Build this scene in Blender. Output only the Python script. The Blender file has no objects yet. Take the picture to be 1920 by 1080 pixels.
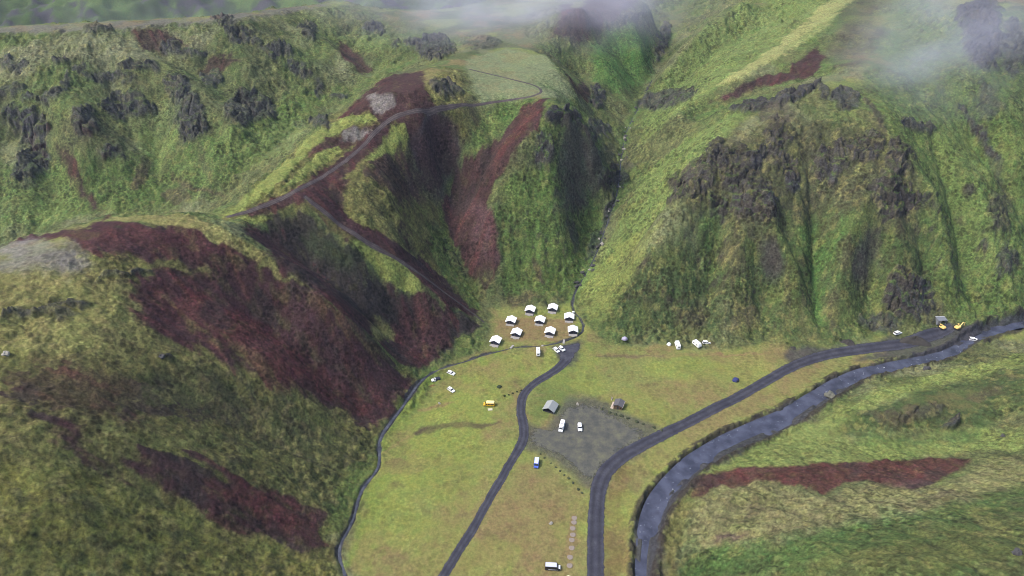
import bpy, math, random
import numpy as np

# =========================================================================================
#  camera, sky, sun, exposure
# =========================================================================================
scene = bpy.context.scene
CAM_H = 225.0
cam_data = bpy.data.cameras.new('camera')
cam_data.sensor_width = 36.0
cam_data.lens = 24.0
cam_data.clip_start = 1.0
cam_data.clip_end = 6000.0
camera = bpy.data.objects.new('camera', cam_data)
scene.collection.objects.link(camera)
camera.location = (0, 0, CAM_H)
camera.rotation_euler = (math.radians(90 - 33), 0, 0)
scene.camera = camera

SUN_EL, SUN_AZ = math.radians(52), math.radians(-103)      # azimuth from +y, negative = left
world = bpy.data.worlds.new('World')
scene.world = world
world.use_nodes = True
wn, wl = world.node_tree.nodes, world.node_tree.links
sky = wn.new('ShaderNodeTexSky')
sky.sky_type = 'NISHITA'
sky.sun_disc = False
sky.sun_elevation = SUN_EL
sky.sun_rotation = SUN_AZ
sky.air_density = 1.0
sky.dust_density = 3.0
sky.ozone_density = 1.0
bg = wn['Background']
bg.inputs['Strength'].default_value = 0.125
wl.new(sky.outputs['Color'], bg.inputs['Color'])

sun_data = bpy.data.lights.new('sun', 'SUN')
sun_data.energy = 1.5
sun_data.angle = math.radians(12)
sun_data.color = (1.0, 0.98, 0.95)
sun = bpy.data.objects.new('sun', sun_data)
scene.collection.objects.link(sun)
sun.rotation_euler = (math.pi / 2 - SUN_EL, 0, -SUN_AZ + math.pi)
scene.view_settings.view_transform = 'Standard'
scene.view_settings.look = 'None'
scene.view_settings.exposure = 1.27
scene.view_settings.gamma = 1.0
scene.view_settings.use_curve_mapping = False

# surveyed spot heights of the valley and its hills (x, y, z in metres)
SPOTS = (
 (-58.7,152.5,0),(-66.4,162.6,0),(-63.9,173.5,0),(-62.9,182.7,0),(-62,191.9,0),(-61,199.2,0),(-60.1,206.5,0),(-61.2,214.4,0),(-62.3,222.4,0),
 (-58.3,230.7,0),(-54.2,239,0),(-51.3,246.5,0.2),(-48.3,254,0.3),(-45.4,261.4,0.5),(-38.5,265.7,0.7),(-31.6,270,0.8),(-24.7,274.2,1),(-18.4,277.7,1.2),
 (-12,281.2,1.3),(-5.6,284.7,1.5),(2.9,286.3,1.5),(11.3,287.9,1.5),(18.3,290,1.5),(25.2,292.1,1.5),(32.1,294.2,1.5),(39.1,296.4,1.5),(42.3,300.2,1.5),
 (49.5,299.6,1.3),(56.8,299.1,1.2),(64,298.5,1),(73.9,297.3,1),(83.9,296.1,1),(91,295.7,1),(98.1,295.3,1),(105.2,294.9,1),(112.4,294.5,1),
 (119.5,294.1,1),(126.6,293.7,1),(133.9,293.3,0.9),(141.1,292.8,0.7),(148.4,292.4,0.6),(155.7,292,0.4),(162.9,291.6,0.3),(170.2,291.2,0.1),
 (177.5,290.8,0),(185.4,291.5,0.2),(193.3,292.2,0.3),(201.2,292.9,0.5),(-41.6,171,0),(-13.5,197.6,0),(10.2,243.4,0),(-27.5,236.1,0),(37.9,267,0),
 (92,267,0),(135.4,275.5,0),(10.9,271.2,0),(42.8,197.6,0),(18,159.2,0),(70,222.4,0),(8.6,183.8,0),(45.7,171,0),(-36.6,203.5,0),(-2.4,219.1,0),
 (81.8,284.3,0),(99.5,243.4,0),(-10.6,258.8,0),(55.1,236.1,0),(-44.3,191.9,0),(-52.4,161.5,0),(-20.2,161.5,0),(0,304.5,2),(20.8,308,2),(34.3,310.5,2),
 (11.5,293.3,2),(-10,291,2),(24.4,321,2),(9.1,318.3,2),(-4.5,308,2),(36.7,303,2),(45,152.5,0),(45.8,160.3,0),(47.5,176,0),(52.2,181.6,0),
 (56.9,187.2,0),(61.6,192.8,0),(66.3,198.4,0),(71,204,0),(75.7,209.5,0),(82,213.1,0),(88.3,216.7,0),(94.6,220.3,0),(100.8,223.8,0),(107.1,227.4,0),
 (113.4,231,0),(119.6,234.5,0),(125.9,238.1,0),(132.2,241.7,0),(138.5,245.2,0),(145.4,249.3,0),(152.3,253.3,0),(159.2,257.3,0),(166.1,261.3,0),
 (173,265.3,0),(180,269.3,0),(186.9,273.3,0),(193.8,275.1,0),(200.8,276.8,0),(207.7,278.6,0),(214.7,280.3,0),(221.6,282.1,0),(228.9,285,0),
 (236.1,287.8,0),(243.4,290.7,0),(250.6,293.6,0),(257.4,296.2,0.1),(264.2,298.8,0.2),(271,301.3,0.3),(277.7,303.9,0.4),(284.5,306.5,0.5),
 (-222.1,242,86),(-210.3,244.7,87),(-202.3,250.2,87.5),(-194.2,255.7,88),(-188.4,260.7,88),(-182.6,265.7,88),(-176.7,270.7,88),(-168.6,271.5,87.3),
 (-160.5,272.3,86.7),(-152.4,273,86),(-144.2,273.4,84),(-136.1,273.8,82),(-127.9,274.2,80),(-119.8,272.4,75.5),(-111.7,270.6,71),(-104.7,268.3,66),
 (-97.6,266,61),(-85.8,261.9,52),(-77.2,260.5,41),(-66.6,261.7,26),(-58.4,267,12),(-46.9,264.6,2),(-182.4,197.7,83),(-175.2,200.9,80.8),
 (-168,204,78.5),(-160.7,207.1,76.2),(-153.5,210.3,74),(-148.3,215.6,70.2),(-143.1,220.8,66.4),(-137.8,226.1,62.6),(-158.4,153.8,74),(-150.4,158.8,69),
 (-142.5,163.9,64),(-119.2,185.8,42.5),(-93.6,207.7,21),(-87.6,211.4,16.3),(-81.6,215,11.7),(-75.5,218.7,7),(-152,185.1,69),(-145.8,189.8,65),
 (-139.6,194.6,61),(-122.4,208.8,49),(-116.9,213.6,45),(-110.5,218.3,41),(-92.4,233.4,30.3),(-70,245.3,15),(-146.6,129.9,66),(-138.7,133.5,61.5),
 (-130.7,137.2,57),(-111.3,156.9,35.7),(-105.1,161.3,30.3),(-98.8,165.7,25),(-69.8,178.7,3),(-137.7,111.8,60),(-130.8,115.6,54.5),(-124,119.3,49),
 (-116.5,124,42),(-109,128.8,35),(-100,133.8,27.5),(-90.9,138.9,20),(-83,142.7,14.5),(-75.1,146.4,9),(-66.4,153.3,2),(-162.6,234.4,83),
 (-156.9,238.5,80.5),(-151.2,242.6,78),(-145.5,246.8,75.5),(-139.7,250.9,73),(-130.6,255.8,70),(-121.4,260.8,67),(-124.1,278.2,76),(-117.7,287.1,66),
 (-104.8,290.1,56),(-97.8,287,51),(-90.9,284,46),(-84,280.9,41),(-76.6,279,33.5),(-69.2,277.1,26),(-50.7,270.7,6.5),(-44.5,266.7,2),(-140.2,288.8,76),
 (-136,296.9,78),(-131.8,304.9,80),(-127.6,313,82),(-125.8,320,83),(-123.9,327.1,84),(-122,334.1,85),(-120.2,341.2,86),(-118.3,348.2,87),
 (-116.4,355.3,88),(-113.8,361.9,89),(-111.2,368.6,90),(-108.6,375.3,91),(-106,382,92),(-103.3,388.7,93),(-100.7,395.3,94),(-96.6,402,95.2),
 (-92.5,408.6,96.4),(-88.4,415.3,97.6),(-84.3,421.9,98.8),(-80.2,428.6,100),(-73.9,433.1,101.2),(-67.6,437.6,102.5),(-61.3,442.2,103.8),
 (-55,446.7,105),(-47.1,444.2,104),(-39.2,441.6,103),(-128.7,292,75.5),(-121.7,295.7,74.8),(-114.6,299.5,74),(-109,303.8,75.5),(-103.3,308.1,77),
 (-92.2,307.4,70),(-80.5,302.4,60),(-60.6,303,44),(-47.4,300.8,33),(-36.7,299.7,23),(-30,302.7,16),(-23.4,305.8,9),(-14.2,306.8,2.5),
 (-92.5,364.3,84.5),(-85.8,366.8,85.7),(-79.1,369.2,86.8),(-57.4,382.7,89.3),(-49.9,388.2,90),(-42.9,394.3,90.7),(-36,400.3,91.3),(-29.1,406.3,92),
 (-100.9,332.9,79),(-94.5,339.3,79.3),(-88.2,345.7,79.7),(-49.7,382.5,84),(-65.4,353.4,70),(-73,325.8,67),(-51,341.8,46),(-47.3,323.5,29),
 (-32.9,320.6,15),(-86.9,309.3,63),(-52.7,295.7,29),(-44.6,287.1,12),(-28,281.5,1.5),(-71.9,282.8,35),(-29.6,393.3,74),(-41.9,388.1,53),
 (-41,378.3,42.5),(-40.1,368.5,32),(-37.3,361.6,27.5),(-34.5,354.7,23),(-31.6,347.9,18.5),(-28.8,341,14),(-24.1,334,10.5),(-19.3,326.9,7),
 (-14.6,319.9,3.5),(-305,361,34.1),(-297.3,361.2,34),(-289.5,361.5,33.9),(-281.8,361.8,33.7),(-274,362,33.6),(-267.5,365.5,34.5),(-261,369,35.4),
 (-254.5,372.5,36.3),(-248,376,37.2),(-241,379,37.6),(-234,382,37.9),(-227.1,385,38.3),(-220.1,388,38.6),(-212.2,389,38.6),(-204.2,390,38.6),
 (-196.2,391,38.6),(-188.3,392,38.6),(-180.2,397,44.5),(-172.2,402,50.5),(-169.6,408.8,51.9),(-161.9,429.1,56),(-159.3,435.9,57.4),(-156.7,442.7,58.7),
 (-154.1,449.4,60.1),(-145.3,470.2,64.4),(-141.6,477.3,66),(-137.9,484.5,67.6),(-134.2,491.7,69.1),(-130.6,498.8,70.7),(-120.9,509.8,74.2),
 (-97.2,525,82),(-90.3,527.5,83.3),(-83.4,530,84.7),(-76.5,532.5,86),(-69.5,535,87.3),(-318.9,400,60.3),(-310.8,400.3,60.2),(-302.7,400.7,60),
 (-270.4,402,59.5),(-263.6,405.2,58.8),(-243.3,414.7,56.7),(-222.7,423.4,57),(-215.7,425.9,58.7),(-194.6,433.1,63.8),(-177.3,444.5,67.9),
 (-174,451,68.5),(-170.8,457.5,69.2),(-160.9,477,71.2),(-157.7,483.5,71.8),(-154.4,490,72.5),(-150.3,495.9,74.1),(-146.2,501.8,75.7),(-134,519.5,80.6),
 (-129.9,525.5,82.3),(-113.5,549.1,88.8),(-109.4,555,90.4),(-328,430,84.3),(-320.8,430.3,84.2),(-278,432,83.6),(-271.1,435.5,83.1),(-236.5,453,80.4),
 (-229.8,456.6,81.4),(-209.7,467.3,84.4),(-185.4,484.2,87.7),(-181.3,490.4,88),(-177.1,496.6,88.2),(-173,502.8,88.5),(-168.8,509,88.8),
 (-156.3,527.6,89.5),(-152.2,533.8,89.8),(-148,540,90.1),(-341.4,465,105.3),(-333.8,465.1,105.3),(-326.3,465.3,105.3),(-318.8,465.4,105.2),
 (-311.2,465.6,105.2),(-303.7,465.7,105.2),(-296.2,465.9,105.1),(-288.6,466,105.1),(-281.3,469.2,104.3),(-274,472.3,103.5),(-252.1,481.8,101),
 (-224.4,495.7,100.7),(-217.6,499.3,100.8),(-210.8,502.9,101),(-204,506.4,101.2),(-197.3,510,101.3),(-193.4,515.9,101.4),(-181.7,533.6,101.7),
 (-177.8,539.5,101.7),(-173.9,545.5,101.8),(-162.2,563.2,102.1),(-158.3,569.1,102.1),(-154.4,575,102.2),(-386.9,508,115.8),(-379.6,508.7,116.2),
 (-372.3,509.3,116.5),(-365,510,116.8),(-357.1,510.6,117),(-349.2,511.1,117.2),(-341.2,511.7,117.4),(-333.3,512.3,117.6),(-325.4,512.9,117.8),
 (-317.5,513.4,118),(-309.6,514,118.2),(-302.3,516,118.1),(-295,518,118),(-287.7,520,117.9),(-280.4,522,117.8),(-273.1,524,117.7),(-265.8,526,117.6),
 (-258.5,528,117.5),(-251.7,530.8,117.4),(-244.9,533.7,117.4),(-238.1,536.5,117.3),(-231.3,539.3,117.2),(-224.4,542.2,117.2),(-217.6,545,117.1),
 (-213.8,551.5,116.5),(-210,558,115.9),(-206.1,564.5,115.3),(-202.3,571,114.7),(-198.4,577.5,114.1),(-194.6,584,113.5),(-190.8,590.5,112.8),
 (-186.9,597,112.2),(-183.1,603.5,111.6),(-179.3,610,111),(-173.4,616,110.7),(-167.5,622,110.4),(-161.7,628,110),(-155.8,634,109.7),(-149.9,640,109.4),
 (26.5,407.3,93),(21.8,400.3,89),(17.2,393.2,85),(12.6,386.2,81),(6.3,381.9,75.2),(-11.9,361.4,48),(-8.1,348.5,32),(-5.6,339,16),(-3.1,331.7,4),
 (37.1,403.5,88),(49.5,408.1,78),(28.9,386.1,66),(12.7,374.2,54),(25,334.4,6),(15.7,357,38),(43.5,403.1,59),(-28.6,358.7,30),(-18.7,341.7,18),
 (-20.7,373.2,51),(0,401.5,77),(23.3,421.9,93),(18.6,428.2,93.3),(14,434.5,93.6),(9.3,440.8,93.9),(4.7,447.2,94.2),(0,453.5,94.5),(0,460.8,94.8),
 (0,468.2,95.1),(0,475.5,95.4),(0,482.9,95.8),(0,490.2,96.1),(0,497.6,96.4),(0,504.9,96.7),(0,512.3,97),(-3.6,505.2,97),(-7.2,498.1,97),
 (-10.9,491.1,97),(-14.5,484,97),(-18.1,476.9,97),(-21.7,469.9,97),(-15.2,472.9,96.6),(-8.7,476,96.2),(-2.2,479.1,95.9),(4.3,482.2,95.5),
 (10.8,485.3,95.1),(17.4,488.4,94.8),(23.9,491.5,94.4),(30.4,494.6,94),(26.8,502.1,94.8),(23.2,509.7,95.5),(19.5,517.2,96.2),(15.9,524.7,97),
 (-27.5,439.9,95),(-41.9,500.2,100),(-10,419.7,91),(-19.6,406.4,82),(37.1,490.9,92),(39.2,482,90),(41.4,473.1,88),(43.6,464.2,86),(54.7,473.8,68),
 (46.3,405.7,72),(-44,590,99),(-36.3,591.2,99.3),(-28.6,592.5,99.6),(-20.8,593.8,99.8),(-13.1,595,100.1),(-5.4,596.2,100.4),(2.4,597.5,100.6),
 (10.1,598.8,100.9),(17.8,600,101.1),(16.8,560,97.4),(34.7,328.4,2.5),(37.2,335.7,4.2),(39.7,343.1,6),(44.3,350.5,9),(52.8,367.4,16),(56.8,377,20),
 (59.8,383.9,24),(62.9,390.7,28),(65.3,398.3,30.7),(67.8,406,33.3),(70.3,413.6,36),(71.5,420.7,37.8),(72.8,427.8,39.5),(74,434.9,41.2),(75.2,442,43),
 (76.7,450.2,44.8),(78.1,458.4,46.5),(79.5,466.6,48.2),(81,474.8,50),(83.9,482.5,51.4),(86.9,490.2,52.8),(89.9,497.9,54.2),(92.9,505.6,55.6),
 (95.8,513.3,57),(98.3,519.9,58),(100.8,526.5,59),(103.2,533.1,60),(105.7,539.7,61),(108.2,546.3,62),(110.6,552.9,63),(113.1,559.5,64),
 (115.6,567,65.1),(118.1,574.6,66.3),(120.6,582.1,67.4),(123.1,589.7,68.6),(125.6,597.2,69.7),(128.1,604.8,70.9),(130.6,612.3,72),(132.5,619.6,72.9),
 (134.4,626.9,73.8),(136.4,634.2,74.7),(138.3,641.6,75.6),(140.2,648.9,76.5),(142.2,656.2,77.5),(144.1,663.5,78.4),(146,670.8,79.3),(148,678.1,80.2),
 (149.9,685.5,81.1),(151.9,692.8,82),(153.8,700.4,83),(155.8,708.1,84),(157.8,715.7,85),(159.8,723.4,86),(161.8,731,87),(163.8,738.7,88),
 (42.1,540.2,86),(46.5,547.1,87.7),(50.8,554.1,89.3),(55.2,561.1,91),(62.1,568.2,93.5),(69.1,575.2,96),(73.9,580.3,97.7),(78.7,585.5,99.3),
 (90.1,596.7,103),(96.7,602.8,105),(107.8,616,107.5),(112.4,623.1,108),(116.9,630.2,108.5),(121.4,637.3,109),(76.7,510.5,62),(53.7,531.7,72),
 (42.1,566.8,108),(50.7,570.2,111.3),(59.2,573.5,114.7),(33.1,548.6,96),(192.7,599.1,118),(184.9,595.1,115.3),(177,591.1,112.7),(169.1,587.1,110),
 (164,582,107.4),(158.9,576.9,104.8),(153.8,571.9,102.2),(148.7,566.8,99.6),(143.6,561.7,97),(137.5,556.1,92.7),(131.3,550.4,88.3),(125.1,544.8,84),
 (120,539.6,79.5),(114.9,534.4,75),(109.9,529.2,70.5),(104.8,524.1,66),(215.9,597.7,110),(210.5,592.4,107.7),(205.1,587,105.4),(199.7,581.7,103.1),
 (194.3,576.3,100.8),(188.9,570.9,98.5),(183.5,565.6,96.2),(178.1,560.2,93.9),(172.7,554.9,91.6),(167.3,549.5,89.3),(162,544.2,87),(155.9,539.7,84.2),
 (149.8,535.3,81.3),(143.8,530.9,78.5),(137.7,526.5,75.7),(107.1,500.5,60.2),(100.9,494.8,57),(268.2,582.3,121),(262.4,577.2,119.6),
 (256.5,572.1,118.2),(250.7,567,116.8),(244.8,561.8,115.4),(239,556.7,114),(233.5,551.7,112.5),(228,546.7,111),(222.5,541.7,109.5),(217,536.6,108),
 (211.5,531.6,106.5),(206,526.6,105),(201.1,521.2,103.7),(196.3,515.7,102.4),(191.4,510.3,101.1),(186.5,504.9,99.8),(181.7,499.4,98.5),
 (176.8,494,97.2),(172,488.6,95.9),(167.1,483.2,94.6),(162.3,477.7,93.3),(157.4,472.3,92),(151.3,468.8,89.4),(145.1,465.3,86.9),(139,461.9,84.3),
 (132.9,458.4,81.7),(126.7,454.9,79.1),(120.6,451.5,76.6),(114.5,448,74),(107.9,445.5,69.5),(101.2,443.1,65),(94.6,440.7,60.5),(88,438.2,56),
 (242.2,499,104),(236.9,494.1,102.8),(231.5,489.3,101.7),(226.2,484.4,100.5),(220.8,479.6,99.3),(215.5,474.7,98.2),(210.1,469.9,97),(202.5,467.5,95.2),
 (195,465.2,93.3),(187.4,462.8,91.5),(179.8,460.5,89.7),(172.2,458.1,87.8),(164.6,455.8,86),(157.6,454.6,83.2),(150.6,453.4,80.3),(143.5,452.2,77.5),
 (136.5,451,74.7),(129.5,449.8,71.8),(122.5,448.6,69),(95.9,437.7,54.3),(89.2,435,50.7),(82.6,432.3,47),(235.4,450.5,105),(225.7,446.6,103),
 (216,442.7,101),(208.4,440.3,100.3),(200.8,437.9,99.7),(193.2,435.5,99),(185.1,432.9,97.2),(177,430.3,95.5),(168.9,427.7,93.8),(160.8,425.1,92),
 (153.3,424.5,89.3),(145.8,424,86.7),(138.3,423.4,84),(131.1,419.5,81.2),(69.8,385.5,38),(94.4,373.9,61),(72.9,360.8,36),(54.6,339.2,14),
 (104.9,384.6,70),(119.2,369.7,76),(63.8,318.1,17.5),(56.4,312.3,8),(50.6,308.4,5),(44.7,304.5,2),(118.3,360.2,67),(117.5,352.6,59.7),(149.1,382.5,84),
 (178.9,398.7,88),(201.5,392.9,90),(167.5,366.7,74),(194.9,366.7,74),(222.2,372.4,83),(141.6,357.9,68),(217.2,353.4,70),(138.4,327.3,37),
 (163.2,341.1,53),(162,327.3,37),(188.2,315.7,20),(216.6,341.1,53),(232.1,346.9,60),(232.1,334.1,40),(231.3,324.1,27),(230.5,314.1,14),(234,304.5,2),
 (122,303.8,5),(129.8,303.8,5),(146.3,303.9,5.5),(154.9,304,6),(178.6,302.8,6),(186.5,302.5,6),(205.9,301.6,3),(213.2,301.6,3),(300.5,550.9,119),
 (297.7,544.5,117.9),(295,538,116.7),(292.2,531.6,115.6),(289.4,525.1,114.4),(286.7,518.7,113.3),(283.9,512.2,112.1),(281.1,505.8,111),
 (278.4,499.3,109.9),(275.6,492.9,108.7),(272.8,486.4,107.6),(270.1,480,106.4),(267.3,473.5,105.3),(264.5,467.1,104.1),(261.8,460.6,103),
 (259.9,453.8,101.1),(258.1,446.9,99.3),(256.3,440,97.4),(254.5,433.1,95.6),(252.7,426.2,93.7),(250.9,419.3,91.9),(249,412.4,90),(251.7,378.9,69),
 (252.7,370.2,61.7),(253.8,361.6,54.3),(264,308,2),(325,525,124),(321.9,518.3,122.6),(318.7,511.7,121.2),(315.6,505.1,119.8),(312.5,498.5,118.3),
 (309.3,491.9,116.9),(306.2,485.2,115.5),(303.1,478.6,114.1),(299.9,472,112.7),(296.8,465.4,111.2),(293.7,458.8,109.8),(290.5,452.2,108.4),
 (287.4,445.5,107),(286,437.3,102.8),(284.6,429,98.5),(283.2,420.7,94.2),(283.7,376.5,61.8),(283.8,369.4,56.5),(283.9,362.2,51.2),(284.1,355,46),
 (284.3,347.3,38.7),(284.5,339.5,31.3),(284.7,331.8,24),(288.3,312.9,1),(364.1,514.6,126),(360.6,507.9,124.4),(357.1,501.3,122.7),(353.6,494.7,121.1),
 (350.1,488.1,119.5),(346.6,481.5,117.8),(343.1,474.9,116.2),(339.6,468.2,114.5),(336.1,461.6,112.9),(332.7,455,111.3),(329.2,448.4,109.6),
 (325.7,441.8,108),(323.4,434.3,103.6),(321.2,426.9,99.2),(318.9,419.4,94.8),(316.7,412,90.4),(314.5,404.5,86),(315,397.4,79.5),(315.6,390.4,73),
 (316.1,383.3,66.5),(316.7,376.2,60),(255.7,537.7,114),(261.9,504.6,110),(108.6,215.5,2),(131,226.1,3),(164.3,247.6,3),(193.8,256.2,4),(225.6,266.3,4),
 (260.6,280.2,5),(254.1,291,2),(142.9,220.7,5),(151.2,224.9,7.5),(159.4,229.1,10),(166.5,230.9,11),(173.5,232.8,12),(180.5,234.6,13),
 (189.5,236.7,13.7),(198.6,238.7,14.3),(207.6,240.8,15),(214.5,242.5,15.8),(221.4,244.2,16.5),(228.3,245.8,17.2),(235.2,247.5,18),(150.4,215.8,5),
 (157.4,214.8,6),(164.5,213.8,7),(171.5,212.9,8),(178.9,212.9,9),(186.3,213,10),(193.8,213.1,11),(204.2,212.9,13.5),(214.7,212.8,16),(174.6,221.8,12),
 (198.2,223.7,15),(221.7,226.3,19),(73.3,195,3),(83.3,195.8,4.5),(93.2,196.6,6),(102,197,7),(110.8,197.3,8),(119.6,197.6,9),(128,197.3,10),
 (136.4,197,11),(144.8,196.6,12),(154.9,195.8,13.5),(165,195,15),(173.5,193.6,16.5),(181.9,192.2,18),(191.8,191.1,21),(201.6,190,24),(72.7,183.6,5),
 (82.7,182.8,7.5),(92.7,182.1,10),(102.3,180.9,12.5),(111.8,179.7,15),(120.9,177.9,17),(130,176.2,19),(139.1,175.3,21),(148.1,174.3,23),
 (155.8,176.2,23),(163.6,178.1,23),(171.3,180,23),(63.6,168.7,3),(70.7,165.4,7.3),(77.8,162.1,11.7),(84.9,158.8,16),(92.6,155.8,20),(100.2,152.7,24),
 (107.1,149.7,28),(114.1,146.7,32),(123.1,147.8,33.3),(132.1,148.9,34.7),(141.2,150,36),(149.2,152.2,36),(157.3,154.4,36),(165.4,156.7,36),
 (173.5,158.9,36),(56.7,152.9,1),(65.1,151.3,8),(73.5,145.4,15),(81.8,139.6,22),(88.8,134.8,28),(95.9,130.1,34),(103,125.4,40),(111.9,122.3,44.5),
 (120.9,119.3,49),(130.9,118.4,51.5),(140.8,117.6,54),(-40,120,0),(0,100,0),(30,60,0),(-55,100,0),(45,110,0),(-210,160,84),(-230,200,90),(-180,100,75),
 (-120,70,52),(-80,80,20),(-270,240,88),(-340,250,80),(-300,180,90),(-400,150,90),(-200,60,75),(-190,318,36),(-240,300,32),(-300,290,28),(-155,338,46),
 (-380,290,22),(-150,380,52),(-143,430,58),(-128,475,64),(-100,510,76),(-215,320,33),(-600,420,60),(-600,320,25),(-480,300,20),(-500,520,115),
 (-410.1,540,95.8),(-444.9,593,55.8),(-386.9,542,96.8),(-419.7,595,56.8),(-357.6,544,97.5),(-388,597,57.5),(-328.2,546,98.2),(-356.1,599,58.2),
 (-300.9,552,98),(-326.5,605,58),(-274,560,97.5),(-297.3,613,57.5),(-252.5,568,97.4),(-273.9,621,57.4),(-230.7,577,97.1),(-250.3,630,57.1),
 (-211.9,609,94),(-229.9,662,54),(-190,642,91),(-206.2,695,51),(-450,760,20),(-250,780,30),(-50,820,60),(-600,640,60),(340,318,1),(420,325,3),
 (520,330,6),(400,400,60),(420,480,110),(400,260,26),(520,420,70),(520,250,40),(600,500,120),(450,600,130),(250,640,128),(120,760,110),(350,760,120),
 (600,760,120),(320,370,42),(0,760,95),(60,700,98),(160,90,62),(100,90,38),(60,80,8),(200,120,68),(260,160,60),(300,200,48),(340,240,36),(230,200,45),
 (300,120,80),(260,70,85),(150,50,65),(132.7,357.4,70.5),(136,351.8,67.9),(139.1,345.8,64.7),(142.5,340.7,60.6),(143.5,336.1,56),(144.5,331.6,51),
 (145.7,327.5,45.5),(149.1,323.9,40.2),(152.7,320.7,34.3),(156.1,317,28.1),(159.7,313.8,20.9),(173.1,353.1,59.8),(172.2,347.5,52.4),(171.5,342.3,45.8),
 (171.1,337.7,39.5),(170.5,332.9,33.4),(170,328.2,27.8),(169.7,323.9,22.3),(169.4,319.7,16.5),(168.8,315.2,11.4),(168.1,310.2,7.1),(167.4,305.3,3.7),
 (205.1,346.8,63.7),(199.1,341.6,60.1),(193.1,336.4,55.5),(188.6,331.9,51.2),(184.3,327.8,46.2),(182.7,323.8,40.6),(181.3,320.2,34.2),
 (179.6,316.2,27.4),(178,312.1,19.6),(208.7,340.2,56.2),(210.7,335.8,53.6),(213,331.8,49.6),(215.3,327.8,44.8),(216.5,323.3,37.4),(217.4,318.3,29.5),
 (218.5,313.8,20.1),(238.5,350.9,61.3),(239.3,345.7,57.5),(240.4,341,52.5),(241.8,336.8,46.5),(242.2,331,39.5),(242.9,325.7,31.6),(243,319.1,23),
 (243.1,312.6,13.5),(258.6,353.9,42.7),(258.4,347.9,34.9),(258.2,342,28.2),(258,336.1,22.2),(258.2,330.7,16.6),(258.1,324.9,11.9),(258.1,319.2,8),
 (258.4,313.9,4.9),(111.9,371.1,74.5),(108.4,361.7,70.6),(105.4,353.8,65.7),(102.6,346.5,60.4),(97,341.3,55.5),(91.1,335.3,50.9),(85.5,330.3,45.5),
 (80.7,327.6,40),(75.9,325,34.2),(71.2,322.8,27.6),(117,343.1,48.9),(115.3,337.7,41.6),(114,333.7,34.3),(112.6,329.2,27.7),(111,324.3,21.8),
 (110.4,319.8,16.9),(109.7,315.4,12.5),(109.1,310.9,8.6),(108.4,306.5,5.4),(150.8,333.5,40.2),(143.6,321.4,20.9),(141.4,317.8,15.7),(139.7,312.2,9),
 (137.9,306.1,3.5),(126.5,339,50.7),(124.7,334.1,46.8),(123.2,330,41.6),(121.6,325.5,36.2),(119.9,321.1,30.2),(118.2,315.5,23.9),(116.6,310.4,16.8),
 (114.8,304.9,9.2),(200.5,327.8,33.8),(198.8,323.1,25.8),(197.3,318.9,18.5),(195.6,314.2,12.2),(196.1,309.7,7),(196,304.5,3.4),(276.6,409.9,83.6),
 (280.8,402,76.1),(285.2,394.7,69.3),(288.7,387.7,63.4),(292.5,381.2,58),(294.7,374.5,52.8),(297.6,368.8,47.9),(300.5,363.2,43.9),(254.2,401.4,84.4),
 (255.7,394.3,81.3),(257.4,387.7,77.7),(259.4,381.7,73.7),(261.3,375.7,69.6),(263.2,370.4,65.5),(265,365.2,61.4),(266.7,360,57.1),(268.8,355.3,52.6),
 (270.5,350.1,48.2),(272.6,345.4,43.5),(274.3,340.3,38),(275.9,335.2,32.3),(277.6,330.1,26.5),(279.2,325,20.5),(281.2,320.4,13.8),(292.1,403.3,86.3),
 (293.3,396.4,82.9),(294.7,390.1,78.3),(296.4,384.3,72.5),(298.2,378.5,65.6),(-264.2,476.2,104.8),(-255.4,474.7,103.5),(-246.8,473.7,101.4),
 (-237.9,472.3,99.1),(-229.9,467.6,95.2),(-221.6,462.4,91.2),(-213.4,457.3,87.1),(-205.7,451.7,83),(-198,446.1,78.6),(-190,439.6,74.4),
 (-183.2,432.9,69.7),(-177.1,427.6,64),(-170.7,421.5,58.2),(-210.3,532.8,116.2),(-201.2,529.5,114.1),(-192.3,526.7,111.1),(-183.6,524.4,107.4),
 (-174.8,522.1,103.4),(-166.9,519.4,99.2),(-158.9,516.7,94.6),(-151,514,89.7),(-142.9,510.8,84.4),(-128.5,506.4,76.4),(-242.2,488.3,98.1),
 (-234,486.5,93.4),(-225.8,484.7,89.4),(-217.2,481.8,86),(-208.8,479.5,82.7),(-200.2,476.7,79.8),(-192.2,472.8,76.6),(-185,471,72.9),
 (-177.9,469.7,69.4),(-170.9,468.3,66),(-164,467.4,62.8),(-156.9,463.6,60),(-149.3,457.9,58.5),(-309.7,436,90.8),(-301,432.2,89.5),(-292.2,428.3,87.5),
 (-283.9,425,84.8),(-275.9,422.2,81.4),(-269,417.3,75),(-262.5,412.8,68),(-255.7,407.8,60.3),(-322.5,422.6,75.3),(-315.3,418.4,69.8),
 (-308.1,414.2,65.1),(-301,410,60.7),(-293.9,405.9,56.6),(-286.9,401.7,52.8),(-280.9,396.8,49),(-274.9,391.8,45.5),(-269.7,387.9,41.9),
 (-263.8,383,39.1),(-258.3,378.6,36.8),(-252.1,450.8,82.2),(-247.5,445,75.5),(-243.1,439.6,69.2),(-238.8,434.4,63.3),(-234.5,429.1,57.8),
 (-232.6,422.9,52.1),(-229.6,414.9,47.6),(-226.4,406.5,43.7),(-223.3,398.2,40.6),(-221.6,447,76.9),(-214.3,437.7,72.2),(-207,428.1,66.5),
 (-201.4,419.1,60.9),(-195.9,410.2,54.5),(-190.3,400.9,47.4),(-135.4,561.3,90.6),(-126.5,549,83.3),(-117.9,536.8,78.3),(-109.3,523.7,75.9),
 (-166.9,556.9,105.5),(-158.4,553.6,103.3),(-149.6,549.2,100.3),(-140.8,544.3,96.8),(-131.6,537.9,93),(-121.9,526.8,86.9),(-112.1,514.9,80.3),
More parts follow.
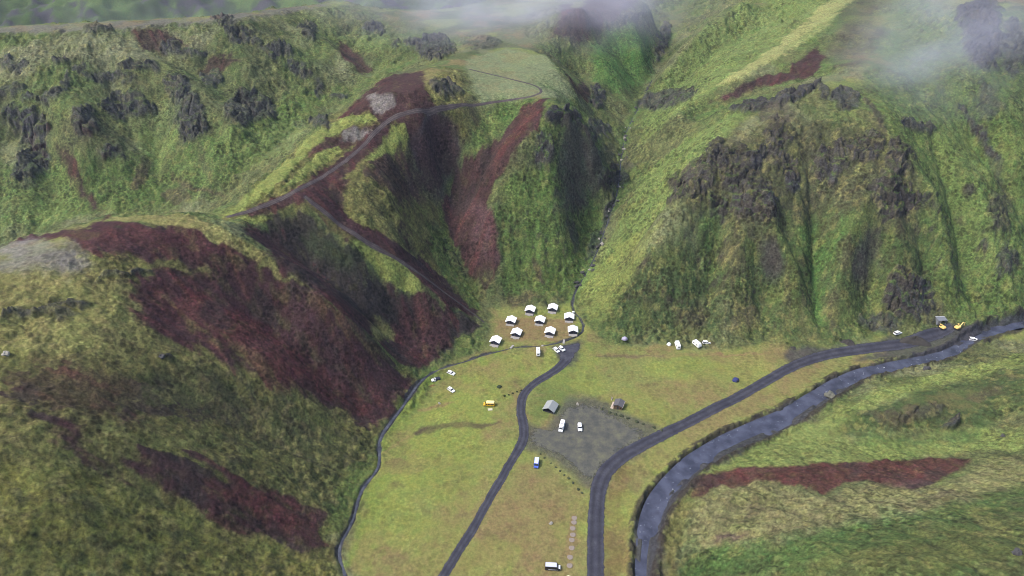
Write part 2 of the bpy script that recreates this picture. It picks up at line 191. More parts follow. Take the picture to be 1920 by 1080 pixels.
 (-277.6,461.5,96.5),(-271.9,455.1,89.7),(-266.3,448.7,83.7),(-261,442.9,78.2),(-257,436.5,72.2),(-252.9,430.2,66.9),(-248.9,423.8,62.4),
 (165.6,566.8,96.7),(157.6,557.1,89.9),(150,548.4,83.8),(142.9,540.9,78.1),(135.9,533.9,72.9),(127.3,525.4,67.6),(118.9,517,63),(110.6,508.6,59.4),
 (196.2,569.4,101.7),(186.3,559,98.9),(176.4,548.1,95.9),(166.8,537.8,92.5),(157.8,528.7,88.8),(148.6,518.6,85.1),(139.6,508.3,81.9),
 (130.9,498.1,78.5),(122.4,488.4,74.7),(114.5,480.4,70.1),(124.3,417.3,75.6),(116.5,407.9,72.3),(109.8,401.8,68.5),(103.6,397.2,64.8),(97.6,393.6,61),
 (90.7,388.2,56.8),(84.3,385.1,52),(78.5,384.8,46.6),(95.5,362.7,56.8),(90.7,358.5,50.6),(86.1,355.1,44.6),(81.4,351.3,39.2),(76.9,348.4,33.6),
 (72.2,344.7,28),(67.5,340.5,22.9),(62.9,336.7,18),(58.2,332.1,14.2),(101.6,365.6,66.4),(91.6,355.4,57.7),(86.8,350.7,52.8),(82.1,346.1,47.7),
 (78.1,341.5,43.4),(74.4,337.7,38.3),(70.6,333.6,33.4),(66.9,329.9,27.9),(63.2,326.2,22.1),(-3.1,373.1,59.5),(-1.2,368.3,52.9),(0.8,364,46.6),
 (2.7,359.7,40.6),(4.7,355.9,34.5),(5.5,351.2,28.4),(6.2,346.9,22.2),(7,342.3,16.5),(7.8,337.6,11.4),(22.3,381.6,66.8),(23.9,378.7,61.8),
 (25.6,375.2,56.4),(27.2,371.7,50.7),(28.8,367.4,45.1),(29.3,362.2,39.9),(29.9,358.4,33.8),(30.6,355,27.1),(31.3,351.6,20.1),(31.8,347,13.4),
 (41.3,393.9,53),(43.1,390.9,43.2),(45,387.9,34.1),(46.8,384.4,25.8),(45.8,376.6,21.3),(44.9,369.4,17.4),(44,362.6,14),(68.4,564,92.3),
 (70.3,546.3,85.7),(72.2,530.4,76.4),(87.7,585.1,92.3),(87.3,571.5,82.6),(85.5,549.4,77),(85.6,539.2,70.4),(108.2,604.2,99.5),(107.8,591.5,92.6),
 (106.5,573.7,85.4),(106.7,564.8,74.7),(-124.2,251.6,60.2),(-120.3,250.6,56),(-116.3,249.6,52.1),(-112.5,249,47.9),(-108.4,248,44.2),
 (-104.3,246.9,40.5),(-99.9,245.1,37.5),(-95.6,243.6,34.3),(-92,242.3,30.4),(-88.4,240.9,26.5),(-84.9,240,22.5),(-81.4,239,18.4),(-77.8,238,14.4),
 (-74.2,237,10.5),(-70.4,235.5,7.1),(-66.6,233.7,4.2),(-137,238.7,66.1),(-133.5,238.2,63.4),(-130,237.6,60.4),(-126.2,236.7,57.6),(-122.2,235.3,54.9),
 (-118,233.5,52.3),(-113.9,232.2,49.4),(-109.9,230.8,46.4),(-106,229,43.6),(-102.2,227.6,40.5),(-98.6,226.6,36.8),(-95.1,225.9,32.8),
 (-91.8,225.7,28.2),(-88.2,225,23.8),(-84.7,224.3,19.1),(-133.5,199.6,55.3),(-129.9,199.3,51.1),(-126.2,198.9,47.2),(-122.5,198.6,43.4),
 (-118.7,198.2,39.8),(-115.1,198.2,35.9),(-111.4,198.1,32.1),(-107.6,198.3,28.7),(-103.8,198.4,25.4),(-99.9,198.5,22.2),(-95.9,198.5,19),
 (-91.9,198.6,16),(-87.8,198.6,13.4),(-132.6,174,55),(-129.4,174.1,52.9),(-123.2,174.5,47.9),(-120.1,174.9,45),(-116.7,174.9,42.4),(-113.5,175.3,39.4),
 (-110.1,175.3,36.7),(-106.7,175.6,33.5),(-103.4,175.5,30.7),(-100,175.5,27.8),(-96.6,175.4,24.8),(-93.1,175.3,21.8),(-89.5,175.2,18.7),
 (-86,175.1,15.5),(-82.3,175,12.2),(-78.5,174.6,9),(-135.1,146.4,57.5),(-132,146.1,54.8),(-126.6,146.7,48.5),(-120.9,147.1,42.4),(-117.9,147.2,39.6),
 (-111.9,147.6,33.6),(-108.7,147.6,30.9),(-105.3,148.2,28.3),(-102.2,149.2,25.3),(-98.7,149.9,22.8),(-95.4,150.9,19.9),(-91.7,151.5,17.4),
 (-88,152.1,15),(-84.4,153.1,12.2),(-80.6,153.7,10),(-66.9,372.6,81.8),(-63.9,368.6,73.2),(-61,365.2,65.2),(-58.1,361.7,57.7),(-55.3,360.2,52),
 (-52.5,358.6,46.7),(-49.6,356.6,42.4),(-76,348.7,78.4),(-72.1,344.6,75.6),(-68.4,340.9,71.5),(-64.8,338.2,65.9),(-61.3,335.5,59.1),(-73,299,48.2),
 (-70.3,295.1,41),(-67.7,291.6,34.1),(-65,287.7,27.7),(-61.9,285.9,22.3),(-58.6,283.8,17.5),(-55.4,281.6,13),(-52,279,9.2),)
# ground cover: (cover, strength, feather, raggedness, streaking, rockiness, outline in metres)
COVER = (
 ('olive',1,4,4,0,0,((-206.3,223.8),(-189.5,232.9),(-171,255),(-149.5,265.4),(-126.7,268.4),(-95,262.2),(-82.7,258.5),(-66.5,259.3),(-59.2,262.4),(-50.8,261.8),(-47.9,260.9),(-54.3,239.7),(-63,223.7),(-66.9,164.4),(-67.3,160.9),(-61.8,149.3),(-114.4,124),(-136.7,111),(-142.4,109.1),(-170.4,161.6),(-198.4,210.7),(-203.6,219.2))),
 ('scree',1,3,3.5,0.8,0,((-210.8,246.8),(-205.6,244.9),(-198,254.2),(-193.7,253.1),(-191.8,255.5),(-182.4,256.6),(-168.8,262),(-153.9,265.7),(-148.1,267.8),(-124.9,269.9),(-79.7,260.4),(-60.2,263.4),(-49.3,259.5),(-54.3,239.9),(-62.4,227.5),(-71.4,228.2),(-103.4,219.6),(-132.2,216.2),(-146.1,218.7),(-154.1,229.8),(-148.4,240.2),(-153.4,244.7),(-167.5,241.9),(-184.9,244),(-191.8,243.6),(-204.5,244.4))),
 ('scree_red',0.85,5,5,0.7,0,((-145.4,236.5),(-125.1,244.9),(-100.5,240.8),(-87.6,241.4),(-66.9,234.8),(-73.1,230.5),(-102.5,223.9),(-143.3,229),(-144.4,232.7))),
 ('scree_red',0.4,4,4,0.4,0,((-197.6,246.7),(-177.6,253),(-169.9,257.4),(-147.2,264.8),(-124.1,266),(-123.7,261.9),(-169.9,245.9),(-190.1,244.7),(-193.8,245.7))),
 ('olive',0.55,2,4,0.8,0,((-144.7,232.8),(-113.8,222),(-92.3,222.3),(-92.1,223.6),(-103.5,222.9),(-144.3,233.7))),
 ('olive_dk',0.5,2,4,0.8,0,((-126.7,251.5),(-101.6,248.4),(-70.2,239.7),(-69.4,241.1),(-105.4,251.9),(-126.2,252.6))),
 ('olive',0.45,2,4,0.8,0,((-126,262),(-82.7,255.8),(-62.5,258.6),(-61.9,260.8),(-89.5,258.1),(-125.5,263.1))),
 ('olive',0.7,2,3,0.3,0,((-152.6,241.9),(-132.3,251.3),(-132.2,253.2),(-143.5,251.1),(-153.1,243.7))),
 ('ymoss',0.9,1,2,0,0,((-175.2,266.3),(-168.8,269),(-166.6,271.4),(-163.1,271.3),(-161.1,274.2),(-157.3,273.6),(-154.3,275.5),(-152.8,280.2),(-146.8,276.1),(-130.5,272.4),(-127.7,272.6),(-99.8,263.9),(-100.8,262.4),(-122.1,266.2),(-149.8,266),(-168.2,263.3),(-171.7,263.5))),
 ('olive',0.7,1,2,0,0,((-100.1,263.6),(-83.7,259),(-75.5,259.7),(-75.1,261.4),(-88.1,261.7),(-99.6,264.6))),
 ('ash',0.8,3,4,0,0,((-208.5,242.4),(-198.6,248.2),(-189.3,244.2),(-175.9,242.6),(-169.6,234.8),(-172.2,224.9),(-183.9,222.1),(-196.1,223.2),(-202.5,233.8))),
 ('ymoss',0.55,5,5,0,0,((-196.1,223.2),(-160.7,230.9),(-153.6,234.1),(-148.2,219.9),(-139.5,212.2),(-144.5,193.7),(-176.6,186.5),(-193.5,218.6))),
 ('rock',0.8,1,2.5,0,0.8,((-183.3,199.5),(-175.2,203.7),(-168.2,211.6),(-160.6,213.8),(-160.9,215.4),(-169.8,214.8),(-176.8,206.4),(-184.6,201.4))),
 ('rock',0.7,1,2.5,0,0.7,((-162.3,227.8),(-156.4,231.9),(-149.4,241),(-149.9,242.2),(-162.8,228.9))),
 ('rock',0.6,1,3,0,0.7,((-162.6,210.6),(-165,206.7),(-169.1,205.7),(-171.6,206.9),(-169,210.4),(-163.5,211.5))),
 ('rock',0.9,1,2,0,0.9,((-133.1,209.5),(-137.7,205.9),(-134.5,210.1),(-133.5,209.8))),
 ('scree',0.6,4,6,0.4,0,((-171.8,177.4),(-157.5,186.5),(-137.8,192.6),(-124.3,202.4),(-107.9,207.6),(-105.2,207.8),(-104.4,202.2),(-118.7,191.9),(-133.1,175.8),(-152.9,167.4),(-165.8,166.5),(-169.9,173.9))),
 ('olive_dk',0.7,4,5,0.3,0,((-138,180.3),(-131.2,206.5),(-117.1,210.5),(-112.9,212.3),(-91.1,215.3),(-83.5,217.5),(-74.5,213.2),(-88.6,200.4),(-110.7,198.4),(-126.7,191.9),(-136.4,181.8))),
 ('scree',0.95,3,4.5,0.9,0,((-165.4,165.7),(-145.6,163.9),(-137.4,158.8),(-129.1,160.4),(-119.4,171.4),(-80.2,176.7),(-75.1,176.2),(-70.2,172.7),(-73.6,160.2),(-81.7,157.1),(-123.7,157.3),(-133.8,154.4),(-154.6,159.3),(-162.5,163.9))),
 ('scree_red',0.8,4,4,0.6,0,((-106.8,165.7),(-97.2,172.5),(-81.9,173.5),(-74,170.8),(-78.2,164.9),(-102.9,163.1),(-104.8,164.4))),
 ('moss_green',0.85,4,5,0,0,((-153,142),(-133.8,150.2),(-75.1,154.5),(-65.1,155.7),(-60.9,149.6),(-113.9,124),(-139.3,110),(-151.7,139.4))),
 ('moss_dk',0.45,4,6,0,0,((-96.4,148.8),(-127.8,135.9),(-129.2,136),(-118.7,144),(-98.5,149.4))),
 ('moss_dk',0.4,4,6,0,0,((-125.8,138.2),(-133.7,132.2),(-147.6,129.5),(-149.1,130),(-127.1,138.4))),
 ('moss_dk',0.4,4,6,0,0,((-79.1,147.3),(-80.3,145.7),(-100.5,141.4),(-104,141.3),(-105.4,142),(-104.5,143.6),(-93.8,148.2),(-85.1,149.3),(-80.7,148.3))),
 ('moss_dk',0.4,4,6,0,0,((-120.3,127.2),(-120.9,126),(-137.4,120.1),(-138.6,120.6),(-135.6,122.7),(-121.3,127.4))),
 ('moss_dk',0.75,3,4,0,0,((-102.9,196.3),(-101,199.1),(-87.9,207.7),(-63.3,225.7),(-59.7,206.7),(-67,174),(-76.1,180.8),(-90.4,185.5),(-100.6,194.6))),
 ('green',0.7,2,3,0,0,((-62.8,186.5),(-60.6,209.7),(-63.3,212),(-71,194.7),(-72.5,177.5),(-69.5,167),(-63.8,183))),
 ('olive',0.9,3,4,0,0,((-135.6,281.8),(-137.3,293),(-129.8,309.1),(-127.5,312.3),(-124.5,321.3),(-123.8,327.9),(-125.8,342.1),(-119.9,344.3),(-126.2,373.7),(-120.6,367.7),(-115.7,364.5),(-112.4,366.5),(-99.4,389.7),(-88.7,401.8),(-81,408.6),(-77.6,414.5),(-73.6,416.9),(-54.7,443.6),(-49.7,444.5),(-44.8,447.5),(-40.4,456),(-35.5,460.5),(-28.1,420.9),(-26.2,414.3),(-29.1,394.3),(-39.8,388.2),(-42.1,383.4),(-40.1,363.5),(-29.7,340.6),(-24.5,333.3),(-16.7,319.2),(-20.7,308.7),(-27.9,307.3),(-45,301.9),(-83.3,302.4),(-98.4,306.6),(-111.7,300.9),(-126.5,291.5),(-132.5,285.6))),
 ('dark_soil',1,1.5,2.5,0.3,0,((-124.7,279.5),(-124,286.8),(-118.6,292.3),(-105.5,299.6),(-83.1,297.9),(-73.2,294),(-64.1,295.7),(-60.7,294.5),(-52.9,296),(-34.1,298.3),(-23.2,302.5),(-16.1,302.2),(-25.1,287.7),(-43.5,270.4),(-52,264.6),(-57.6,266.1),(-62.6,265.6),(-78.9,260.5),(-88.9,261.4),(-112.6,270.7),(-121.3,276.6))),
 ('scree',0.85,3,4,0.5,0,((-125.3,287.6),(-120,290.2),(-114,291.4),(-100.5,287.7),(-97.5,286.2),(-86.8,276.3),(-83.7,274.5),(-78.4,273.8),(-73.8,275.9),(-53.5,266.8),(-58.3,265.6),(-63.5,265.3),(-68.1,263.3),(-87.1,261.3),(-106.1,267.1),(-111.4,267.9),(-117,274.6),(-122.3,283.9))),
 ('scree',0.9,3,4,0.5,0,((-60.8,291.6),(-56.8,292.6),(-44.9,298),(-31.5,299.2),(-33.6,285.4),(-43.4,268.9),(-50.8,265.4),(-62.6,278.9),(-61.4,287.2))),
 ('green_dk',0.45,4,4,0,0,((-105.3,297),(-102.3,297.6),(-85.5,297),(-75.5,292.3),(-84.6,283.9),(-99.8,287.5),(-104.2,295.3))),
 ('dark_soil',0.9,1.5,2.5,0.4,0,((-119,295.6),(-105.6,304.8),(-70.9,296.9),(-68,297.3),(-58.1,294.2),(-36.8,297.8),(-20.5,304.9),(-30.7,282.3),(-42.7,278.2),(-46.8,277.6),(-57.3,280.7),(-66.9,280.5),(-77.6,279.1),(-79.4,276.6),(-81.8,276.2),(-93.5,281.7),(-100.5,287.1),(-111.5,289.7),(-117,293.9))),
 ('scree',0.95,2,3,0.4,0,((-59.5,290.9),(-44.9,297.3),(-37.5,297.7),(-30.1,299.7),(-32.2,284.6),(-43.4,269.6),(-50.8,265.4),(-58.5,274.2),(-61.3,278.6),(-60.2,287.3))),
 ('green_dk',0.5,4,4,0,0,((-79.2,295.7),(-81.3,293.2),(-90.2,290.4),(-95.3,290.9),(-99.5,292.8),(-101.8,294.8),(-101.9,297),(-95.4,299.4),(-85.4,300.1),(-79.2,297.9))),
 ('ymoss',0.9,2,3,0,0,((-61.8,276.4),(-64,269),(-65.6,266.3),(-67.1,265.6),(-68.5,267.1),(-70.3,278.2),(-68.9,280),(-63,281.8),(-61.5,279.8))),
 ('green',0.7,2,3,0,0,((-28.2,287.4),(-20.8,294.5),(-13.3,304.9),(-12.7,286.7),(-38.1,269.6),(-30.8,283.1))),
 ('scree',0.95,2,4,0.4,0,((-98.1,383),(-91.5,399.3),(-89.9,408),(-78.6,421.1),(-74.7,428.8),(-64.7,435.1),(-59.6,437.4),(-54.1,438.3),(-49.6,400.7),(-43,394.2),(-37.7,394.7),(-29.7,392.5),(-42.2,388.7),(-46.6,381.2),(-51.3,377.3),(-56.1,375.4),(-62.7,376.7),(-67.5,380.1),(-79.4,379.8),(-82.9,383.9),(-92.9,382.6))),
 ('scree',0.8,3,5,0.6,0,((-78.6,372.3),(-72.7,369.5),(-64.3,368.8),(-50.6,372.8),(-57,362.3),(-58.1,345.1),(-61,341.8),(-67.4,339.2),(-70.3,337.1),(-76.7,339.4),(-80.4,342.6),(-79.3,367.6))),
 ('scree',0.9,2,3,0,0,((-110.4,341),(-104.4,360.3),(-97.5,369.9),(-93.6,373.5),(-77.8,378.7),(-81,367.5),(-89.9,361),(-101.7,348.5),(-105.8,345.6))),
 ('ash',0.8,2,4,0,0,((-67.2,391.6),(-68,389.8),(-70.2,387.9),(-73.6,386.8),(-77.4,386.8),(-81,387.9),(-83.8,390.8),(-85.3,395),(-85.2,399.8),(-82.9,401.8),(-79.2,401.3),(-74.9,399.4),(-68.2,393.8))),
 ('ash',0.8,2,4,0,0,((-81.1,373.7),(-83,369.6),(-92.5,365.2),(-96,365.5),(-95.9,367.8),(-94.4,370.6),(-88.2,374.3),(-82.4,374.7))),
 ('lime',1,0.6,1.3,0,0,((-136.4,283.7),(-137.3,293.1),(-130,309.6),(-127.5,312.3),(-124.5,321.2),(-122.5,333.1),(-122.6,342.6),(-119.4,342.8),(-115.3,338.6),(-120.2,366.2),(-114.8,363.6),(-111.4,367.3),(-108.4,372.5),(-94.9,382.5),(-89.8,382.7),(-84.9,384),(-79.8,384.3),(-77.1,381),(-86.4,377.5),(-95.2,371.8),(-102.9,362.9),(-110.1,346.2),(-115.2,320.4),(-120.9,307.3),(-130.7,294.9),(-136.1,290.6))),
 ('lime',1,0.5,1,0,0,((-112.5,321.3),(-105.9,344.6),(-96.7,359.6),(-93.2,355.3),(-103.9,335.2),(-108.4,322.4),(-116.2,309.1),(-114.2,314.7))),
 ('lime',1,0.6,1.3,0,0,((-68.9,379.5),(-62.2,381.1),(-59.9,378.7),(-70.2,366.4),(-76.5,354.2),(-80.5,351.2),(-84.9,349.7),(-75.2,371.6),(-72.1,375.8))),
 ('lime',1,0.5,1,0,0,((-130.8,290.8),(-123.8,296.1),(-117.2,296.5),(-118.8,294.1),(-126.8,289))),
 ('scree',0.95,1.2,2,0.2,0,((-124.9,293.4),(-103.6,308.2),(-101.1,311.9),(-92.9,330.8),(-83.6,345.4),(-68.8,382),(-72.5,384.1),(-84.4,368.6),(-101.8,333.7),(-106.3,319.8),(-112.6,310.7),(-127,297.1))),
 ('scree',1,1.2,2,0.2,0,((-107.9,312),(-93.1,303.9),(-80.4,301.2),(-71.7,302.4),(-57.8,301.8),(-34.8,301.2),(-24.5,305.1),(-20.8,305.7),(-17.8,317.2),(-20.9,321.8),(-29.8,327.1),(-43.9,327.7),(-51.1,325.9),(-57.3,316.4),(-60.6,314.3),(-75.4,312.6),(-79.2,313),(-95.4,321.8),(-107.1,320.1))),
 ('scree',0.9,1.5,2,0,0,((-99.3,325.3),(-94.1,332.9),(-86.1,334.7),(-88.4,320.5),(-81.9,311),(-86.3,310.4),(-90.2,308),(-97.1,311.5),(-98.1,318.1))),
 ('olive',0.7,1,1.5,0,0,((-102.9,309.7),(-89.1,302.7),(-81.2,301.8),(-73.8,303.5),(-73.3,304.6),(-84.1,304.4),(-102.2,311.1))),
 ('lime',1,0.5,1,0,0,((-82,301.7),(-71.2,305.6),(-58.4,306.1),(-48.5,302.2),(-47.5,298.7),(-52.9,296.6),(-60.7,296.1),(-79.1,300.6))),
 ('green',0.8,2,3,0,0,((-49.7,353.7),(-46,363.4),(-41.9,371),(-28.1,339.3),(-19,324.3),(-16.7,319.2),(-23.7,311.4),(-29.1,322.8),(-36.4,328.7),(-38.9,332.9),(-45.5,337.4),(-47.9,345.1))),
 ('ymoss',0.7,3,4,0,0,((-32.2,440),(-32.5,426.3),(-35,415),(-39.2,408.6),(-44,405.6),(-48.5,405.1),(-51.8,408.3),(-53.9,417.4),(-54.2,431.2),(-52.2,444.1),(-41.2,435.8),(-38.2,461.3),(-33.9,448.8))),
 ('rock',0.8,2,3,0,0.9,((-31.7,416.4),(-33,412.6),(-35.9,409.3),(-39.6,407.1),(-43.4,406.4),(-46.8,407.6),(-48.9,410.4),(-49.5,414.6),(-48.4,419.9),(-45.8,424.2),(-42.1,427.5),(-38,428.2),(-34.4,425),(-32.2,421.1))),
 ('scree',0.6,3,4,0.5,0,((-28.2,411.4),(-25.6,402.3),(-27.9,395.2),(-23.8,395.2),(-19,401.5),(-16.7,406.7),(-24.2,417.2))),
 ('green',0.8,3,3,0,0,((-25.8,396.1),(-21.7,404.2),(-19.7,410.3),(-14.9,413.7),(0,418.8),(13.2,416.3),(9.3,413),(-2.2,408.1),(-13,397.5),(-16.1,392.9),(-22.6,389),(-24.3,393))),
 ('scree',0.95,1.5,3,0.4,0,((13.1,414.9),(18.1,415.6),(23.2,419.3),(16.5,392.3),(10.1,386.3),(-10.7,372.8),(-14.5,363.3),(-7.5,354.2),(-7.5,342.3),(-16.1,330.1),(-23.4,337.2),(-31.1,353),(-35.3,357.8),(-39.4,360.9),(-41.4,373.6),(-37.9,384.7),(-35.1,388.3),(-31.1,388.4),(-19.4,391.2),(-16.1,393),(-13,397.3),(-3.3,407.3),(9,412.6))),
 ('scree_pink',0.7,4,4,0.5,0,((-25.8,374.9),(-19.8,368.2),(-14.2,364.1),(-8.1,354.2),(-9.4,346.5),(-15.6,343.5),(-20.5,353.4),(-24.6,368.9))),  # paler pink paints sunlight onto the inner scree slope
 ('scree_red',0.7,3,3,0.5,0,((13.1,411),(17.8,405.7),(7.9,390.1),(-9.6,383.4),(-13.5,381.2),(-17.7,381.4),(-9.7,391.1),(-6.4,392.6),(-3.2,395.5),(0,400.4),(9.8,408))),
 ('olive_dk',0.7,3,4,0.5,0,((-34.6,348.3),(-28.4,345.3),(-21.8,338),(-9.4,341.4),(-14.8,329.6),(-24.9,335.5),(-32.3,346.1))),
 ('green',0.9,3,4,0,0,((-12.5,359.7),(0,374),(21.2,383),(47,400.4),(55.3,395),(59.2,389.2),(60.5,383),(48.8,357.7),(34.3,332.5),(19.4,329.2),(0,330),(-3.9,332.5),(-7.8,333.8),(-6.2,352.5),(-10.4,357.5))),
 ('brown_dk',0.7,2,3,0,0,((9.3,329.2),(0,321.7),(-1.6,332.9),(7.8,333.8),(21.7,330.4),(15.5,329.2))),
 ('brown_dk',0.9,1,2,0,0,((18,342.9),(19.7,338.2),(19.5,336.8),(18.4,336.1),(15.1,338.7),(11.6,345.5),(11.8,346.5),(14.4,346.2),(16.3,344.5))),
 ('rock',1,1,3,0,1,((48.4,410.1),(41.9,408.3),(35.6,401.2),(24.3,397.1),(21.2,398.2),(20.6,400.7),(22.7,403.3),(32.6,407.1),(41.5,438.1),(44.5,412.4),(47.7,409.8))),
 ('rock',0.8,1,3,0,0.7,((71.2,472.5),(69.1,463.3),(65.3,455),(60.7,449.1),(54.9,436.6),(47.7,407.5),(45.3,408),(44.4,409.3),(45.3,411),(52.3,451.3),(56.9,458.7),(63.2,473.8),(67.6,476),(70.4,474.9))),
 ('rock',0.9,1,3,0,1,((24.9,387.8),(22.6,382.8),(17.8,381),(15.4,381),(13.8,382.1),(13.8,385.5),(17.7,389.3),(22.7,390.4),(24.3,389.3))),
 ('rock',0.6,1,3,0,0.5,((61,434.8),(55.3,409.1),(52.4,404.8),(49.5,402.9),(47,402.9),(44.7,404.4),(49.3,406),(52.3,409.3),(58.4,435.9),(60.4,436.4))),
 ('rock',0.45,2,4,0,0.6,((50.3,392.2),(43.6,386.5),(32.3,372.7),(28.1,370.2),(25.8,371.1),(25.8,373.4),(37.9,389),(43.4,393.1),(50.3,394.1))),
 ('rock',0.9,1,3,0,1,((77.4,420.8),(75.9,416.4),(58.9,401.7),(55.9,400.7),(54.9,401.4),(65.3,424.6),(70.8,431.1),(74.8,430.4),(77,425.8))),
 ('rock_brown',0.6,2,3,0,0,((33.6,371.4),(31.6,365.9),(29.6,362.8),(27.5,361.4),(24.5,362.3),(24.5,364.8),(33.1,372.5))),
 ('rock',0.6,2,3,0,0.6,((40.9,371.6),(42.1,369.8),(42.3,366.6),(39.8,360.3),(35.6,359.1),(32.6,361.6),(33.1,367.3),(36.8,371.8),(39,372.4))),
 ('rock',0.8,1,3,0,0.8,((54.2,367.7),(49.9,360.1),(47.9,358.5),(46.6,359.2),(46.8,366.6),(50.5,376.7),(52.9,380.1),(54.9,381.3),(56.1,380.2),(56.5,377.1),(55.8,372.6))),
 ('rock',0.8,1,2,0,0.8,((63.7,387.6),(59.3,378.7),(57.4,377.1),(56.3,378.6),(56.8,386.7),(65,404.7),(66.6,405.8),(65.8,396.2))),
 ('rock_brown',0.8,2,3,0,0.5,((84.8,428.9),(83.9,427.3),(81.7,425.9),(78.6,425.8),(70.3,430.6),(69.7,432.7),(70.9,436.7),(73.8,441.4),(77,442),(84.2,431.1))),
 ('pale_green',1,3,3,0,0,((-33.5,486.9),(-10.2,518.2),(-4,525.4),(8.6,515.6),(21,508.9),(27.2,508.7),(33.3,478.5),(36.4,468.7),(39.3,464.3),(42.3,462),(45.5,461.2),(39,454.9),(32.2,440.7),(25.5,424),(19.9,421.2),(14.9,420.4),(5,421.8),(-5,421.4),(-14.9,419.5),(-19.8,417.4),(-24.8,432.9),(-27.7,445),(-30.3,462.8))),
 ('scree',0.85,2,3,0,0,((36.1,488),(40.9,487.4),(46,489.8),(53,512.3),(57.9,510.6),(56.9,484.9),(51.2,479.5),(44.4,461.7),(42.1,466),(38.6,487.2))),
 ('scree',0.85,4,5,0,0,((31.3,554.1),(37,581.3),(41.4,627.3),(49.1,631.5),(53.8,599.7),(64.3,637.2),(71.6,636.5),(79.1,636.9),(85.8,631.5),(93,629.9),(108,631.4),(116.7,637.1),(111,632.2),(98.5,606.4),(93.2,598.4),(80.7,589.9),(74.2,582.8),(61.1,566.1),(55,559.7),(42.9,554.8),(37,554))),
 ('rock',0.9,2,4,0,1,((-44.5,538.8),(-43.7,509.8),(-46.2,493.2),(-51.4,490.2),(-58.3,497.3),(-68.4,534.1),(-73.5,544.1),(-75.8,552.2),(-75.3,561.8),(-71.9,570.5),(-66,574.1),(-59,573.1),(-52.2,566.3),(-47.1,554.5))),
 ('rock',0.5,3,4,0,0.7,((-8.2,542),(-9.6,531.4),(-13.9,523.6),(-20.1,518.9),(-27.2,519.4),(-34.1,528.8),(-39.4,541.7),(-41.7,551.9),(-40.5,559.5),(-36,564.2),(-29.3,566.4),(-21.7,564.8),(-14.8,559.5),(-10,551.7))),
 ('rock',0.9,1,3,0,1,((69.7,507.7),(65.8,490.2),(63,484.4),(60.4,482.9),(58.1,483.3),(56.7,484.9),(56.3,488.9),(58.1,501.9),(60.8,513),(63.3,515.9),(65.9,516.4),(68.1,515),(69.5,512.3))),
 ('emerald',0.9,4,4,0.4,0,((63.9,562.6),(77.7,580.6),(84.5,587),(90.8,589.8),(97.5,594.2),(104.4,597.3),(120.8,614.8),(113.2,555.6),(106.1,552.3),(98.2,544),(89.3,529.2),(82,522),(67.7,520.8),(61.3,525.9),(63,551.1))),
 ('rock',0.9,1,3,0,1,((139.3,636),(131,605.5),(122.1,584.9),(120.1,584.7),(122.4,603.6),(134.3,650),(142.6,678),(147.6,689.2),(149.7,688.4),(148.6,676.6),(144.4,656.1))),
 ('rock',0.6,2,3,0,0.7,((112.6,619.8),(111.3,615.3),(106.1,605.9),(98.6,596),(91,591),(84,588.2),(78.5,584.8),(75.9,584.2),(81.1,592.2),(95.3,602.4),(103.2,609.9),(109.7,617.7))),
 ('rock',0.5,1,3,0,0,((70.3,443.2),(67.6,433.1),(62.6,423.4),(60.5,421.3),(59.3,422.7),(60.7,435.9),(65.2,448.5),(67.4,450),(69.3,450.2),(70.4,448.3))),
 ('green_lt',0.8,3,4,0.4,0,((87.5,444.8),(102.3,443.9),(110.3,446.3),(143.7,467),(152.8,470.6),(157.9,474.2),(193.9,514.9),(206.8,529.1),(247.5,566.2),(270.2,587.7),(259.6,592),(254.6,595.2),(250,599.5),(245,602.7),(239,603.8),(233.5,606.5),(225.1,618.8),(221.1,626.3),(216.5,632.2),(200.5,600.7),(206.6,641.5),(187.5,598.3),(181.7,595.6),(175.5,590.7),(161.8,576.3),(155.6,570.9),(150,567.7),(123,541.1),(106.4,523.2),(102.7,520.6),(92,467.4),(89.3,453.9))),
 ('yellow_green',1,2,3,0.3,0,((273.8,586.1),(239.6,540.3),(231.9,530.4),(191.8,496.5),(158.7,470),(152.6,469),(147.2,470.1),(141.4,470.2),(151.2,475.5),(193.5,517.3),(219.2,544),(235.7,565.2),(259.2,592),(266.6,589.3))),
 ('scree',0.95,2,3,0.3,0,((219.3,508.4),(219.4,488.2),(204.2,462.6),(194.7,464.3),(173.2,462.2),(162.4,458.2),(152.7,457.2),(147.3,455.3),(133.3,454.3),(166.5,470.1),(179.4,474.7),(191.1,476.3),(211.9,499.8))),
 ('rock',0.85,2,4,0,0.9,((128.1,470.6),(125.3,463.8),(119.4,459.5),(113.3,465.7),(109.2,488.2),(103,502.1),(97.6,510.1),(95.4,515.4),(98.1,522.8),(103.6,523),(112.1,521.8),(122.9,525),(129.9,514.9),(129.6,487.3))),
 ('scree',0.5,5,6,0.5,0,((268.2,582.3),(288.7,581.9),(273,537.7),(254.5,486.1),(249.3,472.5),(240.1,465.1),(229.8,455.2),(222.5,450.8),(219.7,470.9),(216.6,478.2),(233.4,517.3),(260.6,567.9))),
 ('rock',0.95,1,2,0,1,((135.5,423),(144.9,421.3),(155.3,422.9),(176,430.2),(190.1,432.6),(195.2,434.4),(192.6,425.9),(169.8,411.7),(154,409.5),(144.4,410.9),(139.9,416.7))),
 ('rock_brown',0.8,2,3,0,0,((169.4,402),(167,396.9),(162.9,392.7),(158.3,390.5),(153.6,390),(150.3,392.7),(149.1,398.4),(149.9,404.9),(152.4,410.6),(156.2,414.4),(160.8,416.1),(165,414.6),(168.2,411.4),(169.8,407.1))),
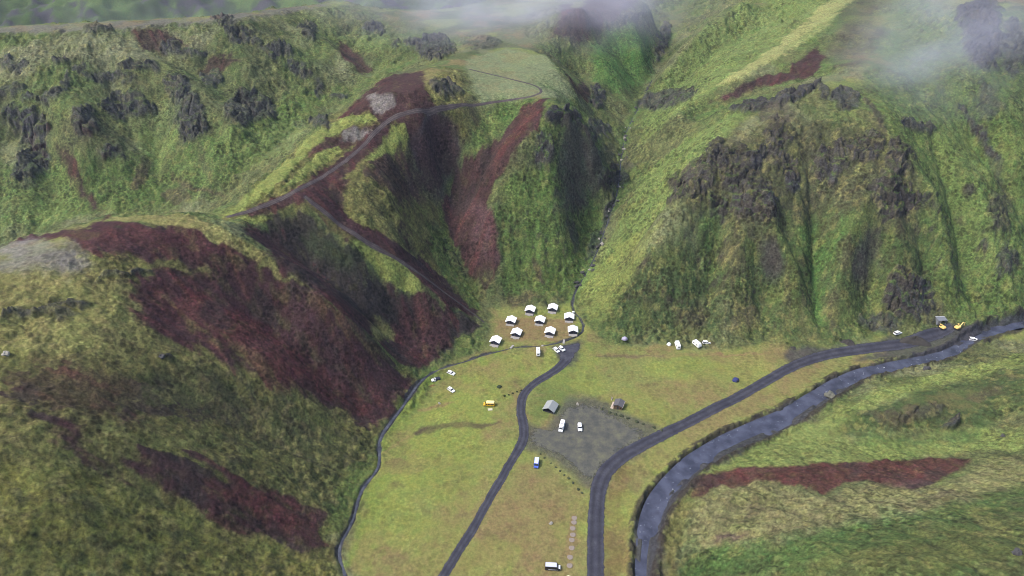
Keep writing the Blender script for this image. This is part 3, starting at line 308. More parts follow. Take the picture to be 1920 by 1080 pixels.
 ('green_lt',0.85,3,4,0.4,0,((89.2,417.7),(104.4,416),(108.3,416.5),(113.4,421.8),(116.9,419.5),(120.8,418.5),(136.9,418.6),(143.5,407.9),(117.4,375.4),(107.3,367.6),(91.5,358.7),(85.8,352.1),(72.1,350.2),(66.3,346.8),(57.4,337.2),(49.1,330.6),(46.1,326.7),(36.6,320.4),(44.7,346.5),(62.9,375.4),(72.3,383.4),(75,386.9),(83.1,407.5),(86.3,413.5))),
 ('lime',0.6,4,5,0.6,0,((38.7,310.2),(35.8,330.4),(48.1,349.5),(54.8,354.7),(67,358.2),(69.9,358.2),(78.1,354.2),(79.4,340.4),(82.7,336.3),(56.5,312.6),(45.5,303.3),(42.1,306.6))),
 ('rock_brown',0.8,2,3,0,0.5,((77.5,320.9),(76,318.2),(72.7,318.4),(70.3,322),(70.6,326.3),(73.2,327.4),(76.2,324.6),(77.1,322.5))),
 ('green_dk',0.85,4,4,0.3,0,((44.6,302.8),(52.6,310.3),(71.2,323.9),(82.1,327.5),(85.1,329.3),(95.4,328.9),(100.9,330),(108.6,324.2),(111.6,318.8),(112.3,295.3),(104.6,296.7),(92.6,297.4),(56.5,300.4),(48.6,302.3))),
 ('green_dk',0.8,5,6,0.3,0,((118.8,366.9),(141.6,382.7),(150.6,388),(176.9,396.4),(190.3,395.8),(196.5,388.2),(218,373.5),(222.4,372.7),(227.1,359.3),(232.8,348),(222.9,339.8),(218.5,334.7),(213.3,333.1),(209.4,333.7),(206.1,335.2),(187.3,331.8),(172.8,345.2),(161.2,339.9),(156.7,339.9),(151.6,338.5),(144.8,333.2),(136.4,334.6),(128.1,337),(121.2,343.5),(117,344.9),(97.6,336.8),(96,338.7),(94,347.2),(95.5,361.1),(101.3,359.3),(104.4,359.4),(115.2,365))),
 ('green_m',0.85,5,5,0.4,0,((100.9,333.2),(114.7,338.2),(124.7,332.1),(140.6,332.1),(144.5,331.2),(150.9,336),(156.1,337.8),(160.4,337.8),(165.6,339.6),(172.2,344),(183.2,332.1),(186.5,330.3),(205.5,335.4),(208.8,334.2),(212.7,333.9),(224.1,339.1),(232.5,339.4),(240.7,312.2),(241.2,306.1),(233.4,305.8),(219.1,301.8),(198.6,299.4),(184.8,295.4),(172.4,295.5),(168.7,296.3),(151.3,294.8),(135.4,296.1),(127,295.7),(116.7,306.4),(112.5,314.6),(110.7,322.4),(102.7,331.9))),
 ('brown_dk',0.5,6,8,0.4,0.35,((102.4,370.1),(109.1,371.1),(116.9,375.9),(121.6,380.5),(151.3,390.8),(176.9,396.6),(181.2,395.9),(189.1,391.9),(192.7,389.2),(196.6,387.5),(201.1,386.7),(205,385),(217.6,374.3),(221.4,372.9),(227.2,374.7),(235.5,353.1),(238.1,340.6),(229.8,340.7),(213.3,335.8),(205,338.3),(194.5,337.5),(190.1,338.6),(180.5,349.1),(173,349.8),(167.8,347.2),(161.4,341.9),(156.9,341.5),(151.8,339.8),(145,334),(133,334.3),(128.7,333.6),(124.9,334.1),(121.6,336),(118.6,339.9),(114.6,340.7),(100.9,338.1),(95.4,340.8),(93.3,344.6),(93.2,356.2),(96.7,362.6),(99.3,365.4))),
 ('rock_brown',0.85,1.5,4,0,1,((138.9,360.1),(137.4,352.9),(134.3,347.2),(130.6,345.3),(126.6,346.7),(119.3,353.8),(117.6,358.5),(118.2,363.8),(121.1,369.2),(125.7,373.5),(130.7,374.4),(134.9,371.4),(137.8,366.2))),
 ('rock_brown',0.85,1.5,4,0,1,((113.1,356.2),(110.9,351.6),(107.7,348.7),(104,346.8),(100.5,346.7),(98.2,349.6),(100.2,367),(102.8,373),(106,375.6),(109,374.7),(113.2,365.7),(113.9,360.9))),
 ('rock_brown',0.85,1.5,4,0,1,((100.1,354.9),(98.7,350.3),(96.6,348),(94,347.1),(92,350.8),(92,362.1),(91,367.3),(91.2,372.9),(92.4,376.7),(94.3,378.2),(96.7,377.2),(98.8,373.5),(101,362.3))),
 ('rock_brown',0.85,1.5,4,0,1,((121.5,367.4),(119.5,364.8),(116.8,363.3),(114,363),(111.7,364.4),(110.5,367.5),(110.8,372.5),(112.5,377.8),(115.1,382.3),(118.4,385.8),(120.9,384.7),(122.6,381.3),(123.2,376.3),(122.7,371.2))),
 ('rock_brown',0.85,1.5,4,0,1,((160.4,375.7),(158.4,369.5),(155.4,365),(151.6,362.1),(147.7,361.2),(145.1,364),(144.1,369.5),(144.7,376.7),(146.8,383.4),(151.1,391.4),(155.7,396.3),(159.2,395.9),(161.6,391.9),(161.6,383.9))),
 ('rock_brown',0.85,1.5,4,0,1,((144.8,344.3),(142.6,339.8),(140.2,337.8),(137.6,337.1),(133.5,339.8),(132.7,342.2),(133.2,345.4),(135,348.9),(137.7,351.9),(140.9,354),(143.8,354.3),(145.6,352.6),(146.5,350.2))),
 ('rock_brown',0.85,1.5,4,0,1,((162.9,362.7),(162.2,360),(157.7,354.6),(153.2,354.6),(152.3,357.3),(153.5,364.3),(155.4,367.5),(160.1,369.9),(161.9,368.4),(162.8,365.7))),
 ('rock_brown',0.85,1.5,4,0,1,((121.5,344.8),(119.8,342.5),(113.9,342.5),(112.4,343.3),(112.4,346.4),(115.9,349.2),(118.2,349.7),(120.1,349),(121.3,347.3))),
 ('rock_brown',0.85,1.5,4,0,1,((136.2,340.6),(134.2,337.8),(132.1,337.2),(127.9,338.7),(126.8,343.8),(127.5,345.8),(128.9,347),(132.9,346.3),(136,343))),
 ('rock_brown',0.85,1.5,4,0,1,((210.4,367.5),(208.5,364.2),(204.9,361.3),(200.5,360),(196.5,361),(191.5,367.1),(191.5,370.8),(193.2,374.1),(196.6,376.6),(200.8,377.4),(204.7,376),(208.1,373.7),(210.2,370.8))),
 ('rock_brown',0.85,1.5,4,0,1,((231,369.4),(226.1,358.2),(223,355.8),(214.7,353.6),(212,355.6),(211.2,359.7),(212.4,365),(214.7,369),(217.5,371),(226.5,374.2),(229.9,373.1))),
 ('rock_brown',0.85,1.5,4,0,1,((214.7,375.8),(213.8,374.6),(208.9,373.2),(204,375),(202.8,378.7),(205.4,380),(210.8,379.8),(214.6,377.5))),
 ('rock_brown',0.85,1.5,4,0,1,((231.6,347.2),(230.2,345.2),(220.6,342.3),(212.3,338.7),(206.8,339.6),(203.1,341.2),(202,343.6),(203.9,346.4),(221.2,352.1),(227,351.7),(230.5,349.6))),
 ('rock_brown',0.85,1.5,4,0,1,((240,348.6),(238.3,345.5),(235.8,343.7),(232.7,342.9),(226.5,344.1),(224.3,345.5),(223.5,347.2),(224.6,349.3),(227,351.2),(240.5,352.1))),
 ('rock_brown',0.85,1.5,4,0,1,((189.6,365.6),(185.6,359.5),(183.9,359.1),(181.8,362.8),(182.8,369.7),(186.8,375.8),(188.8,376.7),(190.5,376.1),(191.3,373.9),(190.9,369.9))),
 ('rock_brown',0.85,1.5,4,0,1,((182.7,366.2),(179.7,360.9),(177.3,359.7),(173.1,361.4),(172,363.8),(172.4,368.5),(176.6,371.8),(181.5,371.5),(182.8,369.5))),
 ('rock_brown',0.85,1.5,4,0,1,((217,353.3),(217,351.9),(211.2,347.5),(200.3,346.2),(198.9,347.6),(199.5,349.9),(201.7,352.3),(205,353.9),(215.4,354.3))),
 ('rock',0.9,1,3,0,1,((130.4,343.2),(128.5,340.7),(125.1,342),(122.5,347.7),(124.3,349.8),(127.7,348.5),(130.1,344.8))),
 ('rock',0.9,1,3,0,1,((147.9,343.3),(145.4,338.3),(141.9,336.4),(139.7,338.4),(140.1,341.8),(145.2,346.1),(147.2,346.9),(148.2,345.9))),
 ('rock',0.9,1,3,0,1,((224.7,348.1),(222.5,343.4),(221.6,343.4),(220.2,347.7),(221.3,351.2),(223.4,352.4),(224.5,349.8))),
 ('rock',0.9,1,3,0,1,((144.1,366),(141.9,362.2),(137.8,360.3),(136.3,361.3),(135.4,363.3),(136.5,368.7),(140.1,372.2),(142.2,372.7),(144.2,368.7))),
 ('rock',0.9,1,3,0,1,((164,357.6),(161.3,353.4),(158.8,351.5),(154.3,351.2),(153,352.2),(153.8,356.6),(157.9,360),(160.4,361),(163.7,359.3))),
 ('rock',0.9,1,3,0,1,((184.9,360.9),(183.3,357.4),(182.3,357.2),(179.6,360.4),(180.1,364.2),(182.8,367.4),(184,366.9),(185.1,363.3))),
 ('brown_dk',0.6,3,5,0.4,0,((124.9,322.6),(121.1,314.8),(118.8,313.2),(117,314.2),(115.9,317),(117,327.1),(118.7,331.7),(120.6,334.1),(122.6,334.9),(124.2,333.4),(125.3,330.5),(125.5,326.7))),
 ('brown_dk',0.6,3,5,0.4,0,((144.5,324.9),(144.3,321.2),(143.1,320.1),(140.1,321.7),(138,326.2),(138.6,330.8),(139.8,331.9),(142.6,329.9),(143.8,327.5))),
 ('brown_dk',0.6,3,5,0.4,0,((156.6,314),(157.4,310.3),(156.7,306.5),(155.1,304.1),(152.9,303.6),(149.2,310.1),(147.7,322.1),(148.7,323.2),(150.6,323),(152.9,321.3),(155,318.1))),
 ('brown_dk',0.6,3,5,0.4,0,((191.3,326.1),(190.6,324),(185.5,320.1),(182.4,319.7),(180.1,321.1),(178.8,323.6),(178.6,326.5),(179.5,329.1),(181,330.3),(190.1,327.3))),
 ('brown_dk',0.6,3,5,0.4,0,((199.7,325.3),(197,320.8),(192.6,318.2),(191.1,318.7),(190.4,320.2),(191.6,324.8),(195.9,329.3),(197.9,330),(199.5,329.5),(200,327.6))),
 ('brown_dk',0.6,3,5,0.4,0,((221.8,336.9),(219.5,333.2),(216.3,330.2),(212.9,329.1),(209.8,329.5),(204.9,334.7),(205.4,335.8),(207.6,337),(214.1,337.7),(218.6,339.3),(221.3,338.9))),
 ('brown_dk',0.6,3,5,0.4,0,((163.6,304.1),(160.6,295.5),(158.8,293.1),(157.3,292.7),(156.8,298.9),(159.1,309.5),(162.2,312),(163.6,311.2),(164.2,308.5))),
 ('brown_dk',0.6,3,5,0.4,0,((131.7,306.1),(130.4,302.4),(125.8,298.2),(123.2,298.2),(121,299.6),(119.7,302),(119.6,305.3),(120.5,308.2),(122.3,310.3),(124.8,311.6),(130,311.1),(131.6,309.4))),
 ('brown_dk',0.6,3,5,0.4,0,((108.4,304.9),(107,301.6),(104,298.7),(100.2,297.2),(96.4,297.2),(93.3,299.1),(91.2,301.6),(90.6,304.1),(91.7,306.6),(98,309.9),(102.4,311.1),(106.1,310.8),(108.1,308.2))),
 ('brown_dk',0.6,3,5,0.4,0,((179.4,305.7),(178.5,302.1),(176.4,298.3),(174.3,296.3),(172.5,296.3),(171.6,298.7),(173,310.9),(174.1,313.2),(175.3,313.6),(178.1,311.1),(179.2,308.9))),
 ('emerald',0.6,3,4,0.3,0,((158.4,341.9),(160.9,339.6),(163.9,338.2),(167.9,338.9),(171.3,338.3),(174.4,329.7),(185.6,338.6),(187.2,334.8),(174.5,320.7),(170.9,302.5),(163,301.3),(169.1,324.5),(164.1,329),(159.5,339.3))),
 ('emerald',0.5,4,4,0,0,((118,338.3),(116.4,336.5),(108.2,333.7),(106.3,334.6),(105.4,336.3),(107.9,341.3),(113.6,345),(116.4,345.1),(118.3,344.1),(118.9,341.6))),
 ('rock',0.9,1.5,4,0,1,((234.5,315),(232.9,311.7),(227.9,307.7),(221,304.4),(215.3,304.8),(210.4,306.9),(207.2,310),(206.2,313.4),(207.2,315.9),(210.7,317.8),(222.1,319.1),(230.6,322),(233.5,318.4))),
 ('rock_brown',0.9,1.5,3,0,1,((221.8,319),(220.8,316.9),(218.5,315.1),(215.7,314.4),(210.3,316),(207.9,319.4),(208.6,321.1),(210.3,322),(220.8,320.2))),
 ('rock',0.7,1.5,4,0,0.9,((214.6,302.1),(212.6,300.7),(208.5,299.8),(203.4,300.2),(190.1,304.2),(189.4,305.8),(192.1,308.4),(197.8,311.8),(211.2,305.7),(213.9,303.7))),
 ('rock_brown',0.7,2,3,0,0.6,((240.4,308.6),(237,305.2),(226.9,304),(224.4,306.9),(229.9,313.1),(235.6,312.9),(239.9,310.4))),
 ('green',0.75,5,5,0.4,0,((300.3,550.6),(315,535.8),(321.5,527.8),(329.6,523.1),(357.7,515.7),(362.8,515.1),(369.1,516.2),(345.2,471.8),(339.1,458.2),(328.5,438.6),(317.9,411.8),(314.1,404.4),(307.3,381),(306.9,365.9),(305.4,356.8),(302.4,348.5),(296.7,334.8),(292.5,316.2),(290.6,311.8),(273.4,308.1),(257.8,306.6),(238.9,308.6),(229.5,350.1),(230.1,361.1),(232.5,368.3),(224,373.4),(220.8,380.9),(217.7,395.8),(217.3,402.2),(227.5,443.1),(233.1,459.9),(250.7,486.2),(285.2,531),(292.7,540.8))),
 ('green_lt',0.55,8,6,0.3,0,((247.4,390.6),(253.4,393.8),(271,408.6),(276.3,410.4),(279.4,404),(281.4,401.6),(283.2,393.4),(283.1,388.1),(279.3,377.8),(281,371.2),(279.3,365.2),(281.1,341.6),(282.6,336.2),(269.8,328.7),(257.7,352),(252.7,351),(248,359.6),(247.2,366.2),(249,372.8),(248.6,384.3),(247.5,386.7))),
 ('rock',0.95,3,5,0.3,1,((329.1,540.1),(345.4,536.5),(357.2,535.8),(335,491.1),(315.9,449),(299.3,435.2),(294.8,438.6),(291.6,444.1),(308.8,490.7),(319.7,519))),
 ('rock',0.8,3,5,0.3,0.8,((340.8,465.6),(329.7,446.9),(322.5,436.4),(316.2,430.2),(311.7,429.2),(311.3,435.4),(313.6,445.8),(320.2,461.5),(330.8,480.5),(341.6,496.7),(350,505.9),(353.8,505.4),(352.7,496.2),(346.7,480))),
 ('rock',0.6,3,5,0.3,0.8,((297,412.5),(294,403.9),(291.6,402.2),(289.5,403.4),(286.6,411.1),(286.3,416.1),(287,420.7),(289.6,425.4),(292.7,428),(295.9,428.3),(297.8,425.2),(298.2,419.5))),
 ('rock',0.9,1,2,0,0.8,((276.6,416.9),(281.9,413.2),(284.1,410),(293.3,383),(290.6,385.8),(284.1,399.5),(281.8,407.4),(277.8,412.9))),
 ('rock_brown',0.7,2,3,0,0.4,((294.8,374.8),(297.8,366.7),(297,363.6),(294.5,361.5),(292.3,362.8),(288.1,370.9),(287.2,376.7),(289,386.5),(291.2,384),(292.8,379.6))),
 ('rock_brown',0.7,2,4,0,0.6,((291.6,359.7),(287.7,352.8),(283.6,347.8),(278.8,343.8),(275.1,343),(272.7,344.7),(271.6,347.9),(271.6,351.7),(273,355.5),(277.3,361),(284.6,368.2),(292.3,369.2),(292,364.1))),
 ('rock',0.9,1,2.5,0,0.9,((251.7,393.7),(246.2,390.3),(241.7,389.4),(237.9,390.2),(229.2,387.4),(229.4,389.7),(233.1,394.7),(236.8,396.5),(249.8,397.3),(251.6,395.5))),
 ('rock',0.85,1.5,3,0,0.9,((209,406.2),(205.4,401.4),(202,399.5),(198.6,400),(196.3,403.1),(195.1,407.4),(195.4,412.5),(197.3,417.8),(200.3,421.7),(204.4,424.6),(208.2,424.6),(210.8,421.9),(212,417.6),(211.6,412.4))),
 ('rock',0.8,1,2,0,0.8,((196.4,418.5),(193.5,413.8),(191.7,412.9),(189,414.8),(189.1,420),(192,424.6),(194,426.1),(195.6,425.6),(196.9,421.4))),
 ('rock_brown',0.8,1,2,0,0.4,((213.1,410.3),(213.8,381.7),(214.6,375.6),(216.6,376),(218.8,393),(215.9,413.1))),
 ('brown_dk',0.6,2,3,0,0,((217.1,375.2),(215.3,375.1),(209.7,380.7),(207.1,385.5),(205.7,391.4),(205.5,396.5),(206.7,400),(208.6,400.1),(211.5,398.3),(217.8,382.7),(217.8,377.6))),
 ('rock',0.8,1,2,0,0.6,((270.8,339.1),(268.8,338.2),(266.1,340.8),(267.2,341.9),(270.5,339.7))),
 ('rock_brown',0.8,1,2,0,0.6,((269.4,362.8),(267.4,360.3),(264.6,360.4),(262.7,362.4),(263,364.6),(267.2,365.7),(269.4,364.2))),
 ('rock',0.7,2,4,0,0.7,((289.6,336.2),(288.3,333.2),(281.7,327.1),(279.2,327.1),(277.1,328.1),(275.9,330.2),(275.7,332.8),(276.6,335.4),(282.1,340.2),(285.3,341.1),(287.9,340.6),(289.4,338.8))),
 ('rock_brown',0.7,1,2,0,0,((289.2,398.8),(287.9,398),(286,400.4),(286.7,402.6),(289.3,400))),
 ('green',0.85,5,6,0.4,0,((-321.7,399.4),(-318.1,400.9),(-308.4,400.6),(-305.1,402.5),(-303.2,406.4),(-299.9,408.3),(-283.9,406.2),(-272.2,403.1),(-267.8,403.7),(-260.5,407.1),(-256,407.7),(-242,416.5),(-237,425.2),(-232.5,426.2),(-226,423.9),(-220.2,422.9),(-215.7,424.3),(-210.3,423.9),(-205.5,424.8),(-197.8,430.5),(-193.5,432.4),(-187.8,431.5),(-183.1,432.4),(-178.5,447.3),(-175.1,452.6),(-174,464.2),(-171,471.5),(-167,476.3),(-161.5,476.7),(-156.9,480.1),(-153.4,487),(-143,494.5),(-126,502.5),(-135.9,484.6),(-144.8,466),(-151.5,456.9),(-152.6,446.3),(-164,414.5),(-172.3,401.7),(-183.9,393.4),(-187.2,389.5),(-209.9,385.6),(-219.4,384.9),(-275.8,367.4),(-285.2,367.1),(-295.1,361.5),(-306.9,358.6),(-319.8,394.4))),
 ('tan_green',0.8,5,6,0,0,((-345.4,473.4),(-340,474.1),(-335.3,475.9),(-329.9,476.6),(-320.5,480.2),(-312.9,486.9),(-308.4,489.2),(-302,487.7),(-296.8,488.3),(-287.3,491.1),(-274.5,498.1),(-264.7,500.9),(-255.8,505.7),(-246.9,511.3),(-231.1,515.2),(-226.5,518.1),(-210.5,522.5),(-218.2,506.9),(-224.8,498.6),(-234.2,495),(-238.2,491.9),(-241.7,487.8),(-239.8,473.1),(-254.2,470.1),(-259.3,469.8),(-270.7,471.2),(-292.5,463.6),(-300.5,459.7),(-307.4,454.2),(-321,451.1),(-326.1,451),(-335.2,449.1),(-339.4,458.1),(-341.2,464.2))),
 ('heath',0.8,3,5,0,0,((-365.3,504.6),(-311.8,507.8),(-310.1,514.8),(-301.5,509.7),(-296.5,510.8),(-294.9,518.8),(-289.2,519),(-279.3,522.4),(-272.1,519.3),(-262.1,522.7),(-259.4,529.7),(-255.2,533.6),(-247.1,528.6),(-244.1,535.6),(-239.1,538),(-231.7,534.5),(-226.4,536.3),(-223.3,543.9),(-218.1,546.2),(-211,558),(-204.6,556.2),(-201,562.4),(-199.8,576.6),(-195,580.7),(-187.4,595.2),(-178,605.6),(-170.5,604.3),(-166.8,617.6),(-161.4,625.5),(-155.1,630.2),(-149.2,637.1),(-153.6,623.3),(-158.4,612.8),(-173.4,587.8),(-178.1,582.6),(-181.9,575.2),(-185.1,566.3),(-189.2,560.6),(-192.8,553.8),(-195.1,543.9),(-201.6,530.3),(-206.1,527.3),(-227.6,522.4),(-232.3,519.5),(-247.9,515),(-252.7,512.7),(-256.8,509.4),(-298.1,491.2),(-314.8,491.9),(-323.8,489.1),(-334.8,489.4),(-355.8,488.4))),
 ('scree',0.8,2,4,0,0,((-269.8,505.4),(-264.4,505.5),(-245,510.6),(-231.1,502.8),(-242.8,497.3),(-247.5,492.4),(-256,486.8),(-264.7,498.3))),
 ('scree',0.8,2,4,0,0,((-213.6,497),(-202.3,504.2),(-197.1,497.1),(-206.4,485.9),(-216.9,486.1),(-221.2,484.3),(-218,491.9))),
 ('scree',0.85,2,3,0.4,0,((-286.9,411),(-274.5,405),(-268.2,393.1),(-255.8,382.6),(-250.1,376.7),(-175.2,265.8),(-250.2,372.8),(-276.9,392.6),(-285.2,407.8))),
 ('scree',0.85,2,3,0,0,((-140.9,566.5),(-130.6,565.7),(-106.2,529.4),(-112.9,520.6),(-118.7,525.2),(-124.2,528.2),(-130.2,533.4),(-136.5,553.7))),
 ('brown_dk',0.5,3,4,0.4,0,((-235.8,462.8),(-228.1,446.6),(-190.7,400.9),(-188,402.3),(-220.5,445.9),(-232.6,463.9))),
 ('brown_dk',0.8,1.5,3,0,0,((-233.5,407.2),(-234.2,396.4),(-235.5,393.6),(-237.5,393.9),(-239.6,396.8),(-240.9,401),(-240,421.4),(-238.8,422.5),(-236.2,418.6),(-234.4,413.4))),
 ('brown_dk',0.8,1.5,3,0,0,((-221.1,410.2),(-209.1,397.9),(-191.7,391.8),(-186.3,390.6),(-179.2,385.7),(-180.2,390.5),(-185.9,393.4),(-190.8,394.4),(-207.9,402.1),(-219.6,411.6))),
 ('brown_dk',0.7,1.5,3,0,0,((-201.3,392.2),(-201.6,389.6),(-203.7,387.2),(-207.5,386.2),(-211.9,386.2),(-220.7,391.4),(-222.8,394.5),(-223,398),(-221,400.4),(-216.6,400.6),(-211.3,399.2),(-203,394.8))),
 ('rock',0.8,1.5,4,0.1,0.9,((-288,435.3),(-287.7,432.2),(-290.5,430.1),(-296.4,430.2),(-304.8,433),(-309.3,431.5),(-315.3,433.2),(-314.7,434.8),(-306.6,437.8),(-300.9,438.9),(-290.3,437.1))),
 ('rock',0.8,1.5,4,0.1,0.9,((-320.1,457),(-320.5,455.1),(-323.5,455),(-332.1,456.8),(-339.8,461.7),(-340.7,463.2),(-340.3,465.2),(-338.4,466.8),(-326.3,464.2),(-323.1,461.6))),
 ('rock',0.8,1.5,4,0.1,0.9,((-295.1,463.8),(-294.6,461.6),(-295.3,460),(-297,459.2),(-303.2,461),(-304.5,464.4),(-304.1,466.5),(-302.8,467.8),(-298.2,467),(-296.2,465.4))),
 ('rock',0.8,1.5,4,0.1,0.9,((-283.4,460.3),(-284.6,457.8),(-290.4,455.7),(-292.5,456.8),(-292.6,458.4),(-291.6,459.9),(-285.5,461.4),(-284,460.9))),
 ('rock',0.8,1.5,4,0.1,0.9,((-306.6,423.3),(-312.5,420.7),(-317.2,420.3),(-326.1,423),(-328,424.4),(-328.4,426.8),(-326.9,429.2),(-323.6,430.9),(-313.6,429.8),(-309.2,427.7),(-306.6,425.2))),
 ('rock',0.8,1.5,4,0.1,0.9,((-267.3,427.9),(-264.4,422.2),(-263.4,417.2),(-264.7,414.3),(-267.2,412.7),(-270.3,412.6),(-273.3,413.9),(-275.7,416.3),(-276.9,422.6),(-274.7,429.6),(-272.8,431.7),(-270.3,431.3))),
 ('rock',0.8,1.5,4,0.1,0.9,((-247.6,413.9),(-248.1,412.4),(-255.8,408.8),(-260.8,409.2),(-261.5,409.9),(-250.2,414.9),(-248.3,414.6))),
 ('rock',0.8,1.5,4,0.1,0.9,((-250.7,459.5),(-252.7,458.3),(-258.5,457.6),(-268,459.3),(-274.7,455.6),(-281.5,454.1),(-286.5,454.2),(-288.4,455.1),(-287.1,457.3),(-275.6,462.3),(-267.9,464.6),(-252.6,460.5))),
 ('rock',0.8,1.5,4,0.1,0.9,((-237,469.3),(-238.5,467.8),(-255,463.9),(-261.6,465.2),(-266.8,467.7),(-268.8,469.8),(-267.4,471.3),(-255.6,471),(-249.5,472.7),(-243.6,472.9),(-238.9,471.4))),
 ('rock',0.8,1.5,4,0.1,0.9,((-213.4,500.3),(-215.1,499),(-226.5,495),(-246.7,495.5),(-248.7,496.9),(-247.2,498.7),(-242.7,500.6),(-227.1,501.2),(-220.5,502.6),(-215.3,501.7))),
 ('rock',0.8,1.5,4,0.1,0.9,((-235.8,501.7),(-235.8,499.8),(-241.3,497.8),(-244.9,498.8),(-245.7,500.1),(-244.7,503.7),(-240.4,504.5),(-236.6,503))),
 ('rock',0.8,1.5,4,0.1,0.9,((-202.9,446),(-200.3,440.2),(-200.8,434.6),(-203,427.8),(-208.2,424.9),(-216.2,427.9),(-224,433.1),(-230.9,441.1),(-233,445.9),(-232.4,451.2),(-228.8,455.1),(-222.3,455.7),(-215,454.5),(-208.1,451.1))),
 ('rock',0.8,1.5,4,0.1,0.9,((-215.6,456.7),(-217.1,453.5),(-221.2,453),(-226.3,453.9),(-235,458),(-237.1,460.6),(-237.1,463.2),(-231.9,467.9),(-227.7,469),(-223.4,468.6),(-219.2,465.4),(-216.5,461.3))),
 ('rock',0.8,1.5,4,0.1,0.9,((-165.1,471.5),(-163.9,458.3),(-167.2,449.8),(-180.5,443.1),(-186.1,441.4),(-190.9,444.2),(-194.4,452.3),(-196.5,465.5),(-193.1,473.2),(-186.3,476.7),(-178.7,478.6),(-171.7,478.3),(-167.2,476.7))),
 ('rock',0.8,1.5,4,0.1,0.9,((-203.8,524.8),(-204.7,523),(-210,521.9),(-216.3,524.5),(-218.8,527.7),(-221.8,535.6),(-222.4,541.1),(-219,538.7),(-217,542.2),(-212.2,537.9),(-204.4,526.8))),
 ('rock',0.8,1.5,4,0.1,0.9,((-159.2,517),(-160.4,514.5),(-164.2,512.9),(-175.3,510.8),(-183.8,511.3),(-185.1,513),(-183.8,515),(-180.2,517.2),(-164.3,520.5),(-160.8,519.8))),
 ('rock',0.8,1.5,4,0.1,0.9,((-137.5,500.6),(-137.9,494.5),(-139,492.8),(-140.4,492.3),(-143.4,496.1),(-144.1,501.6),(-143.4,503.8),(-140.7,505.4),(-138.1,503.1))),
 ('rock',0.8,1.5,4,0.1,0.9,((-120.7,495.9),(-122.7,493.4),(-124.9,492.2),(-130.2,492.5),(-132.8,494.4),(-132.5,496),(-128.7,498.7),(-123.5,498.9),(-121.7,498))),
 ('rock',0.8,1.5,4,0.1,0.9,((-191.2,526.2),(-191.5,523.3),(-193.6,520.7),(-200.5,517.5),(-203.8,517.1),(-206.4,518.1),(-207.8,520.4),(-207.5,523.3),(-205.5,525.9),(-202.3,528),(-195.1,529.6),(-192.5,528.5))),
 ('rock',0.8,1.5,4,0.1,0.9,((-152.7,561),(-151.9,548.9),(-154.4,546.4),(-157.8,546.2),(-161.1,547.7),(-164.1,551.8),(-167.9,563.4),(-168.7,570.3),(-167.9,576.2),(-165.2,578.8),(-162,580),(-158.8,579.5),(-156,575.8),(-154.2,570.9))),
 ('rock',0.8,1.5,4,0.1,0.9,((-89.3,559),(-89.2,555.5),(-90,553.2),(-91.5,552.3),(-94.9,554.3),(-97,559.5),(-96.3,565.8),(-95,567.2),(-93.2,567.2),(-90.1,562.5))),
 ('rock',0.8,1.5,4,0.1,0.9,((-103.5,586.8),(-104,582.4),(-106.4,578.8),(-110.3,576.7),(-114.8,576.2),(-119.1,577.3),(-122.6,580.9),(-124.1,584.7),(-123.5,588),(-121.2,591.7),(-117.4,594.8),(-112.9,595.9),(-108.5,594.8),(-105.2,591.7))),
 ('rock',0.8,1.5,4,0.1,0.9,((-73.8,561.7),(-74.1,558.3),(-75.7,555.6),(-78.4,554.7),(-81.4,555.2),(-84.4,557.1),(-86.6,559.8),(-87.6,563.2),(-87.3,566.1),(-85.7,568.8),(-83.1,570.2),(-77.1,568.3),(-74.8,565.1))),
 ('rock',0.8,1.5,4,0.1,0.9,((-289.2,447.1),(-287.6,439.7),(-288,437.4),(-289.2,436.9),(-293.2,441.5),(-295.8,448.8),(-295.9,451.6),(-293.5,453.3),(-290.5,450.3))),
 ('rock',0.8,1.5,4,0.1,0.9,((-292.6,417.5),(-294,415.6),(-297.8,415.1),(-301.5,413.5),(-310.9,415.6),(-314.4,418.5),(-315.8,421.4),(-315.1,424.3),(-312.7,426.7),(-304.7,428.7),(-298.5,424.7),(-294.3,420.9))),
 ('rock',0.8,1.5,4,0.1,0.9,((-293.2,401.3),(-293.2,393.1),(-295,387),(-297.7,383.4),(-301.4,383.7),(-305.1,387.5),(-307.2,392.8),(-309.8,410),(-308,416.3),(-302.3,416.3),(-298.1,415.4),(-294.3,411.6),(-293,407.1))),
 ('rock',0.8,1.5,4,0.1,0.9,((-239.5,449.9),(-240.5,446.2),(-250.3,439.6),(-257.3,438.1),(-262.3,435.7),(-266,435.5),(-268,438.1),(-268.7,444.2),(-267,451.4),(-260.5,453.3),(-245.9,453.3),(-241.2,452.1))),
 ('rock',0.8,1.5,4,0.1,0.9,((-317,439.3),(-317.3,437.8),(-321.2,435.6),(-327.4,436.5),(-329.7,437.8),(-331.1,439.8),(-331.2,441.8),(-327.2,444),(-324.2,444),(-318,440.8))),
 ('rock',0.8,1.5,4,0.1,0.9,((-183.7,517.4),(-184.7,515.7),(-196.5,512.2),(-200.7,511.8),(-203.9,513.1),(-205.1,514.5),(-204.1,516.2),(-197.3,519.6),(-192.7,520.7),(-188.1,520.1),(-184.9,518.7))),
 ('rock',0.8,1.5,4,0.1,0.9,((-202.7,482.7),(-202.8,480),(-206.6,475.4),(-207.7,470.4),(-209.8,469),(-212.7,472),(-216.1,479.2),(-217,484),(-215.8,487),(-209.9,488.5),(-206.6,487.5),(-203.9,485))),
 ('rock',0.8,1.5,4,0.1,0.9,((-146.5,504.9),(-151.4,503.1),(-160.3,505),(-166.4,509.1),(-166.7,510.8),(-161.5,511.5),(-152.7,509.7),(-146.8,506.5))),
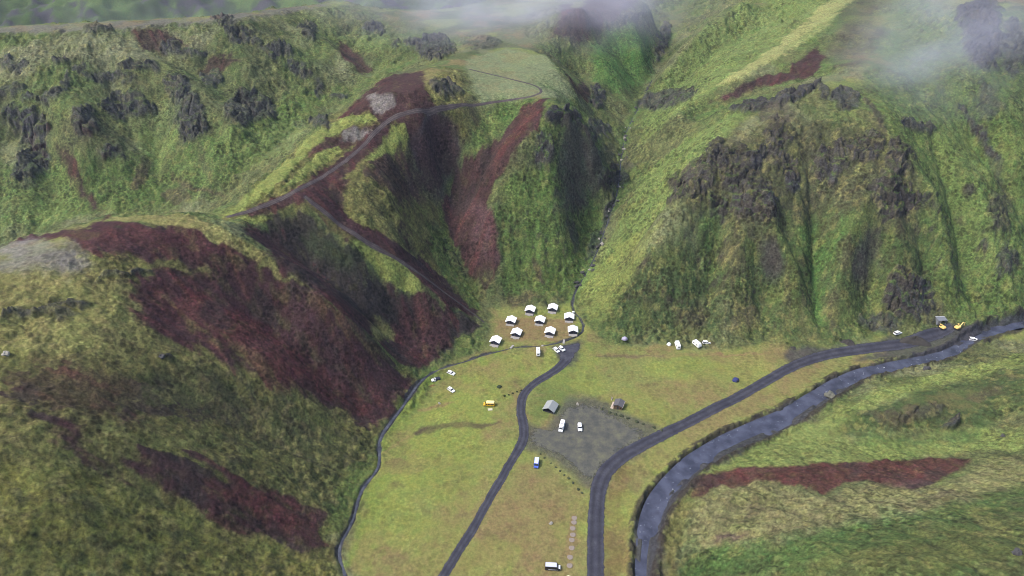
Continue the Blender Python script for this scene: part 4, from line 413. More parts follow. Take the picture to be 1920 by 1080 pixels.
 ('rock',0.8,1.5,4,0.1,0.9,((-103.3,377.6),(-103.3,374.1),(-104.4,371.4),(-106.5,370),(-109.3,370.5),(-134.3,445.8),(-139,455.4),(-141.8,463.4),(-141.6,466.6),(-140.1,469.6),(-137.7,472.1),(-134.4,472.6),(-127.1,456.4),(-104.7,381.5))),
 ('rock',0.8,1.5,4,0.1,0.9,((-144.3,461),(-143.8,457.2),(-144.6,455.1),(-146.4,454.7),(-152.4,459.1),(-153.1,462.8),(-152.2,464.5),(-148.5,465.4),(-146.7,465),(-145.2,463.3))),
 ('rock',0.8,1.5,4,0.1,0.9,((-281.9,500.1),(-281.6,497.3),(-283.1,494.6),(-285.8,492.2),(-289.5,491.2),(-293.3,491.5),(-296.6,493.1),(-298.8,495.9),(-300.3,500.8),(-299.2,503.9),(-296.2,505.8),(-292.1,506.4),(-287.9,505.5),(-284.3,503.4))),
 ('green_lt',0.6,4,5,0.3,0,((-221.6,430),(-224.7,421.9),(-229.8,417.2),(-233.5,412.3),(-237.1,411.7),(-240.4,416.8),(-244.1,428.3),(-243.6,437.8),(-240.5,446),(-236,452.4),(-230.8,455.1),(-225.6,452.7),(-221.7,446.5),(-220.4,438.6),(-221,434.3))),
 ('green_lt',0.6,4,5,0.3,0,((-144.9,463.9),(-140.6,449),(-139.9,433.1),(-140.8,413.7),(-148.1,409.8),(-165.5,415.2),(-170.3,418.7),(-171.9,424.2),(-171.3,434.2),(-168.1,445.7),(-156.8,466.3),(-149.7,467.1))),
 ('green_lt',0.6,4,5,0.3,0,((-180.3,429.4),(-175.2,424.2),(-170.9,417.2),(-169.1,411.4),(-170.7,409.7),(-175.1,411.8),(-188.2,423.1),(-199.3,438.7),(-200.3,442.2),(-198.4,443.5),(-193.8,441.4),(-187.4,436.7))),
 ('green_lt',0.6,4,5,0.3,0,((-267.4,383.1),(-266.8,375.9),(-269.5,368.5),(-276.5,364.5),(-282.9,366.3),(-291,365.2),(-295.1,365.4),(-302.4,369.2),(-306.5,374.5),(-306.5,380.3),(-302.3,385.5),(-289,395.2),(-279,392.9),(-271.6,389))),
 ('green_lt',0.6,4,5,0.3,0,((-97.6,559.4),(-98.8,554),(-102.5,551.2),(-107.4,549.3),(-113.2,550.8),(-122.9,563.9),(-124.8,571.7),(-123.5,576.7),(-119.8,579.5),(-114.6,581.5),(-108.8,580.4),(-103.3,575.4),(-99.3,567.7))),
 ('lush',0.7,5,6,0,0,((-56.2,210.4),(-41.2,245.5),(-24.4,267),(11.2,283.1),(21.9,271.2),(0,255.4),(-7.4,229.7),(-42.5,181.5),(-46.6,176.5),(-53.7,157.1),(-59.6,157.1),(-56.4,205.8))),
 ('lime2',0.8,3,4,0,0,((-59.7,153.2),(-52.9,209.6),(-54.9,218.9),(-40.3,256.2),(-2.3,280),(-3.3,284.5),(-23.4,277.1),(-44.7,262),(-60.5,221.3),(-58.5,211.2),(-62.2,182.7),(-61.9,153.5))),
 ('brown',0.85,3,4,0,0,((-8.9,308.2),(12.1,315.2),(35.8,310.6),(29.2,292.2),(0,290.7),(-6.3,295),(-7.6,301.2))),
 ('brown',0.55,9,9,0,0,((-27.3,150.9),(-12.9,181.5),(7,210.1),(24.8,198.1),(29.6,181.5),(26.5,150.9),(-24.5,150.9))),
 ('brown',0.6,9,9,0,0,((-50.6,150.6),(-18,197.8),(-4.8,219.2),(-8.9,192.3),(-29.2,150.9),(-47.6,150.9))),
 ('rust',0.5,3,4,0,0,((33.1,150.9),(38.2,192.3),(45.9,204),(51.7,204),(44,181.5),(43.8,150.6),(36.7,150.9))),
 ('brown',0.55,3,4,0,0,((51.5,210.4),(100.2,242.4),(148.5,272.7),(166.9,277.4),(135.9,252.1),(85.2,221.9),(51,192.3),(51.4,205.7))),
 ('brown',0.6,5,6,0,0,((104.8,285.5),(148.9,291),(151.2,280.5),(125.8,270.5),(105.7,277.4))),
 ('brown',0.4,6,8,0,0,((49.6,251.7),(92.2,267.4),(126.5,272.7),(87,244),(67.2,233.2),(52.7,248.6))),
 ('green',0.55,5,6,0,0,((13.4,261.4),(39.9,288.6),(26.6,259.1),(38.4,244),(9.9,232.9),(6.4,243.6),(11,255.4))),
 ('brown',0.6,1,2,0,0,((39.2,281.2),(85.3,280.4),(142.2,284),(146.9,284.5),(147.3,285.7),(90.2,283.7),(81.6,282.8),(60.7,284),(39.3,282.5))),
 ('gravel',0.4,1,2,0,0,((39.1,280.1),(70.8,281.7),(78.4,280.9),(78.6,282.2),(63.2,283.3),(39.2,281.4))),
 ('brown_dk',0.8,1,2,0,0,((-44.9,225.2),(-39,227.6),(-27,229.1),(-14.6,226.8),(-4.8,230.4),(-5.1,232.2),(-14.8,230.3),(-27.4,232.6),(-40,231.1),(-45.6,226.9))),
 ('brown_dk',0.6,1,2,0,0,((-35.9,229),(-38.9,225.9),(-44.4,225.2),(-44.9,227),(-42.2,229.3),(-38.1,230.1),(-36.6,229.7))),
 ('brown',0.8,1,2,0,0,((-44.4,240.9),(-27,245.9),(-27.2,247.2),(-36.4,246.8),(-44.8,242.5))),
 ('brown',0.6,1,2,0,0,((-56.6,214.6),(-46,223.9),(-46.6,225.1),(-57.2,215.7))),
 ('brown_dk',0.6,2,2,0,0,((-43.4,195.2),(-44.5,193.6),(-50.1,194.5),(-50.4,196.2),(-46.4,196.9),(-43.9,195.8))),
 ('brown_dk',0.4,2,3,0,0,((5.1,260.2),(3.8,257.4),(1.1,256.7),(-1,258.5),(-1,261.4),(1.2,263.2),(3.9,262.6),(4.8,261.4))),
 ('rust',1,0.6,1,0,0,((-38,258.7),(-40.5,257.5),(-41.1,259.3),(-38.7,259.9),(-38.2,259.3))),
 ('brown',0.5,1.5,2,0,0,((-30.6,254.9),(-37.7,246.1),(-36.9,244.9),(-29.9,254.1))),
 ('brown',0.4,4,5,0,0,((5.5,271.2),(3.3,269.4),(-11.4,267),(-29.8,267.7),(-38.1,269.6),(-36.1,271.5),(-21.4,274.6),(-2.8,274.3),(3.3,273))),
 ('brown_dk',0.45,1.5,3,0,0,((-46.3,207.7),(-47.3,205.5),(-51.9,205.5),(-53.6,207.4),(-52.6,209.6),(-47.9,209.6),(-46.8,208.9))),
 ('brown',0.8,2,1.5,0,0,((23.8,180.3),(20.7,166.6),(20.5,157),(22.5,156.9),(26.2,173.7),(25.9,180.2))),
 ('lush2',0.8,3,4,0,0,((73.6,195.7),(123.3,222.1),(175.5,246.7),(183.5,248.8),(194.6,254.8),(204.8,255.2),(217.5,258.7),(238.2,267.5),(244.8,267.4),(253.4,269.6),(261.4,274.5),(236.2,242.7),(214.2,244.5),(201.2,245.4),(159.8,229.6),(141.6,217.3),(167.6,211.3),(170,210),(203,212),(211.2,211),(214.9,208.6),(204,193.4),(192.6,196.9),(186.9,197.3),(182.1,198.7),(171.8,197.5),(166,197.9),(159.3,197.3),(100.3,195.6),(77,195.6))),
 ('green_dk',0.85,2,4,0,0,((142.3,219),(151.8,226.6),(204.7,243.5),(232,248.2),(237.6,250.7),(243.5,250.3),(222.4,219.8),(209.1,216.7),(205.5,215.1),(145.8,219.1))),
 ('rock_brown',0.7,2,4,0,0.7,((192.8,226.4),(191,224.2),(182.3,220.7),(172.1,219.9),(169.4,221.5),(168.8,223.4),(170.5,225.6),(179.8,229.9),(189.7,230),(192.3,228.4))),
 ('rock',0.9,1,2,0,1,((195,217.6),(191.4,215.6),(188.6,216.2),(188.1,218.3),(192,220.6),(194.5,219.7),(194.9,218.5))),
 ('brown_dk',0.6,2,4,0,0,((224.2,234.9),(219.7,231.9),(208.2,230.2),(205.7,230.6),(205.2,231.8),(210.2,235.5),(218.8,237.7),(222.3,237.6),(224.1,236.4))),
 ('brown_dk',0.5,2,4,0,0,((179,220.8),(177.5,219.3),(170.8,217.9),(164,219.7),(161.8,223),(163.2,224.5),(166.2,225.5),(173.4,224.8),(179,222.7))),
 ('brown_dk',0.4,2,4,0,0,((169.2,224.6),(165.9,222.9),(160.4,223.4),(156.6,225.6),(156.4,226.9),(157.6,228.2),(162.5,228.9),(165.5,228.5),(169,225.9))),
 ('red_earth',1,1.4,1.6,0,0,((73.2,194.1),(87.1,197.9),(121.4,197.3),(156.3,197.4),(161.6,196.1),(174.7,196.7),(182.7,193.5),(184.5,191.6),(163.5,178.6),(151.4,173.2),(147.1,172.7),(144,173.5),(139,182),(129.1,182.1),(117.6,175.1),(112.4,181.3),(102.6,186.9),(90.1,186.4),(81.3,188.5),(73.4,182.4),(71.5,187.3))),
 ('scree_red',0.5,2,3,0,0,((105.3,194.7),(103.7,193.5),(94.9,192.6),(81.3,195.1),(80.3,196.5),(81.9,197.7),(90.9,198.7),(101.3,197.3),(104.5,196.1))),
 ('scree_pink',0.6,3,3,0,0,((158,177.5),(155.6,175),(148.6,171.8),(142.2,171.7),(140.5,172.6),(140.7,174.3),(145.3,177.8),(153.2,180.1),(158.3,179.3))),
 ('tussock',0.9,3,4,0,0,((70.5,182.8),(82.2,188.1),(102.2,185.9),(116.9,173.8),(139.7,179.7),(144.3,176.7),(149.6,170.6),(181.8,185.1),(194.7,187.4),(201.7,189.1),(185.1,168.3),(154.5,159.6),(147.5,156.8),(126.3,154.9),(91.7,153),(67.2,159.4),(69.6,178.8))),
 ('brown_dk',0.7,2,3,0,0,((93.8,171.8),(90.3,166.4),(88.9,165.6),(88,166.4),(88.3,171.4),(91.5,178.5),(94.9,181.6),(96,181.1),(95.4,175.7))),
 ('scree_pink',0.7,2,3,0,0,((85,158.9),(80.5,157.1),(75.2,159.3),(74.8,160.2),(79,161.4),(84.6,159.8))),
 ('brown_dk',0.6,2,2,0,0,((83.2,169.8),(81.6,168.7),(77.6,171.8),(80.3,172.8),(83,170.4))),
 ('brown_dk',0.7,2,2,0,0,((161.7,167.8),(156.9,164.3),(147.1,161.4),(145.6,162.8),(153.2,167.2),(161.6,168.7))),
 ('emerald_dk',0.85,4,5,0,0,((66.9,158.3),(91.1,151.5),(122.1,152.2),(146.2,154.9),(183.2,166.1),(146.3,119.7),(142.1,114),(103.9,123),(57.5,148.4),(64.3,155.2))),
 ('rust_green',0.55,8,9,0,0,((89,133.3),(109.2,137.7),(146,141.7),(167.7,146.8),(142.1,114),(97.3,128),(90.8,132.4))),
 ('ymoss',0.5,3,5,0,0,((152.1,132.3),(150.5,131.9),(149.7,133.6),(149.7,137.2),(155.2,152.5),(157.2,155.3),(159.3,156.1),(160.1,153.9),(156,138.7),(154.3,135))),
 ('emerald',0.5,6,6,0,0,((131.9,155.8),(129,153.7),(112.4,147.1),(95.3,144.6),(90.2,145.1),(88.4,146.1),(127.7,156.8),(130.4,156.8))),
 ('olive',0.8,2,3,0,0,((51.2,149.6),(59.2,177.4),(73.6,195.7),(69.4,177.5),(57.5,148.4),(54.4,149))),
 ('gravel',0.7,2,3,0,0,((53.8,151.7),(56.6,169.9),(63.6,182),(79.4,197),(104.2,214.5),(104.2,217.7),(78.5,202.6),(61.3,185.5),(53.1,170.8),(52.1,151.9))),
)
RIVER = ((46.4,139.1,5.2),(46.7,141.6,5.2),(47,144.3,5.2),(47.4,147,5.2),(47.8,149.8,5.2),(48.2,152.5,5.3),(48.8,155.3,5.4),(49.3,158.1,5.6),(49.9,160.9,5.8),(50.7,163.9,6.1),(51.6,167.2,6.5),(52.6,170.7,7),(53.8,174.1,7.5),(55.1,177.3,7.9),(56.5,180.3,8.3),(58.1,183.2,8.7),(60,186,8.9),(62,188.7,9),(64.2,191.4,9.1),(66.6,194.1,9.2),(69.3,196.9,9.3),(72.2,200,9.4),(75.3,203.1,9.6),(78.5,206.1,9.7),(81.7,208.6,9.8),(85.1,210.9,9.8),(88.5,213.3,9.9),(92,215.8,9.9),(95.4,218,10.1),(98.8,220,10.2),(102.2,221.7,10.4),(105.5,223.3,10.6),(108.9,225,10.8),(112.4,226.7,10.8),(116.1,228.6,10.8),(119.8,230.4,10.6),(123.6,232.2,10.4),(127.4,234.2,10.2),(131.2,236.3,10),(135.1,238.8,9.8),(138.9,241.5,9.6),(142.8,244.3,9.4),(146.8,247.2,9.2),(150.9,250.2,9),(155,253.4,8.8),(159.3,256.5,8.6),(163.6,259.3,8.4),(168.1,261.8,8.2),(172.7,264.2,8),(177.4,266.4,7.8),(181.9,268.3,7.7),(186.3,269.7,7.6),(190.5,270.7,7.6),(194.8,271.6,7.6),(199,272.6,7.6),(203.3,273.7,7.4),(207.5,275.1,7.1),(211.8,276.6,6.8),(216.1,278.1,6.3),(220.5,279.7,5.9),(225,281.5,5.6),(229.8,283.4,5.3),(234.9,286,5.1),(240.5,289.5,5),(246,293.1,5.1),(251.2,296.2,5.3),(256,298.9,5.6),(260.7,301.2,5.8),(265.2,303.1,5.9),(269.4,304.5,5.9),(273.6,305.7,6),(278.2,307,6.2),(283,308.4,6.4),(287.8,309.8,6.6),(292,310.5,6.7),(295.9,310.9,6.7),(299.7,311.2,6.7),(303.5,311.5,6.7),(307.4,311.9,6.7))
STREAM = ((-58.1,145.5,1.2),(-59.5,148.8,1.2),(-60.9,151.9,1.2),(-62.3,154.7,1.2),(-63.7,157.3,1.2),(-65,159.9,1.2),(-65.8,162.5,1.2),(-66,165.4,1.2),(-65.5,168.4,1.2),(-64.5,171.7,1.1),(-63.7,175,1.1),(-63.2,178.3,1.1),(-63.2,181.8,1.1),(-63.2,185.4,1.1),(-63,189,1.2),(-62.5,192.5,1.2),(-61.5,195.8,1.2),(-60.2,198.8,1.2),(-58.8,201.7,1.2),(-57.8,205.4,1.2),(-58,210.1,1.3),(-59.1,215.1,1.4),(-60,220.2,1.4),(-59.4,225.1,1.5),(-57.9,229.7,1.6),(-56.1,233.9,1.6),(-54.3,238,1.6),(-52.7,242,1.6),(-51.2,246,1.6),(-49.7,250.4,1.6),(-48,255.4,1.6),(-45.8,260.3,1.5),(-43.1,264.3,1.2),(-40,267.3,1),(-36.8,269.5,0.8),(-33.5,271.3,0.7),(-30.1,273,0.7),(-26.6,274.7,0.6),(-23,276.4,0.6),(-19.3,278.3,0.6),(-15.5,280.3,0.5),(-11.7,282,0.5),(-7.8,283.5,0.5),(-3.6,285.2,0.5),(1,286.8,0.5),(5.6,287.5,0.5),(9.9,287.7,0.5),(14,288,0.5),(18,288.8,0.5),(21.9,290.1,0.5),(26.1,291.7,0.5),(30.6,293.6,0.6),(35.2,296.4,0.7),(38.7,300.8,0.8),(39.7,306.3,0.6),(38,312.1,0.5),(35.5,318.3,0.5),(34.7,325.5,0.5),(36.2,333,0.5),(38.9,339.6,0.5),(42,345.2,0.5),(44.9,350.3,0.5),(47.6,355.1,0.5),(50.1,360,0.6),(52.3,365,0.6),(54.6,370.2,0.6),(56.8,375.7,0.7),(59,381.1,0.7),(61.1,386,0.7),(63,390.8,0.7),(64.8,395.7,0.6),(66.5,401,0.6),(68.3,406.6,0.6),(69.8,412.5,0.6),(71.1,419.1,0.6),(72.3,426.2,0.6),(73.6,433.7,0.6),(74.9,441.3,0.5),(76.5,449.3,0.5),(78.2,457.6,0.5),(80,466.1,0.5),(82.4,474.9,0.5),(85.4,483.9,0.5),(89,493.4,0.5),(92.8,503.1,0.5),(96.5,512.5,0.5),(100.3,521.4,0.5),(104.2,531,0.5),(108.5,542.7,0.5),(113.3,556.1,0.5))
MAIN_ROAD = ((29.2,138.7,5.9),(29.5,141.5,5.9),(29.8,144.3,5.9),(30,147.2,5.9),(30.3,150.1,5.9),(30.7,153.1,5.9),(31,156,5.9),(31.3,158.9,5.9),(31.6,161.9,5.9),(32,165.1,5.9),(32.3,168.2,5.9),(32.7,171.3,5.9),(33,174.3,5.9),(33.4,177.4,5.9),(33.8,180.6,5.9),(34.2,183.8,5.9),(34.8,187.2,6),(35.6,191.1,6),(36.7,195.1,6.2),(38.2,199.1,6.2),(40.3,202.7,6.3),(42.9,206,6.3),(45.7,209,6.3),(48.8,211.7,6.2),(52,214,6.1),(55.3,216.2,6),(58.5,218.3,5.9),(61.8,220.2,5.8),(65,222.1,5.7),(68.3,224.1,5.6),(71.7,226.2,5.5),(75.1,228.3,5.4),(78.5,230.4,5.3),(81.9,232.5,5.2),(85.2,234.6,5.2),(88.5,236.6,5.2),(91.8,238.6,5.1),(95.1,240.5,5.1),(98.4,242.5,5.1),(101.9,244.7,5.1),(105.4,246.9,5),(109.1,249.4,5),(112.8,252.1,5),(116.7,254.9,5),(120.7,257.7,5),(124.6,260.4,5),(128.6,263.1,5),(132.6,265.6,5),(136.7,268.3,5.1),(141.1,271.1,5.2),(145.5,273.9,5.4),(149.8,276.5,5.5),(154.1,278.6,5.6),(158.2,280.4,5.7),(162.4,282,5.8),(166.5,283.3,5.9),(170.7,284.3,6.1),(175,285.2,6.2),(179.2,286,6.4),(183.4,286.8,6.5),(187.6,287.4,6.6),(191.7,288.1,6.7),(195.8,288.8,6.7),(199.9,289.4,6.7),(204,290.1,6.7),(208.2,290.9,6.7),(212.4,292,6.7),(216.7,293.3,6.7),(221,294.9,6.7),(225.4,296.6,6.6),(229.8,298.5,6.4),(234.1,300.2,5.8),(238,301.6,5),(241.7,302.7,4.2))
SIDE_ROAD = ((-31.1,140.6,3.3),(-29.2,144.9,3.3),(-27.2,149.1,3.3),(-25.1,153.5,3.3),(-24,155.8,3.3),(-22.8,158.1,3.3),(-21.6,160.5,3.3),(-20.4,162.9,3.3),(-19.1,165.3,3.3),(-17.9,167.9,3.3),(-16.6,170.5,3.3),(-15.4,173.2,3.3),(-14.2,176,3.3),(-13,178.8,3.3),(-11.8,181.6,3.3),(-10.6,184.6,3.3),(-9.3,187.5,3.3),(-8,190.6,3.3),(-6.6,193.7,3.3),(-5.1,197.1,3.4),(-3.6,200.6,3.4),(-2.1,204.2,3.5),(-0.5,207.8,3.5),(1.2,211.4,3.6),(2.8,214.9,3.8),(4.3,218.6,3.9),(5.4,222.5,4),(5.7,226.8,4.1),(5.3,231.4,4),(4.4,236.7,4),(4,242.5,3.9),(4.7,248.4,3.8),(6.7,253.6,3.8),(9.5,257.7,3.8),(12.5,260.9,3.8),(15.7,263.7,3.9),(18.9,266.3,3.9),(22,269,4),(25.2,272.5,4.4),(28.3,277.2,4.9))
HILL_TRACK = ((-135.4,289.9,1.7),(-132.7,292.2,1.7),(-130,294.4,1.7),(-127.1,296.4,1.7),(-124.4,298.3,1.7),(-121.8,300.3,1.7),(-119.4,302.3,1.7),(-116.9,304.2,1.7),(-114.4,306,1.7),(-111.9,308.1,1.7),(-109.5,310.6,1.7),(-107.3,313.6,1.7),(-105.2,317.4,1.7),(-103.3,321.9,1.7),(-101.5,326.9,1.7),(-99.6,331.7,1.7),(-97.5,336,1.7),(-95.3,339.6,1.8),(-93.1,343.2,1.8),(-90.9,346.8,1.8),(-88.8,350.7,1.9),(-86.9,354.9,1.9),(-85,359.2,1.9),(-83,363.1,1.9),(-80.9,367.1,1.9),(-78.7,371.3,1.9),(-76.3,375.3,2),(-73.6,378.8,2),(-70.7,381.6,1.9),(-67.5,383.8,1.9),(-64.1,385.3,1.9),(-60.5,386.6,1.8),(-57,388.1,1.8),(-53.5,390.2,1.7),(-49.8,393,1.7),(-46,395.9,1.7),(-41.8,398.7,1.7),(-37.6,401.5,1.6),(-33.4,404.6,1.6),(-29.3,408.2,1.6),(-25.2,411.9,1.6),(-21.1,415.2,1.6),(-17,417.7,1.6),(-12.8,419.2,1.6),(-8.5,420.3,1.6),(-4.3,421.3,1.6),(0,422,1.6),(4.3,422.4,1.6),(8.7,422.4,1.6),(13,423.2,1.6),(16.9,426.6,1.6),(19,433.2,1.6),(18.1,440.2,1.6),(15,444.7,1.5),(11,447.4,1.5),(6.8,450,1.4),(2.3,452.9,1.4),(-2.5,455.8,1.4),(-7.7,458.4,1.4),(-13.4,460.8,1.4),(-19,462.9,1.4),(-24.1,464.4,1.4),(-28.7,465.5,1.4))
LOWER_TRACK = ((-103.4,310.9,2.1),(-100.9,310,2.1),(-98.5,309.1,2.1),(-96,308.3,2.1),(-93.3,307.8,2.1),(-90.5,307.4,2.1),(-87.6,307.1,2.1),(-84.7,306.4,2.1),(-81.7,305.5,2.1),(-78.8,304.9,2.1),(-75.9,304.9,2.1),(-72.9,305.1,2),(-69.8,305.4,2),(-66.7,305.6,2),(-63.5,305.7,1.9),(-60.4,305.8,1.9),(-57.4,306.2,1.9),(-54.3,306.6,1.8),(-51.2,307,1.8),(-48.2,307.4,1.8),(-45.2,307.9,1.8),(-42.3,308.3,1.7),(-39.4,308.7,1.7),(-36.4,309.1,1.6),(-33.4,309.6,1.6),(-30.3,310.1,1.5),(-27.2,310.4,1.5),(-24,310.3,1.5),(-20.9,309.7,1.4),(-18.1,308.5,1.3),(-15.4,306.7,1.3))
CAR_PARK = ((5.9,230.3),(15.9,227.4),(26.3,247),(36.4,250.7),(47.4,244.7),(70.1,225.2),(43,202.8),(37.9,193.5),(32.1,193.9),(22.2,206.4),(10,215.5),(4.8,217.4),(4.4,224.4))
CAMP_LOT = ((21.2,286.7),(25.6,289.3),(37.9,292.6),(36.8,286.3),(30.7,272.3),(25.1,270.5),(24.4,276.8),(22.4,281.7))
GRAVEL_BAR = ((143.1,283.3),(154,289),(179.6,288.7),(206.1,297.3),(216.2,290.5),(228.8,299.5),(234.4,301.7),(254.6,304.2),(261,305.7),(254.3,297.7),(240.3,287.9),(218.2,280.7),(178.5,278.7),(196.8,285.8),(181.2,285.5),(145.3,271.7),(144.3,277.7))
TENTS = ((10.3,318.2,-14,'white-roofed glamping tent, left one of the two farthest back'),
    (23.2,320.1,-12,'white-roofed glamping tent farthest back, right one of the rear pair'),
    (-0.6,308.0,-14,'white-roofed glamping tent, leftmost of the middle row'),
    (15.5,308.6,-14,'white-roofed glamping tent in the centre of the camp'),
    (32.0,311.2,-6,'white-roofed glamping tent on the right, second nearest the gully stream'),
    (2.3,296.7,-16,'white-roofed glamping tent just behind the front left one'),
    (20.6,297.8,-14,'white-roofed glamping tent right above the two cars parked side by side'),
    (33.2,299.1,-3,'white-roofed glamping tent in the front right corner by the stream bend'),
    (-8.8,289.6,-18,'white-roofed glamping tent at the front left, closest to the dark spur'),)
HATCHES = ((-30.9,267.0,-30,'white car parked by the stream, farther of the two'),
    (-30.1,255.3,-43,'white car parked on the grass, nearer to the yellow van'),
    (23.4,284.2,-58,'white car in the camp lot, left one of the pair'),
    (26.3,285.3,-54,'white car in the camp lot, right one of the pair'),
    (104.4,291.7,3,'white car parked against the right side of the big caravan'),)
DARK_CAR = ((-38.3,262.6,195,'white car with dark cover over its rear half by the stream'),)
JEEP = ((250.7,295.9,-12,'white off-road car standing in the river ford'),(31.2,228.4,-91,'white off-road car on the car park, right one of two'),(209.8,298.1,20,'small white car on dark gravel in front of the crag'),)
CAMPERS = ((13.7,281.9,90,'white campervan on the grass left of the camp lot'),(88.5,289.4,92,'white campervan beside the small white dome tent'),(22.9,228.6,-105,'cream white campervan on the car park, left one of two'),)
CARAVAN = ((98.9,290.0,-62,'large boxy white caravan at the foot of the green slope'),)
YELLOW_VAN = ((-11.0,244.0,176,'yellow van with pale raised roof on the left meadow'),)
BLUE_VAN = ((10.6,206.4,-97,'blue van with pale roof between side road and car park'),)
DARK_VAN = ((15.1,155.9,-4,'dark van with silver roof on brown grass near the road'),)
DOMES = ((84.2,290.7,0,2.4,1.5,'white_cloth','small white dome tent left of the white campervan'),
    (112.6,263.0,20,3.6,1.7,'blue_cloth','dark blue dome tent alone beside the main road'),
    (-6.3,256.7,10,2.7,0.8,'green_cloth','low dark green tent on the left meadow'),
    (20.7,150.6,5,4.8,2.3,'cream_cloth','pale yellow tent at the bottom edge beside the slabs'),
    (61.0,295.2,0,3.2,1.6,'grey_cloth','lilac grey tent with dark opening at the slope foot'),)
MARQUEE = ((18.3,241.2,-24,'pale grey marquee tent between side road and car park'),)
HUT = ((51.0,242.8,-22,'brown wooden hut with dark grey roof above the car park'),)
BENCHES = ((48.4,248.2,70,'pale wooden bench at the far left corner of the hut'),(48.5,242.8,60,'pale wooden bench at the near left corner of the hut'),)
SLABS = ((24.9,178.6,0,'pale heart-shaped slab, first and farthest in the row of eight'),
    (24.6,176.5,10,'pale heart-shaped slab, second from the far end of the row'),
    (23.9,173.7,-8,'pale heart-shaped slab, third from the far end of the row'),
    (23.7,170.7,5,'pale heart-shaped slab, fourth from the far end of the row'),
    (23.1,168.3,-6,'pale heart-shaped slab, fifth from the far end of the row'),
    (22.8,164.7,8,'pale heart-shaped slab, third nearest in the row of eight'),
    (21.9,160.6,-4,'pale heart-shaped slab, second nearest in the row of eight'),
    (21.5,157.1,4,'pale heart-shaped slab, nearest in the row beside the dark van'),)
EDGE_STONES = ((42.7,241.0,1.0),
    (46.2,238.7,1.25),
    (48.8,237.4,1.1),
    (51.4,236.3,1.3),
    (54.2,234.6,1.1),
    (58.0,232.2,1.3),
    (60.8,231.0,0.9),
    (65.4,228.7,1.1),
    (68.5,226.8,0.9),)
EDGE_STONES_LOW = ((12.5,212.5,0.8),
    (14.2,210.2,0.9),
    (16.9,207.2,0.7),
    (18.9,204.8,0.9),
    (20.6,202.8,1),
    (22.3,200.6,0.8),
    (24.0,198.7,1.1),
    (25.6,196.3,1.1),
    (27.6,192.8,1.2),
    (29.0,190.9,1.0),)
SHRUBS = ((-3.6,250.0,0.8),
    (-1.6,250.7,0.65),
    (0.3,251.8,0.7),
    (2.4,253.0,0.65),
    (4.5,254.2,0.7),)
FOOT_SHRUBS = ((79.1,294.8,1.3,'dark shrub at the slope foot left of the white dome tent'),
    (95.2,293.4,1.1,'dark shrub at the slope foot left of the big caravan'),
    (129.2,294.7,1.0,'dark shrub at the slope foot above the blue tent'),
    (177.6,293.8,1.2,'dark shrub at the slope foot beside the earth mound'),)
RIVER_BOULDER = ((154.6,249.4,2.4),)
MOUNDS = ((217.4,293.4,8.5,3.6,3.2,'large dark earth mound with hollow face on the gravel flat'),(180.9,292.4,4.6,2.4,2.0,'low black earth mound at the left end of the gravel flat'),(150.1,288.2,2.2,1.6,1.0,'small black earth heap beside the road fork'),)
EXCAVATORS = ((235.9,302.8,200,-85,'yellow excavator with raised arm beside the grey shed'),(244.3,301.8,175,-150,'yellow excavator reaching right towards the river bank'),)
SHED = ((236.2,305.6,4,'grey open-fronted shed behind the left excavator'),)
FOOTBRIDGES = ((16.2,288.2,95,'small plank footbridge above the white campervan'),(27.8,291.6,80,'small plank footbridge above the pair of parked cars'),(0.0,287.1,60,'small plank footbridge at the left end of the camp'),)
WHITE_BOX = ((34.8,317.4,10,'tiny white box beside the gully stream'),)
MAT = ((-10.4,241.0,8,'pale picnic blanket on the grass in front of the yellow van'),)
LONE_ROCKS = ((15.4,175.7,0.7,'small pale rock on brown grass left of the slabs'),
    (-35.1,246.3,0.6,'small pale rock on the meadow below the parked white car'),
    (31.5,244.5,0.7,'small pale rock at the far edge of the car park'),
    (207.3,264.2,1.7,'dark rounded rock on green bank right of the river'),
    (205.9,206.4,0.9,'brown rock on the terrace at the right edge'),
    (-135.3,207.0,1.3,'dark flat rock jutting from the red slope'),
    (-173.3,183.8,1.2,'pale rock at the left edge of the mossy hill'),
    (147.3,124.9,1.3,'dark rock in grass at the bottom right corner'),)

# ---- terrain mathematics (numpy) -------------------------------------------------------
_TAB = np.random.RandomState(7).rand(512, 512).astype(np.float32)


def vnoise(x, y, seed=0):
    """value noise, 0..1"""
    x = np.asarray(x, np.float32); y = np.asarray(y, np.float32)
    fx = np.floor(x); fy = np.floor(y)
    ix = fx.astype(np.int32) + (seed * 73) % 509; iy = fy.astype(np.int32) + (seed * 151) % 503
    u = x - fx; v = y - fy
    u = u * u * u * (u * (u * 6 - 15) + 10); v = v * v * v * (v * (v * 6 - 15) + 10)
    x0 = ix & 511; y0 = (iy & 511) << 9; x1 = (ix + 1) & 511; y1 = ((iy + 1) & 511) << 9
    T = _TAB.ravel()
    a = T[y0 + x0]; b = T[y0 + x1]; c = T[y1 + x0]; d = T[y1 + x1]
    return (a + (b - a) * u) * (1 - v) + (c + (d - c) * u) * v


def fbm(x, y, scale, octaves=4, seed=0, gain=0.5, ridged=False):
    """fractal noise, about 0..1; scale is the size in metres of the largest blobs"""
    s = 0; amp = 1.0; tot = 0.0
    ca, sa = math.cos(0.6), math.sin(0.6)
    px, py = x / scale, y / scale
    for o in range(octaves):
        n = vnoise(px, py, seed + 17 * o)
        if ridged:
            n = 1 - np.abs(2 * n - 1)
        s = s + amp * n; tot += amp
        amp *= gain
        px, py = (px * ca - py * sa) * 2.03 + 5.3, (px * sa + py * ca) * 2.03 - 3.1
    return s / tot


def sstep(a, b, x):
    t = np.clip((x - a) / (b - a), 0, 1)
    return t * t * (3 - 2 * t)


